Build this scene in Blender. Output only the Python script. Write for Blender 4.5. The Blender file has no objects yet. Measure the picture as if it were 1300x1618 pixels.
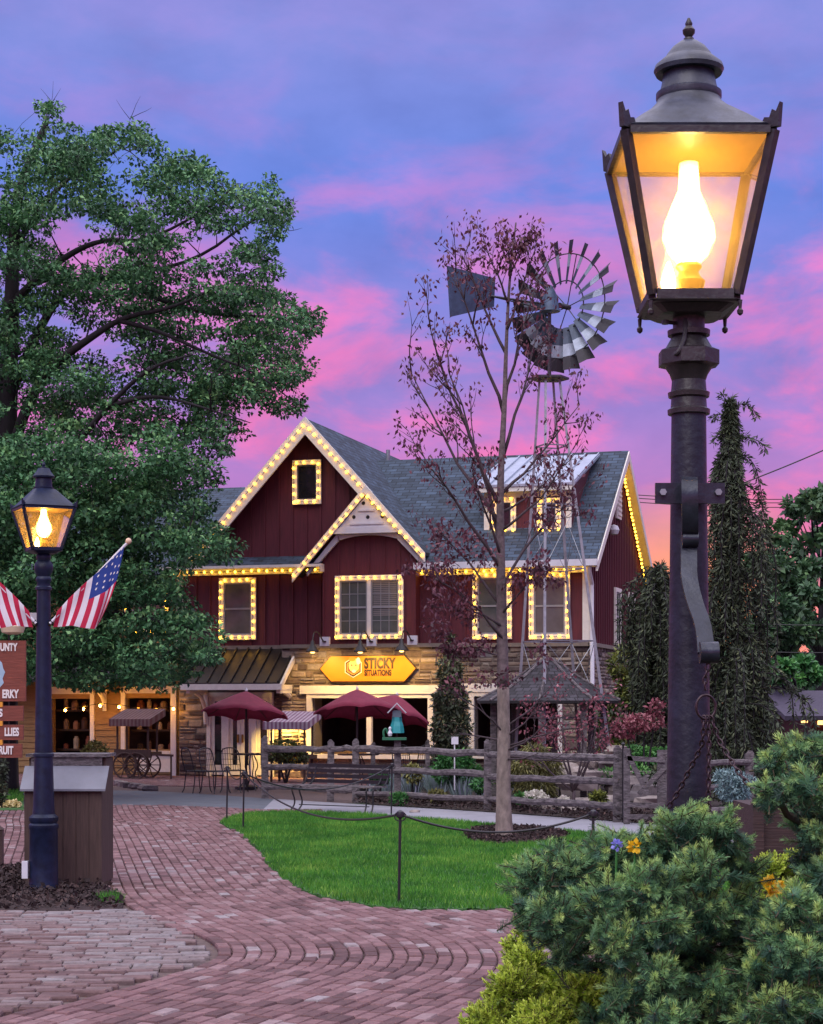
import bpy, math, random
import numpy as np
from mathutils import Vector, Matrix
random.seed(7); RNG = np.random.default_rng(7)
R = math.radians
scene = bpy.context.scene
COL = scene.collection

# ------------------------------------------------------------------ camera, sky, sun
H, F, HY = 1.75, 2900.0, 1115.0          # eye height (m), focal length and horizon line in photo pixels
cam_d = bpy.data.cameras.new('camera'); cam = bpy.data.objects.new('camera', cam_d); COL.objects.link(cam)
cam.location = (0, 0, H); cam.rotation_euler = (R(90), 0, 0)
cam_d.sensor_fit = 'HORIZONTAL'; cam_d.sensor_width = 36
cam_d.lens = F / 1300 * 36; cam_d.shift_y = (HY - 809) / 1300
cam_d.clip_start = 0.1; cam_d.clip_end = 3000
scene.camera = cam
scene.view_settings.view_transform = 'Standard'; scene.view_settings.look = 'None'
scene.view_settings.exposure = 0.0; scene.view_settings.gamma = 1
scene.render.engine = 'CYCLES'
cy = scene.cycles
cy.use_denoising = True; cy.max_bounces = 6; cy.diffuse_bounces = 3; cy.glossy_bounces = 3
cy.transmission_bounces = 4; cy.transparent_max_bounces = 12; cy.sample_clamp_indirect = 4.0
cy.caustics_reflective = False; cy.caustics_refractive = False

SKY_TOP = (0.205, 0.245, 0.76, 1); SKY_PINK = (0.84, 0.165, 0.47, 1)
world = bpy.data.worlds.new('World'); scene.world = world; world.use_nodes = True
nt = world.node_tree; nt.nodes.clear(); N = nt.nodes; LK = nt.links.new
def ramp(nodes, stops, interp='LINEAR'):
    r = nodes.new('ShaderNodeValToRGB'); r.color_ramp.interpolation = interp
    while len(r.color_ramp.elements) < len(stops): r.color_ramp.elements.new(0.5)
    for e, (p, c) in zip(r.color_ramp.elements, stops):
        e.position = p; e.color = c if len(c) == 4 else (*c, 1)
    return r
def g(v): return (v, v, v, 1)
wout = N.new('ShaderNodeOutputWorld'); bg = N.new('ShaderNodeBackground'); bg2 = N.new('ShaderNodeBackground'); addb = N.new('ShaderNodeAddShader')
sky = N.new('ShaderNodeTexSky'); sky.sky_type = 'NISHITA'; sky.sun_disc = False
sky.sun_elevation = R(40); sky.sun_rotation = R(200)
LK(sky.outputs[0], bg2.inputs[0]); bg2.inputs[1].default_value = 0.004
tc = N.new('ShaderNodeTexCoord'); sep = N.new('ShaderNodeSeparateXYZ'); LK(tc.outputs['Generated'], sep.inputs[0])
# colour of the sky by height above the horizon, brightened overhead as added fill
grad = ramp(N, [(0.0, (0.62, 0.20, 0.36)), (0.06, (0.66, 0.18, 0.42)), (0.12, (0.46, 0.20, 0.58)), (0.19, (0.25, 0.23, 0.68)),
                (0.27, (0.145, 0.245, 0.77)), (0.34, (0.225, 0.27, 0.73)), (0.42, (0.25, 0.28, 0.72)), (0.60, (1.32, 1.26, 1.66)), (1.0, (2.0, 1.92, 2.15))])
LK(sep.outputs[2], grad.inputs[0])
# pink lit clouds: stretched noise in the direction of view
mp = N.new('ShaderNodeMapping'); mp.inputs['Scale'].default_value = (5.5, 3.0, 13.0); mp.inputs['Rotation'].default_value = (0, R(-16), 0)
mp.inputs['Location'].default_value = (0.6, 2.0, 1.15)
LK(tc.outputs['Generated'], mp.inputs[0])
no = N.new('ShaderNodeTexNoise'); no.inputs['Scale'].default_value = 1.9; no.inputs['Detail'].default_value = 7; no.inputs['Roughness'].default_value = 0.56
no.inputs['Distortion'].default_value = 0.3
LK(mp.outputs[0], no.inputs['Vector'])
cmask = ramp(N, [(0.39, g(0)), (0.66, g(1))], 'EASE'); LK(no.outputs['Fac'], cmask.inputs[0])
hmask = ramp(N, [(0.0, g(0.9)), (0.16, g(1)), (0.235, g(0.75)), (0.30, g(0.26)), (0.37, g(0.22)), (0.5, g(0.0))]); LK(sep.outputs[2], hmask.inputs[0])
mm = N.new('ShaderNodeMath'); mm.operation = 'MULTIPLY'; LK(cmask.outputs[0], mm.inputs[0]); LK(hmask.outputs[0], mm.inputs[1])
cloudcol = ramp(N, [(0.06, (0.98, 0.20, 0.36)), (0.14, (0.95, 0.19, 0.50)), (0.24, (0.82, 0.22, 0.60)), (0.36, (0.40, 0.27, 0.72))]); LK(sep.outputs[2], cloudcol.inputs[0])
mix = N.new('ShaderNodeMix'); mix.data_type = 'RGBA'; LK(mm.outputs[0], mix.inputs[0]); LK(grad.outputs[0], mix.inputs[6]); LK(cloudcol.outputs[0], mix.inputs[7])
# the glow where the sun has gone down (ahead, to the right)
dot = N.new('ShaderNodeVectorMath'); dot.operation = 'DOT_PRODUCT'; dot.inputs[1].default_value = Vector((0.15, 1.0, 0.035)).normalized()
LK(tc.outputs['Generated'], dot.inputs[0])
gl = ramp(N, [(0.9955, g(0)), (0.9985, g(0.35)), (1.0, g(1))], 'EASE'); LK(dot.outputs['Value'], gl.inputs[0])
mix2 = N.new('ShaderNodeMix'); mix2.data_type = 'RGBA'; LK(gl.outputs[0], mix2.inputs[0]); LK(mix.outputs[2], mix2.inputs[6]); mix2.inputs[7].default_value = (1.05, 0.38, 0.13, 1)
# soft grey-blue mottling of the cloud deck
mp2 = N.new('ShaderNodeMapping'); mp2.inputs['Scale'].default_value = (9, 5, 17); mp2.inputs['Rotation'].default_value = (0, R(-22), 0); LK(tc.outputs['Generated'], mp2.inputs[0])
no2 = N.new('ShaderNodeTexNoise'); no2.inputs['Scale'].default_value = 1.7; no2.inputs['Detail'].default_value = 8; no2.inputs['Roughness'].default_value = 0.55; LK(mp2.outputs[0], no2.inputs['Vector'])
mot = ramp(N, [(0.32, (0.88, 0.90, 0.92)), (0.5, (1, 1, 1)), (0.68, (1.2, 1.07, 1.05))]); LK(no2.outputs['Fac'], mot.inputs[0])
mix3 = N.new('ShaderNodeMix'); mix3.data_type = 'RGBA'; mix3.blend_type = 'MULTIPLY'; mix3.inputs[0].default_value = 1; LK(mix2.outputs[2], mix3.inputs[6]); LK(mot.outputs[0], mix3.inputs[7])
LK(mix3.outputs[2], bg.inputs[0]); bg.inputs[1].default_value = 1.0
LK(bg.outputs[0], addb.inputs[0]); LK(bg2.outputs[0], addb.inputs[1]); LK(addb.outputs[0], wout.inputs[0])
sun_d = bpy.data.lights.new('sun', 'SUN'); sun_d.energy = 1.5; sun_d.angle = R(50); sun_d.color = (1.0, 0.95, 0.88)
sun = bpy.data.objects.new('sun', sun_d); COL.objects.link(sun)
sun.rotation_euler = (R(50), 0, R(-20))     # soft fill added from behind the camera; the sun itself is down ahead

# ------------------------------------------------------------------ points from the photograph's lines
def P(px, py, Y): return Vector(((px - 650) * Y / F, Y, H - (py - HY) * Y / F))
def G(px, py, z=0.0):
    Y = (H - z) * F / (py - HY); return Vector(((px - 650) * Y / F, Y, z))
TH = R(16.7); CT, ST = math.cos(TH), math.sin(TH)
BY = 42.3; BX = 280 * BY / F
def B(u, v, z): return Vector((BX + u * CT + v * ST, BY - u * ST + v * CT, z))   # house frame: u right along the front, v into the house
def BT(p): return B(*p)
def fp(px, py, v=0.0):
    k = (px - 650) / F
    u = (k * BY - BX + v * (k * CT - ST)) / (CT + k * ST)
    Y = BY - u * ST + v * CT
    return u, H - (py - HY) * Y / F

# ------------------------------------------------------------------ mesh helpers
WL = {}
def root_off(o): return WL.get(o, Vector((0, 0, 0)))
def tag(o, label=None, cat=None, group=None, kind=None):
    if label: o['label'] = label
    if cat: o['category'] = cat
    if group: o['group'] = group
    if kind: o['kind'] = kind
    return o
def thing(name, label, cat, loc=(0, 0, 0), group=None):
    o = bpy.data.objects.new(name, None); COL.objects.link(o); o.location = loc; o.empty_display_size = 0.2
    WL[o] = Vector(loc); return tag(o, label, cat, group)
def link(me, name, mat, parent, off, smooth=False):
    o = bpy.data.objects.new(name, me); COL.objects.link(o)
    for m in (mat if isinstance(mat, (list, tuple)) else [mat]): me.materials.append(m)
    if parent is not None: o.parent = parent; WL[o] = root_off(parent)
    else: o.location = off; WL[o] = Vector(off)
    if smooth:
        me.polygons.foreach_set('use_smooth', [True] * len(me.polygons))
        if smooth != 'all':
            try: me.set_sharp_from_angle(angle=R(40))
            except Exception: pass
    return o
class MB:
    def __init__(s, T=None): s.v = []; s.f = []; s.t = []; s.uv = []; s.T = T
    def add(s, vs, fs, t=0.5, uvs=None):
        n = len(s.v); T = s.T
        s.v += [Vector(T(v)) if T else Vector(v) for v in vs]
        for i, f in enumerate(fs):
            s.f.append(tuple(k + n for k in f)); s.t.append(t[i] if isinstance(t, (list, tuple)) else t)
            s.uv.append(uvs[i] if uvs else None)
        return s
    def box(s, x0, x1, y0, y1, z0, z1, t=0.5):
        return s.add([(x0,y0,z0),(x1,y0,z0),(x1,y1,z0),(x0,y1,z0),(x0,y0,z1),(x1,y0,z1),(x1,y1,z1),(x0,y1,z1)],
                     [(0,3,2,1),(4,5,6,7),(0,1,5,4),(1,2,6,5),(2,3,7,6),(3,0,4,7)], t)
    def beam(s, p, q, w, h, up=(0, 0, 1), t=0.5, w2=None, h2=None):
        p = Vector(p); q = Vector(q); d = (q - p).normalized(); up = Vector(up)
        if abs(d.dot(up)) > 0.98: up = Vector((0, 1, 0))
        a = d.cross(up).normalized(); b = a.cross(d).normalized()
        w2 = w if w2 is None else w2; h2 = h if h2 is None else h2
        vs = [p + a*x*w/2 + b*y*h/2 for x, y in ((-1,-1),(1,-1),(1,1),(-1,1))] + [q + a*x*w2/2 + b*y*h2/2 for x, y in ((-1,-1),(1,-1),(1,1),(-1,1))]
        return s.add(vs, [(0,3,2,1),(4,5,6,7),(0,1,5,4),(1,2,6,5),(2,3,7,6),(3,0,4,7)], t)
    def tube(s, pts, r, n=8, t=0.5, closed=False):
        pts = [Vector(p) for p in pts]; m = len(pts); rs = r if isinstance(r, (list, tuple)) else [r] * m
        vs = []; a = None
        for i, p in enumerate(pts):
            if closed: d = pts[(i+1) % m] - pts[i-1]
            else: d = pts[min(i+1, m-1)] - pts[max(i-1, 0)]
            d = d.normalized() if d.length > 1e-9 else Vector((0, 0, 1))
            if a is None: a = d.cross(Vector((0, 0, 1)) if abs(d.z) < 0.95 else Vector((1, 0, 0))).normalized()
            else: a = (a - d * a.dot(d)).normalized()
            b = d.cross(a)
            vs += [p + (a * math.cos(2*math.pi*k/n) + b * math.sin(2*math.pi*k/n)) * rs[i] for k in range(n)]
        fs = []
        for i in range(m if closed else m - 1):
            j = (i + 1) % m
            fs += [(i*n+k, i*n+(k+1) % n, j*n+(k+1) % n, j*n+k) for k in range(n)]
        if not closed: fs += [tuple(range(n-1, -1, -1)), tuple((m-1)*n + k for k in range(n))]
        return s.add(vs, fs, t)
    def lathe(s, prof, c=(0, 0, 0), n=24, t=0.5, ph=0.0):
        c = Vector(c); vs = []; m = len(prof)
        for r, z in prof: vs += [c + Vector((r*math.cos(2*math.pi*k/n+ph), r*math.sin(2*math.pi*k/n+ph), z)) for k in range(n)]
        fs = [(i*n+k, i*n+(k+1) % n, (i+1)*n+(k+1) % n, (i+1)*n+k) for i in range(m-1) for k in range(n)]
        fs += [tuple(range(n-1, -1, -1)), tuple((m-1)*n + k for k in range(n))]
        return s.add(vs, fs, t)
    def prism(s, poly, y0, y1, t=0.5):                    # polygon of (x, z) pushed from y0 to y1
        n = len(poly); vs = [(x, y0, z) for x, z in poly] + [(x, y1, z) for x, z in poly]
        return s.add(vs, [tuple(range(n)), tuple(range(2*n-1, n-1, -1))] + [(i, i+n, (i+1) % n + n, (i+1) % n) for i in range(n)], t)
    def slab(s, poly, th, t=0.5):                         # 3-D polygon given a thickness downwards
        n = len(poly); vs = [Vector(p) for p in poly] + [Vector(p) - Vector((0, 0, th)) for p in poly]
        return s.add(vs, [tuple(range(n)), tuple(range(2*n-1, n-1, -1))] + [(i, i+n, (i+1) % n + n, (i+1) % n) for i in range(n)], t)
    def build(s, name, mat, parent=None, loc=None, smooth=False, uv=None):
        if parent is not None: off = root_off(parent)
        elif loc is not None: off = Vector(loc)
        else:
            xs = [v.x for v in s.v]; ys = [v.y for v in s.v]
            off = Vector(((min(xs)+max(xs))/2, (min(ys)+max(ys))/2, min(v.z for v in s.v)))
        me = bpy.data.meshes.new(name); me.from_pydata([v - off for v in s.v], [], s.f)
        a = me.attributes.new('tint', 'FLOAT', 'FACE'); a.data.foreach_set('value', s.t)
        if uv:
            lay = me.uv_layers.new(name='uv'); co = []
            for p, u in zip(me.polygons, s.uv):
                for k in range(p.loop_total): co += list(u[k]) if u else [0, 0]
            lay.data.foreach_set('uv', co)
        me.update()
        return link(me, name, mat, parent, off, smooth)
def np_quads(name, V, tint, mat, parent=None, off=(0, 0, 0), smooth=False):
    """V: (n, k, 3) separate k-gons in world space"""
    n, k, _ = V.shape; o3 = np.array(root_off(parent) if parent is not None else off)
    me = bpy.data.meshes.new(name); me.vertices.add(n*k); me.vertices.foreach_set('co', (V - o3).astype(np.float32).ravel())
    me.loops.add(n*k); me.loops.foreach_set('vertex_index', np.arange(n*k, dtype=np.int32))
    me.polygons.add(n); me.polygons.foreach_set('loop_start', np.arange(0, n*k, k, dtype=np.int32))
    a = me.attributes.new('tint', 'FLOAT', 'FACE'); a.data.foreach_set('value', tint.astype(np.float32))
    me.update(calc_edges=True); me.validate()
    return link(me, name, mat, parent, Vector(off), smooth)
def unit(a): return a / np.maximum(np.linalg.norm(a, axis=-1, keepdims=True), 1e-9)
def leaf_quads(pos, d, up, L, W, fold=0.25):
    """diamond leaves: base at pos, pointing along d, blade normal near up"""
    d = unit(d); s = unit(np.cross(d, up)); nrm = np.cross(s, d)
    L = np.asarray(L).reshape(-1, 1); W = np.asarray(W).reshape(-1, 1)
    return np.stack([pos, pos + d*L*0.45 + s*W*0.5 + nrm*W*fold, pos + d*L, pos + d*L*0.45 - s*W*0.5 + nrm*W*fold], 1)
def randdir(n):
    a = RNG.normal(size=(n, 3)); return unit(a)
def inpoly(x, y, poly):
    x = np.asarray(x); y = np.asarray(y); c = np.zeros(x.shape, bool); n = len(poly); j = n - 1
    for i in range(n):
        xi, yi = poly[i][0], poly[i][1]; xj, yj = poly[j][0], poly[j][1]
        if yi != yj: c ^= ((yi > y) != (yj > y)) & (x < (xj - xi) * (y - yi) / (yj - yi) + xi)
        j = i
    return c
def smooth_line(pts, n=3):
    pts = [Vector(p) for p in pts]
    for _ in range(n):
        q = [pts[0]]
        for a, b in zip(pts, pts[1:]): q += [a*0.75 + b*0.25, a*0.25 + b*0.75]
        pts = q + [pts[-1]]
    return pts
def text_mesh(name, txt, size, mat, M4, parent, align='CENTER', xs=1.0, bold=0.0, depth=0.006, space=1.0):
    cu = bpy.data.curves.new(name, 'FONT'); cu.body = txt; cu.size = size; cu.align_x = align; cu.align_y = 'CENTER'; cu.extrude = depth; cu.offset = bold; cu.space_character = space
    t = bpy.data.objects.new(name, cu); COL.objects.link(t)
    me = bpy.data.meshes.new_from_object(t); bpy.data.objects.remove(t); bpy.data.curves.remove(cu)
    me.name = name; me.transform(Matrix.Translation(-root_off(parent)) @ M4 @ Matrix.Diagonal((xs, 1, 1, 1)))
    return link(me, name, mat, parent, (0, 0, 0))
def copy_tree(o, parent=None):
    c = o.copy(); COL.objects.link(c)
    if parent is not None: c.parent = parent
    for ch in list(o.children): copy_tree(ch, c)
    return c

# ------------------------------------------------------------------ materials
def mat(name, base, rough=0.6, metal=0.0, var=0.18, scale=6.0, bump=0.0, bscale=40.0, tint=None, stretch=(1, 1, 1), spec=0.5, trans=0.0, coat=0.0):
    """tint: ((pos, colour), ...) read from each face's own tint; else base with procedural noise mottling"""
    m = bpy.data.materials.new(name); m.use_nodes = True; t = m.node_tree; n = t.nodes; l = t.links.new; b = n['Principled BSDF']
    b.inputs['Roughness'].default_value = rough; b.inputs['Metallic'].default_value = metal; b.inputs['Specular IOR Level'].default_value = spec
    if coat: b.inputs['Coat Weight'].default_value = coat; b.inputs['Coat Roughness'].default_value = 0.25
    co = n.new('ShaderNodeTexCoord'); mpn = n.new('ShaderNodeMapping'); mpn.inputs['Scale'].default_value = stretch; l(co.outputs['Object'], mpn.inputs[0])
    ns = n.new('ShaderNodeTexNoise'); ns.inputs['Scale'].default_value = scale; ns.inputs['Detail'].default_value = 6; ns.inputs['Roughness'].default_value = 0.62
    l(mpn.outputs[0], ns.inputs['Vector'])
    lo, hi = 1 - var, 1 + var
    if tint:
        at = n.new('ShaderNodeAttribute'); at.attribute_name = 'tint'
        cr = ramp(n, list(tint)); l(at.outputs['Fac'], cr.inputs[0]); src = cr.outputs[0]
        vr = ramp(n, [(0.3, g(lo)), (0.7, g(hi))]); l(ns.outputs['Fac'], vr.inputs[0])
        mx = n.new('ShaderNodeMix'); mx.data_type = 'RGBA'; mx.blend_type = 'MULTIPLY'; mx.inputs[0].default_value = 1
        l(src, mx.inputs[6]); l(vr.outputs[0], mx.inputs[7]); src = mx.outputs[2]
    else:
        cr = ramp(n, [(0.3, tuple(c*lo for c in base)), (0.7, tuple(min(1, c*hi) for c in base))]); l(ns.outputs['Fac'], cr.inputs[0]); src = cr.outputs[0]
    l(src, b.inputs['Base Color'])
    if bump:
        nb = n.new('ShaderNodeTexNoise'); nb.inputs['Scale'].default_value = bscale; nb.inputs['Detail'].default_value = 5; l(mpn.outputs[0], nb.inputs['Vector'])
        bp = n.new('ShaderNodeBump'); bp.inputs['Strength'].default_value = bump; bp.inputs['Distance'].default_value = 0.02
        l(nb.outputs['Fac'], bp.inputs['Height']); l(bp.outputs[0], b.inputs['Normal'])
    if trans:
        tr = n.new('ShaderNodeBsdfTranslucent'); l(src, tr.inputs[0]); ms = n.new('ShaderNodeMixShader'); ms.inputs[0].default_value = trans
        l(b.outputs[0], ms.inputs[1]); l(tr.outputs[0], ms.inputs[2]); l(ms.outputs[0], n['Material Output'].inputs[0])
    return m
def emit(name, col, strength):
    m = bpy.data.materials.new(name); m.use_nodes = True; n = m.node_tree.nodes; n.clear()
    e = n.new('ShaderNodeEmission'); e.inputs[0].default_value = (*col, 1); e.inputs[1].default_value = strength
    o = n.new('ShaderNodeOutputMaterial'); m.node_tree.links.new(e.outputs[0], o.inputs[0]); return m
def glass_pane(name, haze=0.1, haze_col=(0.8, 0.8, 0.8), gloss=0.12, tcol=(1, 1, 1)):
    m = bpy.data.materials.new(name); m.use_nodes = True; t = m.node_tree; n = t.nodes; n.clear(); l = t.links.new
    tr = n.new('ShaderNodeBsdfTransparent'); tr.inputs[0].default_value = (*tcol, 1); gl_ = n.new('ShaderNodeBsdfGlossy'); gl_.inputs['Roughness'].default_value = 0.05
    du = n.new('ShaderNodeBsdfTranslucent'); du.inputs[0].default_value = (*haze_col, 1)
    co = n.new('ShaderNodeTexCoord'); ns = n.new('ShaderNodeTexNoise'); ns.inputs['Scale'].default_value = 14; ns.inputs['Detail'].default_value = 6; l(co.outputs['Object'], ns.inputs['Vector'])
    r = ramp(n, [(0.3, g(haze*0.6)), (0.75, g(haze*1.6))]); l(ns.outputs['Fac'], r.inputs[0])
    m1 = n.new('ShaderNodeMixShader'); l(r.outputs[0], m1.inputs[0]); l(tr.outputs[0], m1.inputs[1]); l(du.outputs[0], m1.inputs[2])
    fr = n.new('ShaderNodeFresnel'); fr.inputs[0].default_value = 1.45; mu = n.new('ShaderNodeMath'); mu.operation = 'MULTIPLY_ADD'; mu.inputs[1].default_value = 0.8; mu.inputs[2].default_value = gloss*0.2
    l(fr.outputs[0], mu.inputs[0])
    m2 = n.new('ShaderNodeMixShader'); l(mu.outputs[0], m2.inputs[0]); l(m1.outputs[0], m2.inputs[1]); l(gl_.outputs[0], m2.inputs[2])
    o = n.new('ShaderNodeOutputMaterial'); l(m2.outputs[0], o.inputs[0]); return m
def window_glass(name, col, rough=0.06):
    m = mat(name, col, rough, 0, 0.35, 1.6, spec=0.5); return m

MT = {}
MT['trim'] = mat('white_trim_paint', (0.74, 0.72, 0.66), 0.55, var=0.08, scale=9, bump=0.05)
MT['red'] = mat('barn_red_boards', (0.092, 0.011, 0.022), 0.65, var=0.28, scale=3.5, stretch=(7, 7, 0.6), bump=0.1, bscale=9)
MT['stone'] = mat('field_stone', (0.3, 0.25, 0.2), 0.85, var=0.3, scale=9, bump=0.5, bscale=18,
    tint=((0, (0.055, 0.040, 0.042)), (0.3, (0.14, 0.105, 0.085)), (0.55, (0.25, 0.19, 0.14)), (0.8, (0.34, 0.285, 0.225)), (1, (0.19, 0.175, 0.18))))
MT['mortar'] = mat('stone_mortar', (0.2, 0.17, 0.14), 0.95, var=0.2)
MT['pane'] = window_glass('dusk_window_glass', (0.085, 0.096, 0.098))
MT['pane_dark'] = window_glass('dark_window_glass', (0.012, 0.012, 0.016))
MT['blind'] = mat('window_blind', (0.22, 0.2, 0.2), 0.7, var=0.1)
MT['iron'] = mat('black_iron', (0.012, 0.012, 0.016), 0.42, 0.0, var=0.4, scale=20, bump=0.06, bscale=60)
MT['lamp_blue'] = mat('blue_black_lamp_paint', (0.008, 0.014, 0.040), 0.42, var=0.45, scale=10, bump=0.1, bscale=50, spec=.3)
MT['lamp_grey'] = mat('weathered_lamp_hood', (0.042, 0.050, 0.078), 0.42, var=0.5, scale=14, bump=0.1, bscale=40)
MT['lamp_bronze'] = mat('bronze_black_lamp_paint', (0.030, 0.024, 0.028), 0.40, var=0.5, scale=12, bump=0.16, bscale=45)
MT['bracket'] = mat('forged_bracket_iron', (0.028, 0.032, 0.048), 0.30, 0.35, var=0.4, scale=18, bump=0.12, bscale=30)
MT['lamplit_enamel'] = mat('amber_lit_enamel', (0.42, 0.23, 0.035), 0.5, var=0.06)  # pale enamel with the lamp's amber light put into its colour
MT['lampglass'] = glass_pane('lantern_glass', 0.2, (1, 0.66, 0.22))  # amber haze in the panes stands in for the lamp's bloom
MT['flame'] = emit('gas_mantle', (1.0, 0.64, 0.2), 75)
MT['flame_small'] = emit('gas_mantle_small', (1.0, 0.6, 0.16), 70)
MT['globe_glass'] = glass_pane('frosted_globe_glass', 0.42, (1, 0.86, 0.6))
MT['post_grey'] = mat('dark_grey_post_paint', (0.014, 0.016, 0.030), 0.45, var=0.5, scale=9, bump=0.2, bscale=40, spec=.4)
MT['brass'] = mat('brass_burner', (0.28, 0.15, 0.03), 0.4, 0.6, var=0.3, scale=30)
MT['bulb'] = emit('warm_string_bulb', (1.0, 0.48, 0.035), 12)
MT['bulb_orange'] = emit('orange_string_bulb', (1.0, 0.40, 0.035), 180)
MT['asphalt'] = mat('asphalt', (0.10, 0.115, 0.14), 0.85, var=0.16, scale=2.2, bump=0.2, bscale=120)
MT['concrete'] = mat('concrete', (0.27, 0.27, 0.31), 0.85, var=0.12, scale=1.5, bump=0.15, bscale=90)
MT['soil'] = mat('garden_soil', (0.05, 0.036, 0.03), 0.95, var=0.5, scale=7, bump=0.7, bscale=14)
MT['ground'] = mat('grassy_ground', (0.04, 0.06, 0.03), 0.95, var=0.4, scale=0.8, bump=0.3, bscale=6)
MT['brick'] = mat('path_brick', (0.3, 0.2, 0.2), 0.8, var=0.3, scale=16, bump=0.35, bscale=40,
    tint=((0, (0.085, 0.040, 0.042)), (0.35, (0.165, 0.083, 0.086)), (0.7, (0.215, 0.123, 0.127)), (0.9, (0.24, 0.172, 0.176)), (1, (0.275, 0.24, 0.25))))
MT['paver'] = mat('old_pale_paver', (0.4, 0.36, 0.35), 0.85, var=0.3, scale=13, bump=0.5, bscale=30,
    tint=((0, (0.11, 0.06, 0.06)), (0.3, (0.155, 0.095, 0.093)), (0.6, (0.175, 0.13, 0.13)), (1, (0.21, 0.185, 0.19))))
MT['sand'] = mat('joint_sand', (0.11, 0.075, 0.07), 0.95, var=0.3, scale=12, bump=0.3, bscale=40)
MT['grass'] = mat('lawn_blades', (0.1, 0.3, 0.05), 0.55, var=0.25, scale=1.2, trans=0.3, spec=0.25,
    tint=((0, (0.035, 0.14, 0.025)), (0.5, (0.09, 0.30, 0.035)), (1, (0.29, 0.47, 0.08))))
MT['turf'] = mat('turf_soil', (0.035, 0.11, 0.022), 0.95, var=0.35, scale=2, bump=0.5, bscale=20)
MT['mulch'] = mat('bark_mulch', (0.05, 0.03, 0.03), 0.9, var=0.4, scale=20, bump=0.4, bscale=60,
    tint=((0, (0.016, 0.010, 0.011)), (0.7, (0.055, 0.032, 0.03)), (1, (0.22, 0.14, 0.12))))
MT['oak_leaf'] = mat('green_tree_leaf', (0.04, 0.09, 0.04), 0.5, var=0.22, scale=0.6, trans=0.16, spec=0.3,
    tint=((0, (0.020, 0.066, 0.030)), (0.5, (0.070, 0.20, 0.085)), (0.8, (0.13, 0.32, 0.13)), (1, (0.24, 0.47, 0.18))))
MT['bark'] = mat('dark_bark', (0.018, 0.015, 0.02), 0.9, var=0.4, scale=9, stretch=(1, 1, 0.3), bump=0.6, bscale=16)
MT['pale_bark'] = mat('pale_grey_bark', (0.22, 0.18, 0.16), 0.9, var=0.45, scale=13, stretch=(1, 1, 0.45), bump=0.9, bscale=22)
MT['twig_bark'] = mat('purple_twig_bark', (0.06, 0.042, 0.05), 0.85, var=0.3, scale=12)
MT['plum_leaf'] = mat('plum_coloured_leaf', (0.1, 0.03, 0.05), 0.55, var=0.25, scale=2, trans=0.2,
    tint=((0, (0.055, 0.018, 0.034)), (0.6, (0.14, 0.042, 0.066)), (1, (0.28, 0.10, 0.125))))
MT['weep'] = mat('weeping_conifer_needles', (0.03, 0.05, 0.03), 0.65, var=0.3, scale=2, trans=0.06,
    tint=((0, (0.020, 0.030, 0.020)), (0.6, (0.058, 0.082, 0.044)), (1, (0.17, 0.20, 0.09))))
MT['far_leaf'] = mat('far_tree_leaf', (0.05, 0.09, 0.04), 0.6, var=0.3, scale=0.4, trans=0.15,
    tint=((0, (0.025, 0.065, 0.038)), (0.6, (0.065, 0.15, 0.065)), (1, (0.14, 0.27, 0.10))))
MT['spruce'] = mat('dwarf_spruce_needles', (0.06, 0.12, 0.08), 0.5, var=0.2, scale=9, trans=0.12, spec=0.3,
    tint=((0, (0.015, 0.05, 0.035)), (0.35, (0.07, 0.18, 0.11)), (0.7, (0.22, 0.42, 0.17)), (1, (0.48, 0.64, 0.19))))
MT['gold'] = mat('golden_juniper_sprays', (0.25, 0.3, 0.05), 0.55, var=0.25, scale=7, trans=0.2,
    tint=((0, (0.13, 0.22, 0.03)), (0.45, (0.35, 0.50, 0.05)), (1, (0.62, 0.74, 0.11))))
MT['wood_grey'] = mat('weathered_grey_wood', (0.12, 0.105, 0.112), 0.85, var=0.75, scale=9, stretch=(1, 1, 2.5), bump=0.9, bscale=22)
MT['wood_brown'] = mat('brown_stained_wood', (0.064, 0.038, 0.032), 0.75, var=0.35, scale=8, stretch=(8, 8, 0.5), bump=0.25, bscale=10)
MT['tan_wood'] = mat('tan_clapboard', (0.27, 0.17, 0.07), 0.75, var=0.2, scale=5, stretch=(1, 1, 6), bump=0.15, bscale=10)
MT['maroon'] = mat('maroon_canvas', (0.23, 0.024, 0.06), 0.8, var=0.15, scale=8, bump=0.1, bscale=120, trans=0.12)
MT['sign_yellow'] = mat('honey_yellow_sign_paint', (0.60, 0.225, 0.004), 0.5, var=0.05, scale=4)
MT['sign_dark'] = mat('dark_brown_sign_paint', (0.02, 0.006, 0.004), 0.5, var=0.1)
MT['sign_red'] = mat('red_brown_sign_board', (0.20, 0.052, 0.035), 0.7, var=0.25, scale=6, stretch=(1, 1, 10), bump=0.2, bscale=12)
MT['sign_white'] = mat('white_sign_lettering', (0.80, 0.78, 0.76), 0.6, var=0.05)
MT['sign_gold'] = mat('orange_sign_paint', (0.75, 0.33, 0.03), 0.6, var=0.08)
MT['metal_grey'] = mat('galvanised_steel', (0.27, 0.28, 0.32), 0.45, 0.55, var=0.3, scale=8)
MT['steel_dark'] = mat('dark_aged_steel', (0.045, 0.045, 0.055), 0.5, 0.4, var=0.4, scale=8)
MT['blue_paint'] = mat('faded_blue_paint', (0.045, 0.075, 0.13), 0.5, 0.2, var=0.35, scale=5)
MT['blade'] = mat('banded_windmill_blade', (0.3, 0.3, 0.3), 0.45, 0.3, var=0.25, scale=6,
    tint=((0.0, (0.022, 0.02, 0.028)), (0.3, (0.06, 0.085, 0.125)), (0.6, (0.32, 0.38, 0.46)), (1, (0.36, 0.42, 0.5))))
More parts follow.
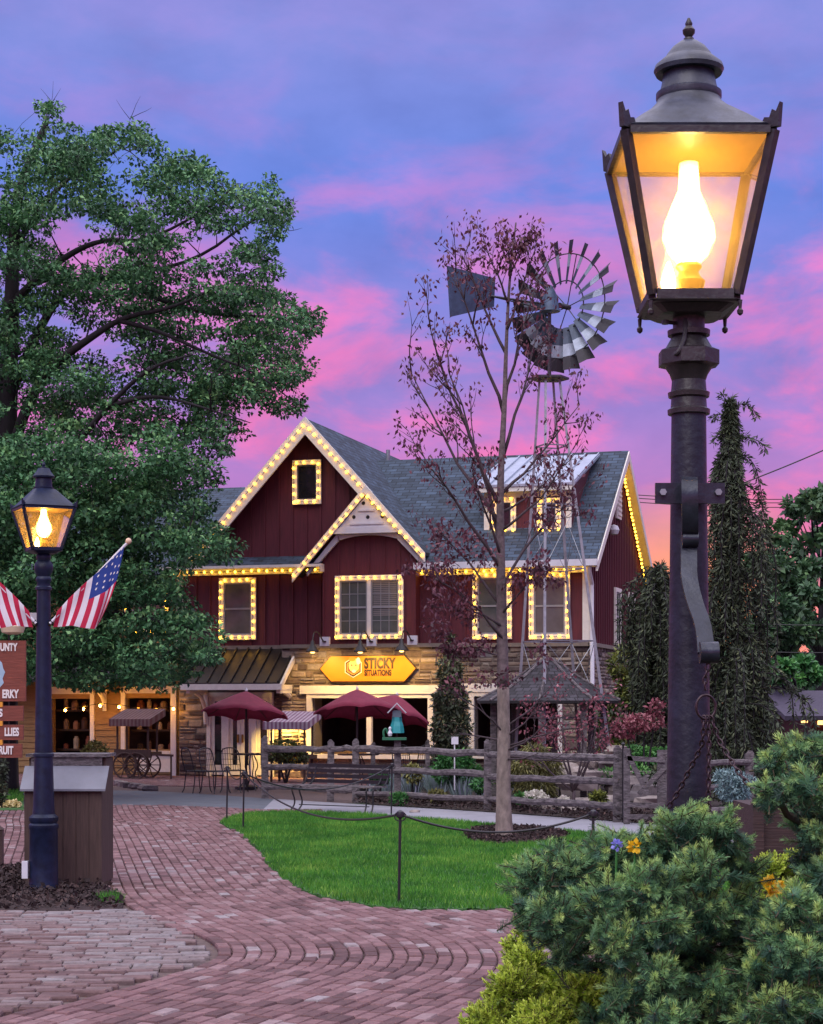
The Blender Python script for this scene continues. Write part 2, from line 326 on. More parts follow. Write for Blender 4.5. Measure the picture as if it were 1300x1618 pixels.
MT['seam_roof'] = mat('bronze_seam_metal', (0.026, 0.024, 0.026), 0.35, 0.4, var=0.3, scale=3)
MT['pale_seam'] = mat('pale_blue_seam_metal', (0.40, 0.45, 0.54), 0.32, 0.5, var=0.15, scale=3)
MT['rock'] = mat('garden_rock', (0.2, 0.17, 0.16), 0.9, var=0.4, scale=6, bump=0.7, bscale=9,
    tint=((0, (0.07, 0.06, 0.07)), (0.5, (0.19, 0.16, 0.16)), (1, (0.36, 0.31, 0.28))))
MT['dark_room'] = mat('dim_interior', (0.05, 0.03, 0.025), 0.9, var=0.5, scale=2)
MT['teal'] = mat('teal_paint', (0.02, 0.30, 0.32), 0.5, var=0.15)
MT['green_paint'] = mat('dark_green_paint', (0.02, 0.14, 0.07), 0.5, var=0.2)
MT['cap_white'] = mat('white_pole_paint', (0.65, 0.66, 0.72), 0.45, var=0.08)
MT['flower_y'] = mat('yellow_petal', (0.85, 0.55, 0.02), 0.5, var=0.15, trans=0.3)
MT['flower_b'] = mat('lilac_petal', (0.35, 0.36, 0.85), 0.5, var=0.1, trans=0.3)
MT['flower_w'] = mat('white_petal', (0.8, 0.78, 0.7), 0.5, var=0.1, trans=0.3)
def shingles(name, c, cw=0.30, ch=0.14):
    m = bpy.data.materials.new(name); m.use_nodes = True; t = m.node_tree; n = t.nodes; l = t.links.new; b = n['Principled BSDF']; b.inputs['Roughness'].default_value = 0.85
    u = n.new('ShaderNodeUVMap'); br = n.new('ShaderNodeTexBrick'); l(u.outputs[0], br.inputs['Vector'])
    br.inputs['Scale'].default_value = 1; br.inputs['Brick Width'].default_value = cw; br.inputs['Row Height'].default_value = ch; br.inputs['Mortar Size'].default_value = 0.012; br.inputs['Mortar Smooth'].default_value = 0.4
    br.inputs['Color1'].default_value = (*[x*0.6 for x in c], 1); br.inputs['Color2'].default_value = (*[x*1.5 for x in c], 1); br.inputs['Mortar'].default_value = (*[x*0.25 for x in c], 1)
    ns = n.new('ShaderNodeTexNoise'); ns.inputs['Scale'].default_value = 3; ns.inputs['Detail'].default_value = 8; l(u.outputs[0], ns.inputs['Vector'])
    vr = ramp(n, [(0.3, g(0.7)), (0.7, g(1.3))]); l(ns.outputs['Fac'], vr.inputs[0])
    mx = n.new('ShaderNodeMix'); mx.data_type = 'RGBA'; mx.blend_type = 'MULTIPLY'; mx.inputs[0].default_value = 1; l(br.outputs['Color'], mx.inputs[6]); l(vr.outputs[0], mx.inputs[7])
    l(mx.outputs[2], b.inputs['Base Color'])
    bp = n.new('ShaderNodeBump'); bp.inputs['Strength'].default_value = 0.6; bp.inputs['Distance'].default_value = 0.02; bp.invert = True; l(br.outputs['Fac'], bp.inputs['Height']); l(bp.outputs[0], b.inputs['Normal'])
    return m
MT['shingle'] = shingles('blue_grey_shingles', (0.036, 0.058, 0.092))
MT['cedar'] = shingles('cedar_shakes', (0.040, 0.037, 0.047), 0.16, 0.13)

# ------------------------------------------------------------------ ground, road, path, lawn
def sheet(name, pts, z, m, th=0.0, kind='structure'):
    b = MB(); pts = [Vector((p[0], p[1], z)) for p in pts]
    if th: b.slab(pts, th)
    else: b.add(pts, [tuple(range(len(pts)))])
    o = b.build(name, m, loc=(0, 0, 0))
    if o.data.polygons[0].normal.z < 0: o.data.flip_normals()
    return tag(o, kind=kind)
sheet('ground', [(-400, -20), (400, -20), (400, 900), (-400, 900)], 0.0, MT['ground'])
EX = [(-900, 1240), (165, 1249), (250, 1250), (420, 1262), (560, 1271), (760, 1283), (975, 1299), (1300, 1325), (1900, 1350)]
EN = [(1900, 1395), (1300, 1352), (900, 1317), (700, 1299), (520, 1285), (400, 1280), (290, 1274), (160, 1273), (-900, 1276)]
far_edge = smooth_line([G(*p) for p in EX], 2); near_edge = smooth_line([G(*p) for p in EN], 2)
split_far = [p for p in far_edge if p.x <= G(440, 1263).x]; split_near = [p for p in near_edge if p.x <= G(440, 1281).x]
sheet('road', split_far + split_near, 0.006, MT['asphalt'])
sheet('footpath', [split_far[-1]] + [p for p in far_edge if p.x > G(440, 1263).x] + [p for p in near_edge if p.x > G(440, 1281).x] + [split_near[0]], 0.010, MT['concrete'])
# patio in front of the house, and garden soil behind the fence
bedL = G(575, 1268)
patio_pts = [B(-24, 0, 0), B(-24, -3.6, 0)] + [p for p in far_edge if p.x > -14 and p.x < bedL.x] + [bedL, B(-3.6, -3.0, 0), B(-3.6, 0.4, 0), B(-8, 0.4, 0)]
sheet('patio', patio_pts, 0.004, MT['sand'])
sheet('garden_bed', [bedL] + [p + Vector((0, .02, 0)) for p in far_edge if p.x > bedL.x] + [Vector((14, 46, 0)), B(3, -0.5, 0), B(-3.6, -0.5, 0), B(-3.6, -3.0, 0)], 0.022, MT['soil'])
# lawn
LAWN = smooth_line([G(*p) for p in [(1300, 1352), (1000, 1325), (900, 1317), (700, 1299), (560, 1288.5), (470, 1285.5), (400, 1287), (365, 1294), (344, 1302), (380, 1318), (408, 1345), (432, 1380),
        (470, 1410), (540, 1430), (620, 1440), (700, 1443), (800, 1441), (950, 1436), (1150, 1420), (1350, 1400)]], 2)
LAWN = [p + Vector((random.uniform(-.035, .035), random.uniform(-.05, .05), 0)) for p in (lambda pts: [a.lerp(b, k/6) for a, b in zip(pts, pts[1:] + pts[:1]) for k in range(6)])(LAWN)]
sheet('lawn', LAWN, 0.035, MT['turf'], 0.035)
lawn2 = [(p.x, p.y) for p in LAWN]
RING = [G(797 + 82*math.cos(a)*(1.25 if math.cos(a) > 0 else .8), 1324 + 15*math.sin(a)) for a in [i*math.pi/9 for i in range(18)]]
sheet('mulch_ring', RING, 0.042, MT['mulch'])
ring2 = [(p.x, p.y) for p in RING]
def grass(name, poly, n, hmin, hmax, w, holes=(), z=0.03):
    xs = [p[0] for p in poly]; ys = [p[1] for p in poly]; out = []
    x = RNG.uniform(min(xs), max(xs), n*3); y = RNG.uniform(min(ys), max(ys), n*3); k = inpoly(x, y, poly)
    for h in holes: k &= ~inpoly(x, y, h)
    x, y = x[k][:n], y[k][:n]; n = len(x)
    patch = np.clip(0.5 + 0.32*np.sin(x*2.1 + 1.3*np.sin(y*1.7))*np.sin(y*1.9 + np.sin(x*2.7)) + .28*np.sin(x*5.3 + 2*np.sin(y*3.1))*np.sin(y*4.1 + x*1.3), 0, 1)
    h = RNG.uniform(hmin, hmax, n)*(0.75 + 0.5*patch); a = RNG.uniform(0, 2*np.pi, n); lean = RNG.normal(0, 0.35, (n, 2))*h[:, None]
    base = np.stack([x, y, np.full(n, z)], 1); d = np.stack([np.cos(a), np.sin(a), np.zeros(n)], 1)*w*RNG.uniform(.6, 1.3, n)[:, None]
    tip = base + np.stack([lean[:, 0], lean[:, 1], h], 1)
    V = np.stack([base - d, base + d, tip], 1)
    return np_quads(name, V, np.clip(0.15 + 0.5*patch + RNG.normal(0, 0.22, n), 0, 1), MT['grass'])
tag(grass('grass', lawn2, 120000, 0.03, 0.065, 0.0055, [ring2], 0.034), 'short bright green lawn grass inside the curved brick path', 'grass', kind='stuff')

# bricks of the path: real bricks laid in courses that follow the bend
CEN = smooth_line([Vector((-6.3, 36, 0)), Vector((-5.55, 31.5, 0)), Vector((-4.9, 28, 0)), G(158, 1310), G(178, 1385), G(192, 1425), G(262, 1462), G(334, 1496), G(330, 1524), G(255, 1546), G(130, 1582), G(0, 1618), Vector((-3.3, 7.2, 0)), Vector((-4.7, 4.4, 0))], 4)
def resample(pts, step):
    out = [pts[0]]; acc = 0
    for a, b in zip(pts, pts[1:]):
        L = (b - a).length; pos = step - acc
        while pos <= L: out.append(a + (b - a)*(pos/L)); pos += step
        acc = (acc + L) % step
    return out
def offset_line(pts, d):
    out = []
    for i, p in enumerate(pts):
        t = pts[min(i+1, len(pts)-1)] - pts[max(i-1, 0)]; t = Vector((t.x, t.y, 0)).normalized()
        out.append(p + Vector((-t.y, t.x, 0))*d)      # course runs towards the camera, so its left side is screen right
    return out
CENR = resample(CEN, 0.05)
ISL = [(p.x, p.y) for p in CEN]
k0 = next(i for i, p in enumerate(CEN) if p.y < G(0, 1440).y)
ISLAND = [(-9, G(0, 1444).y)] + ISL[k0:] + [(-9, 4.4)]
MULCH = [G(*p) for p in [(-330, 1376), (60, 1376), (150, 1395), (196, 1428), (192, 1440), (150, 1443), (-330, 1445)]]; mulch2 = [(p.x, p.y) for p in MULCH]
road_near = [(p.x, p.y) for p in split_near]
def brick_box(b, c, t, hl, hw, z0, z1, tint):
    nrm = Vector((-t.y, t.x, 0)); ch = 0.007; j = lambda: random.uniform(-.003, .003)
    lo = [c + t*sx*hl + nrm*sy*hw for sx, sy in ((-1,-1),(1,-1),(1,1),(-1,1))]
    dz = [random.uniform(-.003, .003) for _ in range(4)]
    hi = [c + t*sx*(hl-ch) + nrm*sy*(hw-ch) for sx, sy in ((-1,-1),(1,-1),(1,1),(-1,1))]
    vs = [Vector((p.x, p.y, z1 - 0.010)) for p in lo] + [Vector((p.x, p.y, z1 + q)) for p, q in zip(hi, dz)] + [Vector((p.x, p.y, z0)) for p in lo]
    b.add(vs, [(4,5,6,7),(0,1,5,4),(1,2,6,5),(2,3,7,6),(3,0,4,7),(8,9,1,0),(9,10,2,1),(10,11,3,2),(11,8,0,3)], tint)
lawn_in = [(p.x, p.y) for p in offset_line(LAWN, 0)]
bb = MB(); cand = []
for k in range(-62, 62):
    d = k*0.102
    line = offset_line(CENR, d)
    # drop the loops an offset makes on the inside of the bend
    keep = [line[0]]
    for p, q0, q1 in zip(line[1:], CENR, CENR[1:]):
        if (p - keep[-1]).dot(q1 - q0) > 0: keep.append(p)
    pts = resample(keep, 0.205); ph = random.random()
    for a, b_ in zip(pts, pts[1:]):
        c = (a + b_)*0.5; t = (b_ - a).normalized(); c += t*0.1*(k % 2)
        cand.append((c, t, d))
cx = np.array([c.x for c, _, _ in cand]); cyy = np.array([c.y for c, _, _ in cand])
bad = inpoly(cx, cyy, lawn_in) | inpoly(cx, cyy, ISLAND) | inpoly(cx, cyy, mulch2) | (cx < -8.5) | (cx > 3.2) | (cyy < 6.5)
road_y = np.interp(cx, [p[0] for p in reversed(road_near)], [p[1] for p in reversed(road_near)])
bad |= (cyy > road_y - 0.08) | ((cx > -1.5) & (cyy > 20))
patchn = np.sin(cx*1.3 + 2*np.sin(cyy*.6))*np.sin(cyy*.9 + cx)
for i, (c, t, d) in enumerate(cand):
    if bad[i]: continue
    if d < -0.06 and c.y < 16.5: continue
    r = random.random(); tint = min(1, max(0, random.gauss(0.42 + 0.15*patchn[i], 0.22)))
    if r < 0.04: tint = random.uniform(0.80, 1.0)
    if r > 0.965: tint = random.uniform(0.0, 0.1)
    brick_box(bb, c, t, 0.097, 0.0463, 0.0, 0.03 + random.uniform(-.004, .003), tint)
tag(bb.build('brick_path', MT['brick'], loc=(0, 0, 0)), kind='structure')
sheet('path_joints', [(-9, 5), (5, 5), (5, 17), (0.5, 17.5), (-1.5, 22), (-1.55, 29), (-4, 31.6), (-9, 31.2)], 0.002, MT['sand'])
# island of older pale pavers inside the bend
bb = MB()
for r in range(0, 110):
    y = 4.5 + r*0.112; x = -8 + random.random()*0.2
    while x < 0:
        L = random.uniform(0.15, 0.25); c = Vector((x + L/2, y + random.gauss(0, .008) + 0.05*math.sin(x*1.1), 0))
        if inpoly(np.array([c.x + .06, c.x - .06]), np.array([c.y, c.y]), ISLAND).all() and not inpoly(np.array([c.x]), np.array([c.y]), mulch2).any():
            a = random.gauss(0.05, .05); pale = 0.5 + 0.3*math.sin(c.x*1.7 + c.y*.8)
            brick_box(bb, c, Vector((math.cos(a), math.sin(a), 0)), L/2 - .005, 0.051, 0.0, 0.034 + random.uniform(-.007, .006), min(1, max(0, random.gauss(pale, 0.27))))
        x += L
tag(bb.build('stone_paving', MT['paver'], loc=(0, 0, 0)), kind='structure')
# warm brick of the patio
bb = MB(); pp = [(p.x, p.y) for p in patio_pts]
for r in range(0, 46):
    v = -0.05 - r*0.112
    u = -18 + (r % 2)*.1
    while u < -2:
        c = B(u, v, 0)
        if inpoly(np.array([c.x]), np.array([c.y - .05]), pp)[0]: brick_box(bb, c, Vector((CT, -ST, 0)), 0.097, 0.050, 0, 0.026, min(1, max(0, random.gauss(.5, .18))))
        u += 0.204
tag(bb.build('brick_patio', MT['brick'], loc=(0, 0, 0)), kind='structure')
# mulch bed round the lamp
sheet('mulch_bed', MULCH, 0.03, MT['mulch'], 0.03)
def chips(name, poly, n, z, s0, s1, m=None, hump=0.0):
    xs = [p[0] for p in poly]; ys = [p[1] for p in poly]
    x = RNG.uniform(min(xs), max(xs), n*3); y = RNG.uniform(min(ys), max(ys), n*3); k = inpoly(x, y, poly); x, y = x[k][:n], y[k][:n]; n = len(x)
    d = randdir(n); d[:, 2] = np.abs(d[:, 2])*.5; up = randdir(n); L = RNG.uniform(s0, s1, n)
    z_ = z + RNG.uniform(0, .02 + hump, n)
    return np_quads(name, leaf_quads(np.stack([x, y, z_], 1), d, up, L, L*RNG.uniform(.3, .7, n), .1), RNG.beta(1.6, 2.6, n), m or MT['mulch'])
tag(chips('bark_chips', mulch2, 9000, 0.03, .025, .075, hump=.03), 'dark brown bark mulch around the foot of the blue lamp post', 'mulch', kind='stuff')
tag(chips('bark_chips', ring2, 3500, 0.042, .03, .07), 'dark mulch ring around the bare tree on the lawn', 'mulch', kind='stuff')
tag(grass('grass_tuft', [(p.x, p.y) for p in [G(150, 1425), G(185, 1422), G(195, 1432), G(160, 1434)]], 500, .05, .11, .005, (), .03), 'small tuft of grass by the corner of the bark mulch', 'grass', kind='stuff')

# ------------------------------------------------------------------ the red house
house = thing('red_house', 'dark red board house with stone ground floor, blue grey shingle roof and lit gables', 'house', B(-4.5, 0, 0))
uL = fp(283, 950)[0]; zst = fp(700, 1021)[1]; D = 7.3; VR = D/2
ze = fp(800, 890, -.48)[1]; uRr = fp(943, 892, -.45)[0]
zr = fp(992, 712, VR)[1]
uC, zC = fp(483, 661, -.4)
uCR, zCR = fp(668, 868, -.5); uCL = 2*uC - uCR; slopeC = (zC - zCR)/(uCR - uC)
VB = -0.36
def roofpoly(mb, poly, th=0.14, t=.5):
    P3 = [Vector(BT(p)) for p in poly]; e = (P3[1] - P3[0]).normalized(); nn = (P3[1]-P3[0]).cross(P3[-1]-P3[0]).normalized(); s = nn.cross(e)
    uv = [((p - P3[0]).dot(e), (p - P3[0]).dot(s)) for p in P3]; n = len(poly)
    vs = P3 + [p - Vector((0, 0, th)) for p in P3]
    mb.add(vs, [tuple(range(n)), tuple(range(2*n-1, n-1, -1))] + [(i, i+n, (i+1) % n + n, (i+1) % n) for i in range(n)], t, [uv, None] + [None]*n)
def wall_rects(mb, u0, u1, z0, z1, v0, v1, holes):
    us = sorted({u0, u1, *[min(max(h[i], u0), u1) for h in holes for i in (0, 1)]}); zs = sorted({z0, z1, *[min(max(h[i], z0), z1) for h in holes for i in (2, 3)]})
    for a, b in zip(us, us[1:]):
        run = None
        for c, d in zip(zs, zs[1:]):
            inside = any(h[0] <= (a+b)/2 <= h[1] and h[2] <= (c+d)/2 <= h[3] for h in holes)
            if inside:
                if run: mb.box(a, b, v0, v1, run[0], run[1]); run = None
            else: run = (run[0], d) if run else (c, d)
        if run: mb.box(a, b, v0, v1, run[0], run[1])
def stones(mb, u0, u1, z0, z1, v, holes, T=None):
    z = z0
    while z < z1 - .02:
        h = min(random.uniform(.08, .21), z1 - z); h = z1 - z if z1 - z - h < .07 else h
        u = u0
        while u < u1 - .02:
            w = min(random.uniform(.13, .48), u1 - u); w = u1 - u if u1 - u - w < .1 else w
            segs = [(u, u + w)]
            for hh in holes:
                if hh[2] < z + h*.6 and hh[3] > z + h*.4:
                    ns = []
                    for a, b in segs:
                        if hh[1] <= a or hh[0] >= b: ns.append((a, b))
                        else:
                            if a < hh[0] - .03: ns.append((a, hh[0]))
                            if b > hh[1] + .03: ns.append((hh[1], b))
                    segs = ns
            for a, b in segs:
                subs = [(z, z + h)] if h < .14 or random.random() < .45 else [(z, z + h*.5), (z + h*.5, z + h)]
                for c, d in subs:
                    q = .012; o = random.uniform(.012, .05); e = min(.02, (b-a)*.2); t = random.random(); r = lambda: random.uniform(-.012, .012)
                    f = [(a+q, v, c+q), (b-q, v, c+q), (b-q, v, d-q), (a+q, v, d-q)]; k = [(a+q+e+r(), v-o, c+q+e+r()), (b-q-e+r(), v-o, c+q+e+r()), (b-q-e+r(), v-o, d-q-e+r()), (a+q+e+r(), v-o, d-q-e+r())]
                    mb.add(f + k, [(4,5,6,7),(0,1,5,4),(1,2,6,5),(2,3,7,6),(3,0,4,7)], t)
            u += w
        z += h
def uz(x0, x1, y0, y1, v=0.0):            # photo rectangle on the facade -> (u0, u1, z0, z1)
    a = fp(x0, (y0+y1)/2, v)[0]; b = fp(x1, (y0+y1)/2, v)[0]; xm = (x0+x1)/2
    return a, b, fp(xm, y1, v)[1], fp(xm, y0, v)[1]
hole_door = uz(327, 433, 1094, 1300); hole_door = (hole_door[0], hole_door[1], -1, hole_door[3])
hole_shop = uz(494, 677, 1103, 1192, VB)
hole_right = uz(750, 880, 1100, 1192)
uS0 = fp(445, 1100, VB)[0]; uS1 = fp(703, 1100, VB)[0]
MAT_S = MB(BT); stn = MB(BT)
wall_rects(MAT_S, uL, uS0, 0, zst, 0, .3, [hole_door]); stones(stn, uL, uS0, 0.02, zst, 0, [hole_door])
wall_rects(MAT_S, uS0, uS1, 0, zst, VB, .3, [hole_shop]); stones(stn, uS0, uS1, 0.02, zst, VB, [hole_shop])
wall_rects(MAT_S, uS1, 0, 0, zst, 0, .3, [hole_right]); stones(stn, uS1, 0, 0.02, zst, 0, [hole_right])
TS = lambda p: B(-p[1], p[0], p[2])        # side wall: x runs into the house, y pushes out of the wall to the left when negative
sm = MB(TS); sm.box(0.0, D, 0.0, .3, 0, zst); sst = MB(lambda p: B(-p[1], p[0], p[2])); stones(sst, 0, D, .02, zst, 0, [])
stn.v += sst.v and []; n0 = len(stn.v)
stn.v += sst.v; stn.f += [tuple(i + n0 for i in f) for f in sst.f]; stn.t += sst.t; stn.uv += sst.uv
n0 = len(MAT_S.v); MAT_S.v += sm.v; MAT_S.f += [tuple(i + n0 for i in f) for f in sm.f]; MAT_S.t += sm.t; MAT_S.uv += sm.uv
stone_part = MAT_S.build('stone_wall', MT['mortar'], house); stn.build('stone_facing', MT['stone'], stone_part)
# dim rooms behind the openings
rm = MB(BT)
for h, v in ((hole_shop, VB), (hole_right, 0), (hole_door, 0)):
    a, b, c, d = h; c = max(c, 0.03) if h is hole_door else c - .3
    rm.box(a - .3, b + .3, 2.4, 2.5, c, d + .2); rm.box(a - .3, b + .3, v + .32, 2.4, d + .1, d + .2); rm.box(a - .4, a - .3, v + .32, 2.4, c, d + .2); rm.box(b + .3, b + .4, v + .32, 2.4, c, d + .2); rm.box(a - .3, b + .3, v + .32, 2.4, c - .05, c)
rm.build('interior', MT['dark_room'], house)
# red siding with battens
sd = MB(BT); sd.box(uL, 0, 0, .2, zst, ze + .25)
uGl, uGr = uC - (uCR - uC)*.93, uCR - .18
sd.prism([(uGl, ze + .2), (uGr, ze + .2), (uGr, zC - slopeC*(uGr - uC) - .1), (uC, zC - .12), (uGl, zC - slopeC*(uC - uGl) - .1)], -.012, .19)
u = uL + .1
def gz(u): return zC - slopeC*abs(u - uC) - .22
while u < 0:
    zt = ze + .1 if not (uGl < u < uGr) else max(gz(u), ze + .1)
    sd.box(u - .022, u + .022, -.032, 0, zst, zt); u += .36
sd.build('front_wall', MT['red'], house)
bay0, bay1 = fp(510, 950, VB)[0], fp(657, 950, VB)[0]
uB, zB = fp(578, 769, -.62); uBR, zBR = fp(667, 868, -.6); uBL, zBL = fp(466, 887, -.62); slB = (zB - zBR)/(uBR - uB)
by = MB(BT); zbt = zB - slB*(bay1 - uB) - .1; zbl = zB - slB*(uB - bay0) - .1
by.prism([(bay0, zst), (bay1, zst), (bay1, zbt), (uB, zB - .1), (bay0, zbl)], VB, 0.0)
u = bay0 + .022
while u < bay1 + .01: by.box(u - .022, u + .022, VB - .02, VB, zst, zB - slB*abs(u - uB) - .2); u += (bay1 - bay0 - .044)/6
by.build('bay_wall', MT['red'], house)
sw = MB(TS); zE = ze + (0.48)*(zr - ze)/(VR + .48)
sw.prism([(0.001, zst), (D - .001, zst), (D - .001, zE), (VR, zr - .12), (0.001, zE)], 0.0, .2)
v = .18
while v < D:
    sw.box(v - .028, v + .028, -.03, 0, zst, zr - .15 - abs(v - VR)*(zr - ze)/(VR + .48)); v += .235
sw.build('side_wall', MT['red'], house)
bk = MB(BT); bk.box(uL, 0, D - .2, D, 0, zE); bk.box(uL, uL + .2, .3, D - .2, 0, ze + .2); bk.prism([(uGl, zE), (uGr, zE), (uC, zC - .15)], D - .19, D + .02); bk.build('rear_wall', MT['red'], house)
# roofs
rf = MB(); mR = (zr - ze)/(VR + .48); uV = uC + (zC - zr)/slopeC
roofpoly(rf, [(uCR - .12, -.48, ze + .06), (uRr, -.48, ze + .06), (uRr, VR, zr), (uV - .3, VR, zr)])
roofpoly(rf, [(uRr, D + .48, ze + .06), (uCR - .12, D + .48, ze + .06), (uV - .3, VR, zr), (uRr, VR, zr)])
main_roof = rf.build('roof', MT['shingle'], house, uv=True)
rf = MB()
roofpoly(rf, [(uCR + .02, -.42, zC - slopeC*(uCR + .02 - uC)), (uCR + .02, D + .4, zC - slopeC*(uCR + .02 - uC)), (uC, D + .4, zC), (uC, -.42, zC)])
uCL2 = uC - (uCR - uC)*1.02; zCL2 = zC - slopeC*(uC - uCL2)
roofpoly(rf, [(uCL2, D + .4, zCL2), (uCL2, -.42, zCL2), (uC, -.42, zC), (uC, D + .4, zC)])
rf.build('gable_roof', MT['shingle'], house, uv=True)
rf = MB()
roofpoly(rf, [(uBR + .06, -.62, zB - slB*(uBR + .06 - uB)), (uBR + .06, .3, zB - slB*(uBR + .06 - uB)), (uB, .3, zB), (uB, -.62, zB)], .08)
roofpoly(rf, [(uBL - .04, .1, zB - slB*(uB - uBL + .04)), (uBL - .04, -.62, zB - slB*(uB - uBL + .04)), (uB, -.62, zB), (uB, .1, zB)], .08)
rf.build('small_gable_roof', MT['shingle'], house, uv=True)
rf = MB(); zP1 = fp(400, 880, 0)[1]; zP0 = fp(400, 894, -.6)[1]
roofpoly(rf, [(uL - .25, -.6, zP0), (bay0 + .0, -.6, zP0), (bay0 + .0, 0, zP1), (uL - .25, 0, zP1)], .03)
rf.build('skirt_roof', MT['shingle'], house, uv=True)
# rake boards, fascias, friezes
def rake(mb, u0, z0, u1, z1, v, h=.3, th=.05):
    mb.prism([(u0, z0), (u1, z1), (u1, z1 - h), (u0, z0 - h)], v - th, v)
tr = MB(BT)
rake(tr, uCL2 - .03, zCL2, uC, zC + .03, -.42, .42); rake(tr, uC, zC + .03, uCR + .02, zC - slopeC*(uCR + .02 - uC), -.42, .42)
tr.build('gable_rake_board', MT['trim'], house)
tr = MB(BT)
rake(tr, uBL - .06, zB - slB*(uB - uBL + .06), uB, zB + .03, -.62, .21); rake(tr, uB, zB + .03, uBR + .08, zB - slB*(uBR + .08 - uB), -.62, .21)
tr.build('small_gable_rake_board', MT['trim'], house)
# white panel with five round holes at the top of the small gable
gp = MB(BT); zg0 = fp(580, 833, -.6)[1]; hw = (zB - .2 - zg0)/slB
gp.prism([(uB - hw, zg0), (uB + hw, zg0), (uB, zB - .2)], -.60, -.56); gp.box(uB - hw - .12, uB + hw + .1, -.64, -.55, zg0 - .14, zg0)
for hx0, hx1, hy in ((553, 606, 827), (566, 592, 806)):
    a, b, c, d = uz(hx0, hx1, hy - 1.5, hy + 1.5, -.6); gp.box(a, b, -.63, -.60, c, d)
arch = [(uB - hw - .62, zg0 - .62), (uB - hw - .5, zg0 - .62)] 
pts = []
for i in range(9):
    a = i/8; pts.append((uB - hw*1.02 + a*2.04*hw, zg0 - .17 - .10*(2*a - 1)**2))
gp.prism([(uB - hw - .06, zg0 - .13), (uB + hw + .06, zg0 - .13)] + pts[::-1], -.48, -.40)
for s, ub in ((-1, uB - hw - .05), (1, uB + hw + .05)):
    e = uB + s*(1.52 if s < 0 else 1.25); ez = zB - slB*abs(e - uB) - .28
    gp.prism([(ub, zg0 - .1), (ub, zg0 - .3), (e, ez - .12), (e, ez)], -.50, -.42)
gpo = gp.build('gable_panel', MT['cap_white'], house)
for hx, hy in ((559, 817), (581, 817), (604, 816), (574, 795), (588, 795)):
    u, z = fp(hx, hy, -.6); m_ = MB(BT); m_.v = []; pts = [(u + .045*math.cos(a*math.pi/6), z + .045*math.sin(a*math.pi/6)) for a in range(12)]; m_.prism(pts, -.606, -.595); m_.build('vent_hole', MT['iron'], gpo)
tr = MB(BT); zf0, zf1 = fp(400, 908, 0)[1], fp(400, 897, 0)[1]
tr.box(uL, bay0, -.05, -.002, zf0, zf1 + .06); tr.box(uL - .25, bay0 + .03, -.66, -.6, zP0 - .055, zP0 + .01); tr.box(bay0 + .0, bay0 + .04, -.6, VB, zf0, zP0 + .02)
tr.build('left_frieze', MT['trim'], house)
tr = MB(BT); zf2 = fp(800, 907, 0)[1]; uE0 = fp(655, 892, -.48)[0]
tr.box(bay1, 0.03, -.06, -.035, zf2, ze + .02); tr.box(bay1, uRr - .05, -.47, -.06, ze - .10, ze - .07)
tr.build('right_frieze', MT['trim'], house)
gt = MB(BT); gt.box(uE0, uRr + .02, -.60, -.48, ze - .1, ze + .05); gt.build('gutter', MT['cap_white'], house)
tr = MB(TS); 
for s in (1, -1):
    a = VR - s*(VR + .5); tr.prism([(a, ze + .0), (VR, zr - .02), (VR, zr - .26), (a, ze - .22)], -uRr - .03, -uRr + .02)
    tr.prism([(a, ze - .06), (VR, zr - .12), (VR, zr - .16), (a, ze - .10)], -uRr + .02, -.035)
tr.build('side_rake_board', MT['trim'], house)
tr = MB(BT); tr.box(-.14, .035, -.04, -.002, zst, ze - .1); tr.box(.002, .04, -.002, .14, zst, ze - .1); tr.build('corner_board', MT['trim'], house); tr = MB(BT); tr.box(uL - .05, uL + .12, -.04, -.002, zst, zf0); tr.build('corner_board', MT['trim'], house)
ds = MB(); a = B(.12, -.5, ze - .05); ds.tube([a, B(.1, -.45, ze - .2), B(.09, -.1, ze - .5), B(.09, -.1, zst + .1), B(.12, -.2, zst - .3), B(.12, -.2, .2), B(.12, -.35, .08)], .05, 8); ds.build('downspout', MT['cap_white'], house, smooth=True)
lg = MB(BT); lg.box(uL, uS0, -.09, 0, zst - .03, zst + .06); lg.box(uS0, uS1, VB - .09, 0, zst - .03, zst + .06); lg.box(uS1, 0.05, -.09, 0, zst - .03, zst + .06); lg.build('stone_ledge', MT['mortar'], house)
lg = MB(TS); lg.box(-.09, D, -.09, 0, zst - .03, zst + .06); lg.build('stone_ledge', MT['mortar'], house)
pv = MB(); c = B(uC + 2.2, VR + .3, zC - slopeC*2.2); 
u, z = fp(613, 718, VR + 1.2); pv.tube([B(u, VR + 1.2, z - .8), B(u, VR + 1.2, z + .12)], .055, 10); pv.build('vent_pipe', MT['metal_grey'], house)
# louvre, small wall globe on the side
tr = MB(TS); tr.box(VR - .28, VR + .28, -.06, 0, zr - 1.7, zr - .75)
for i in range(7): tr.box(VR - .22, VR + .22, -.085, -.06, zr - 1.62 + i*.12, zr - 1.56 + i*.12)
tr.build('louvre_vent', MT['trim'], house)
gl_ = MB(); gl_.lathe([(.02, -.12), (.1, -.1), (.14, 0), (.1, .1), (.02, .13)], B(.16, 2.3, zr - 2.1), 14); gl_.build('wall_globe', MT['cap_white'], house, smooth=True)
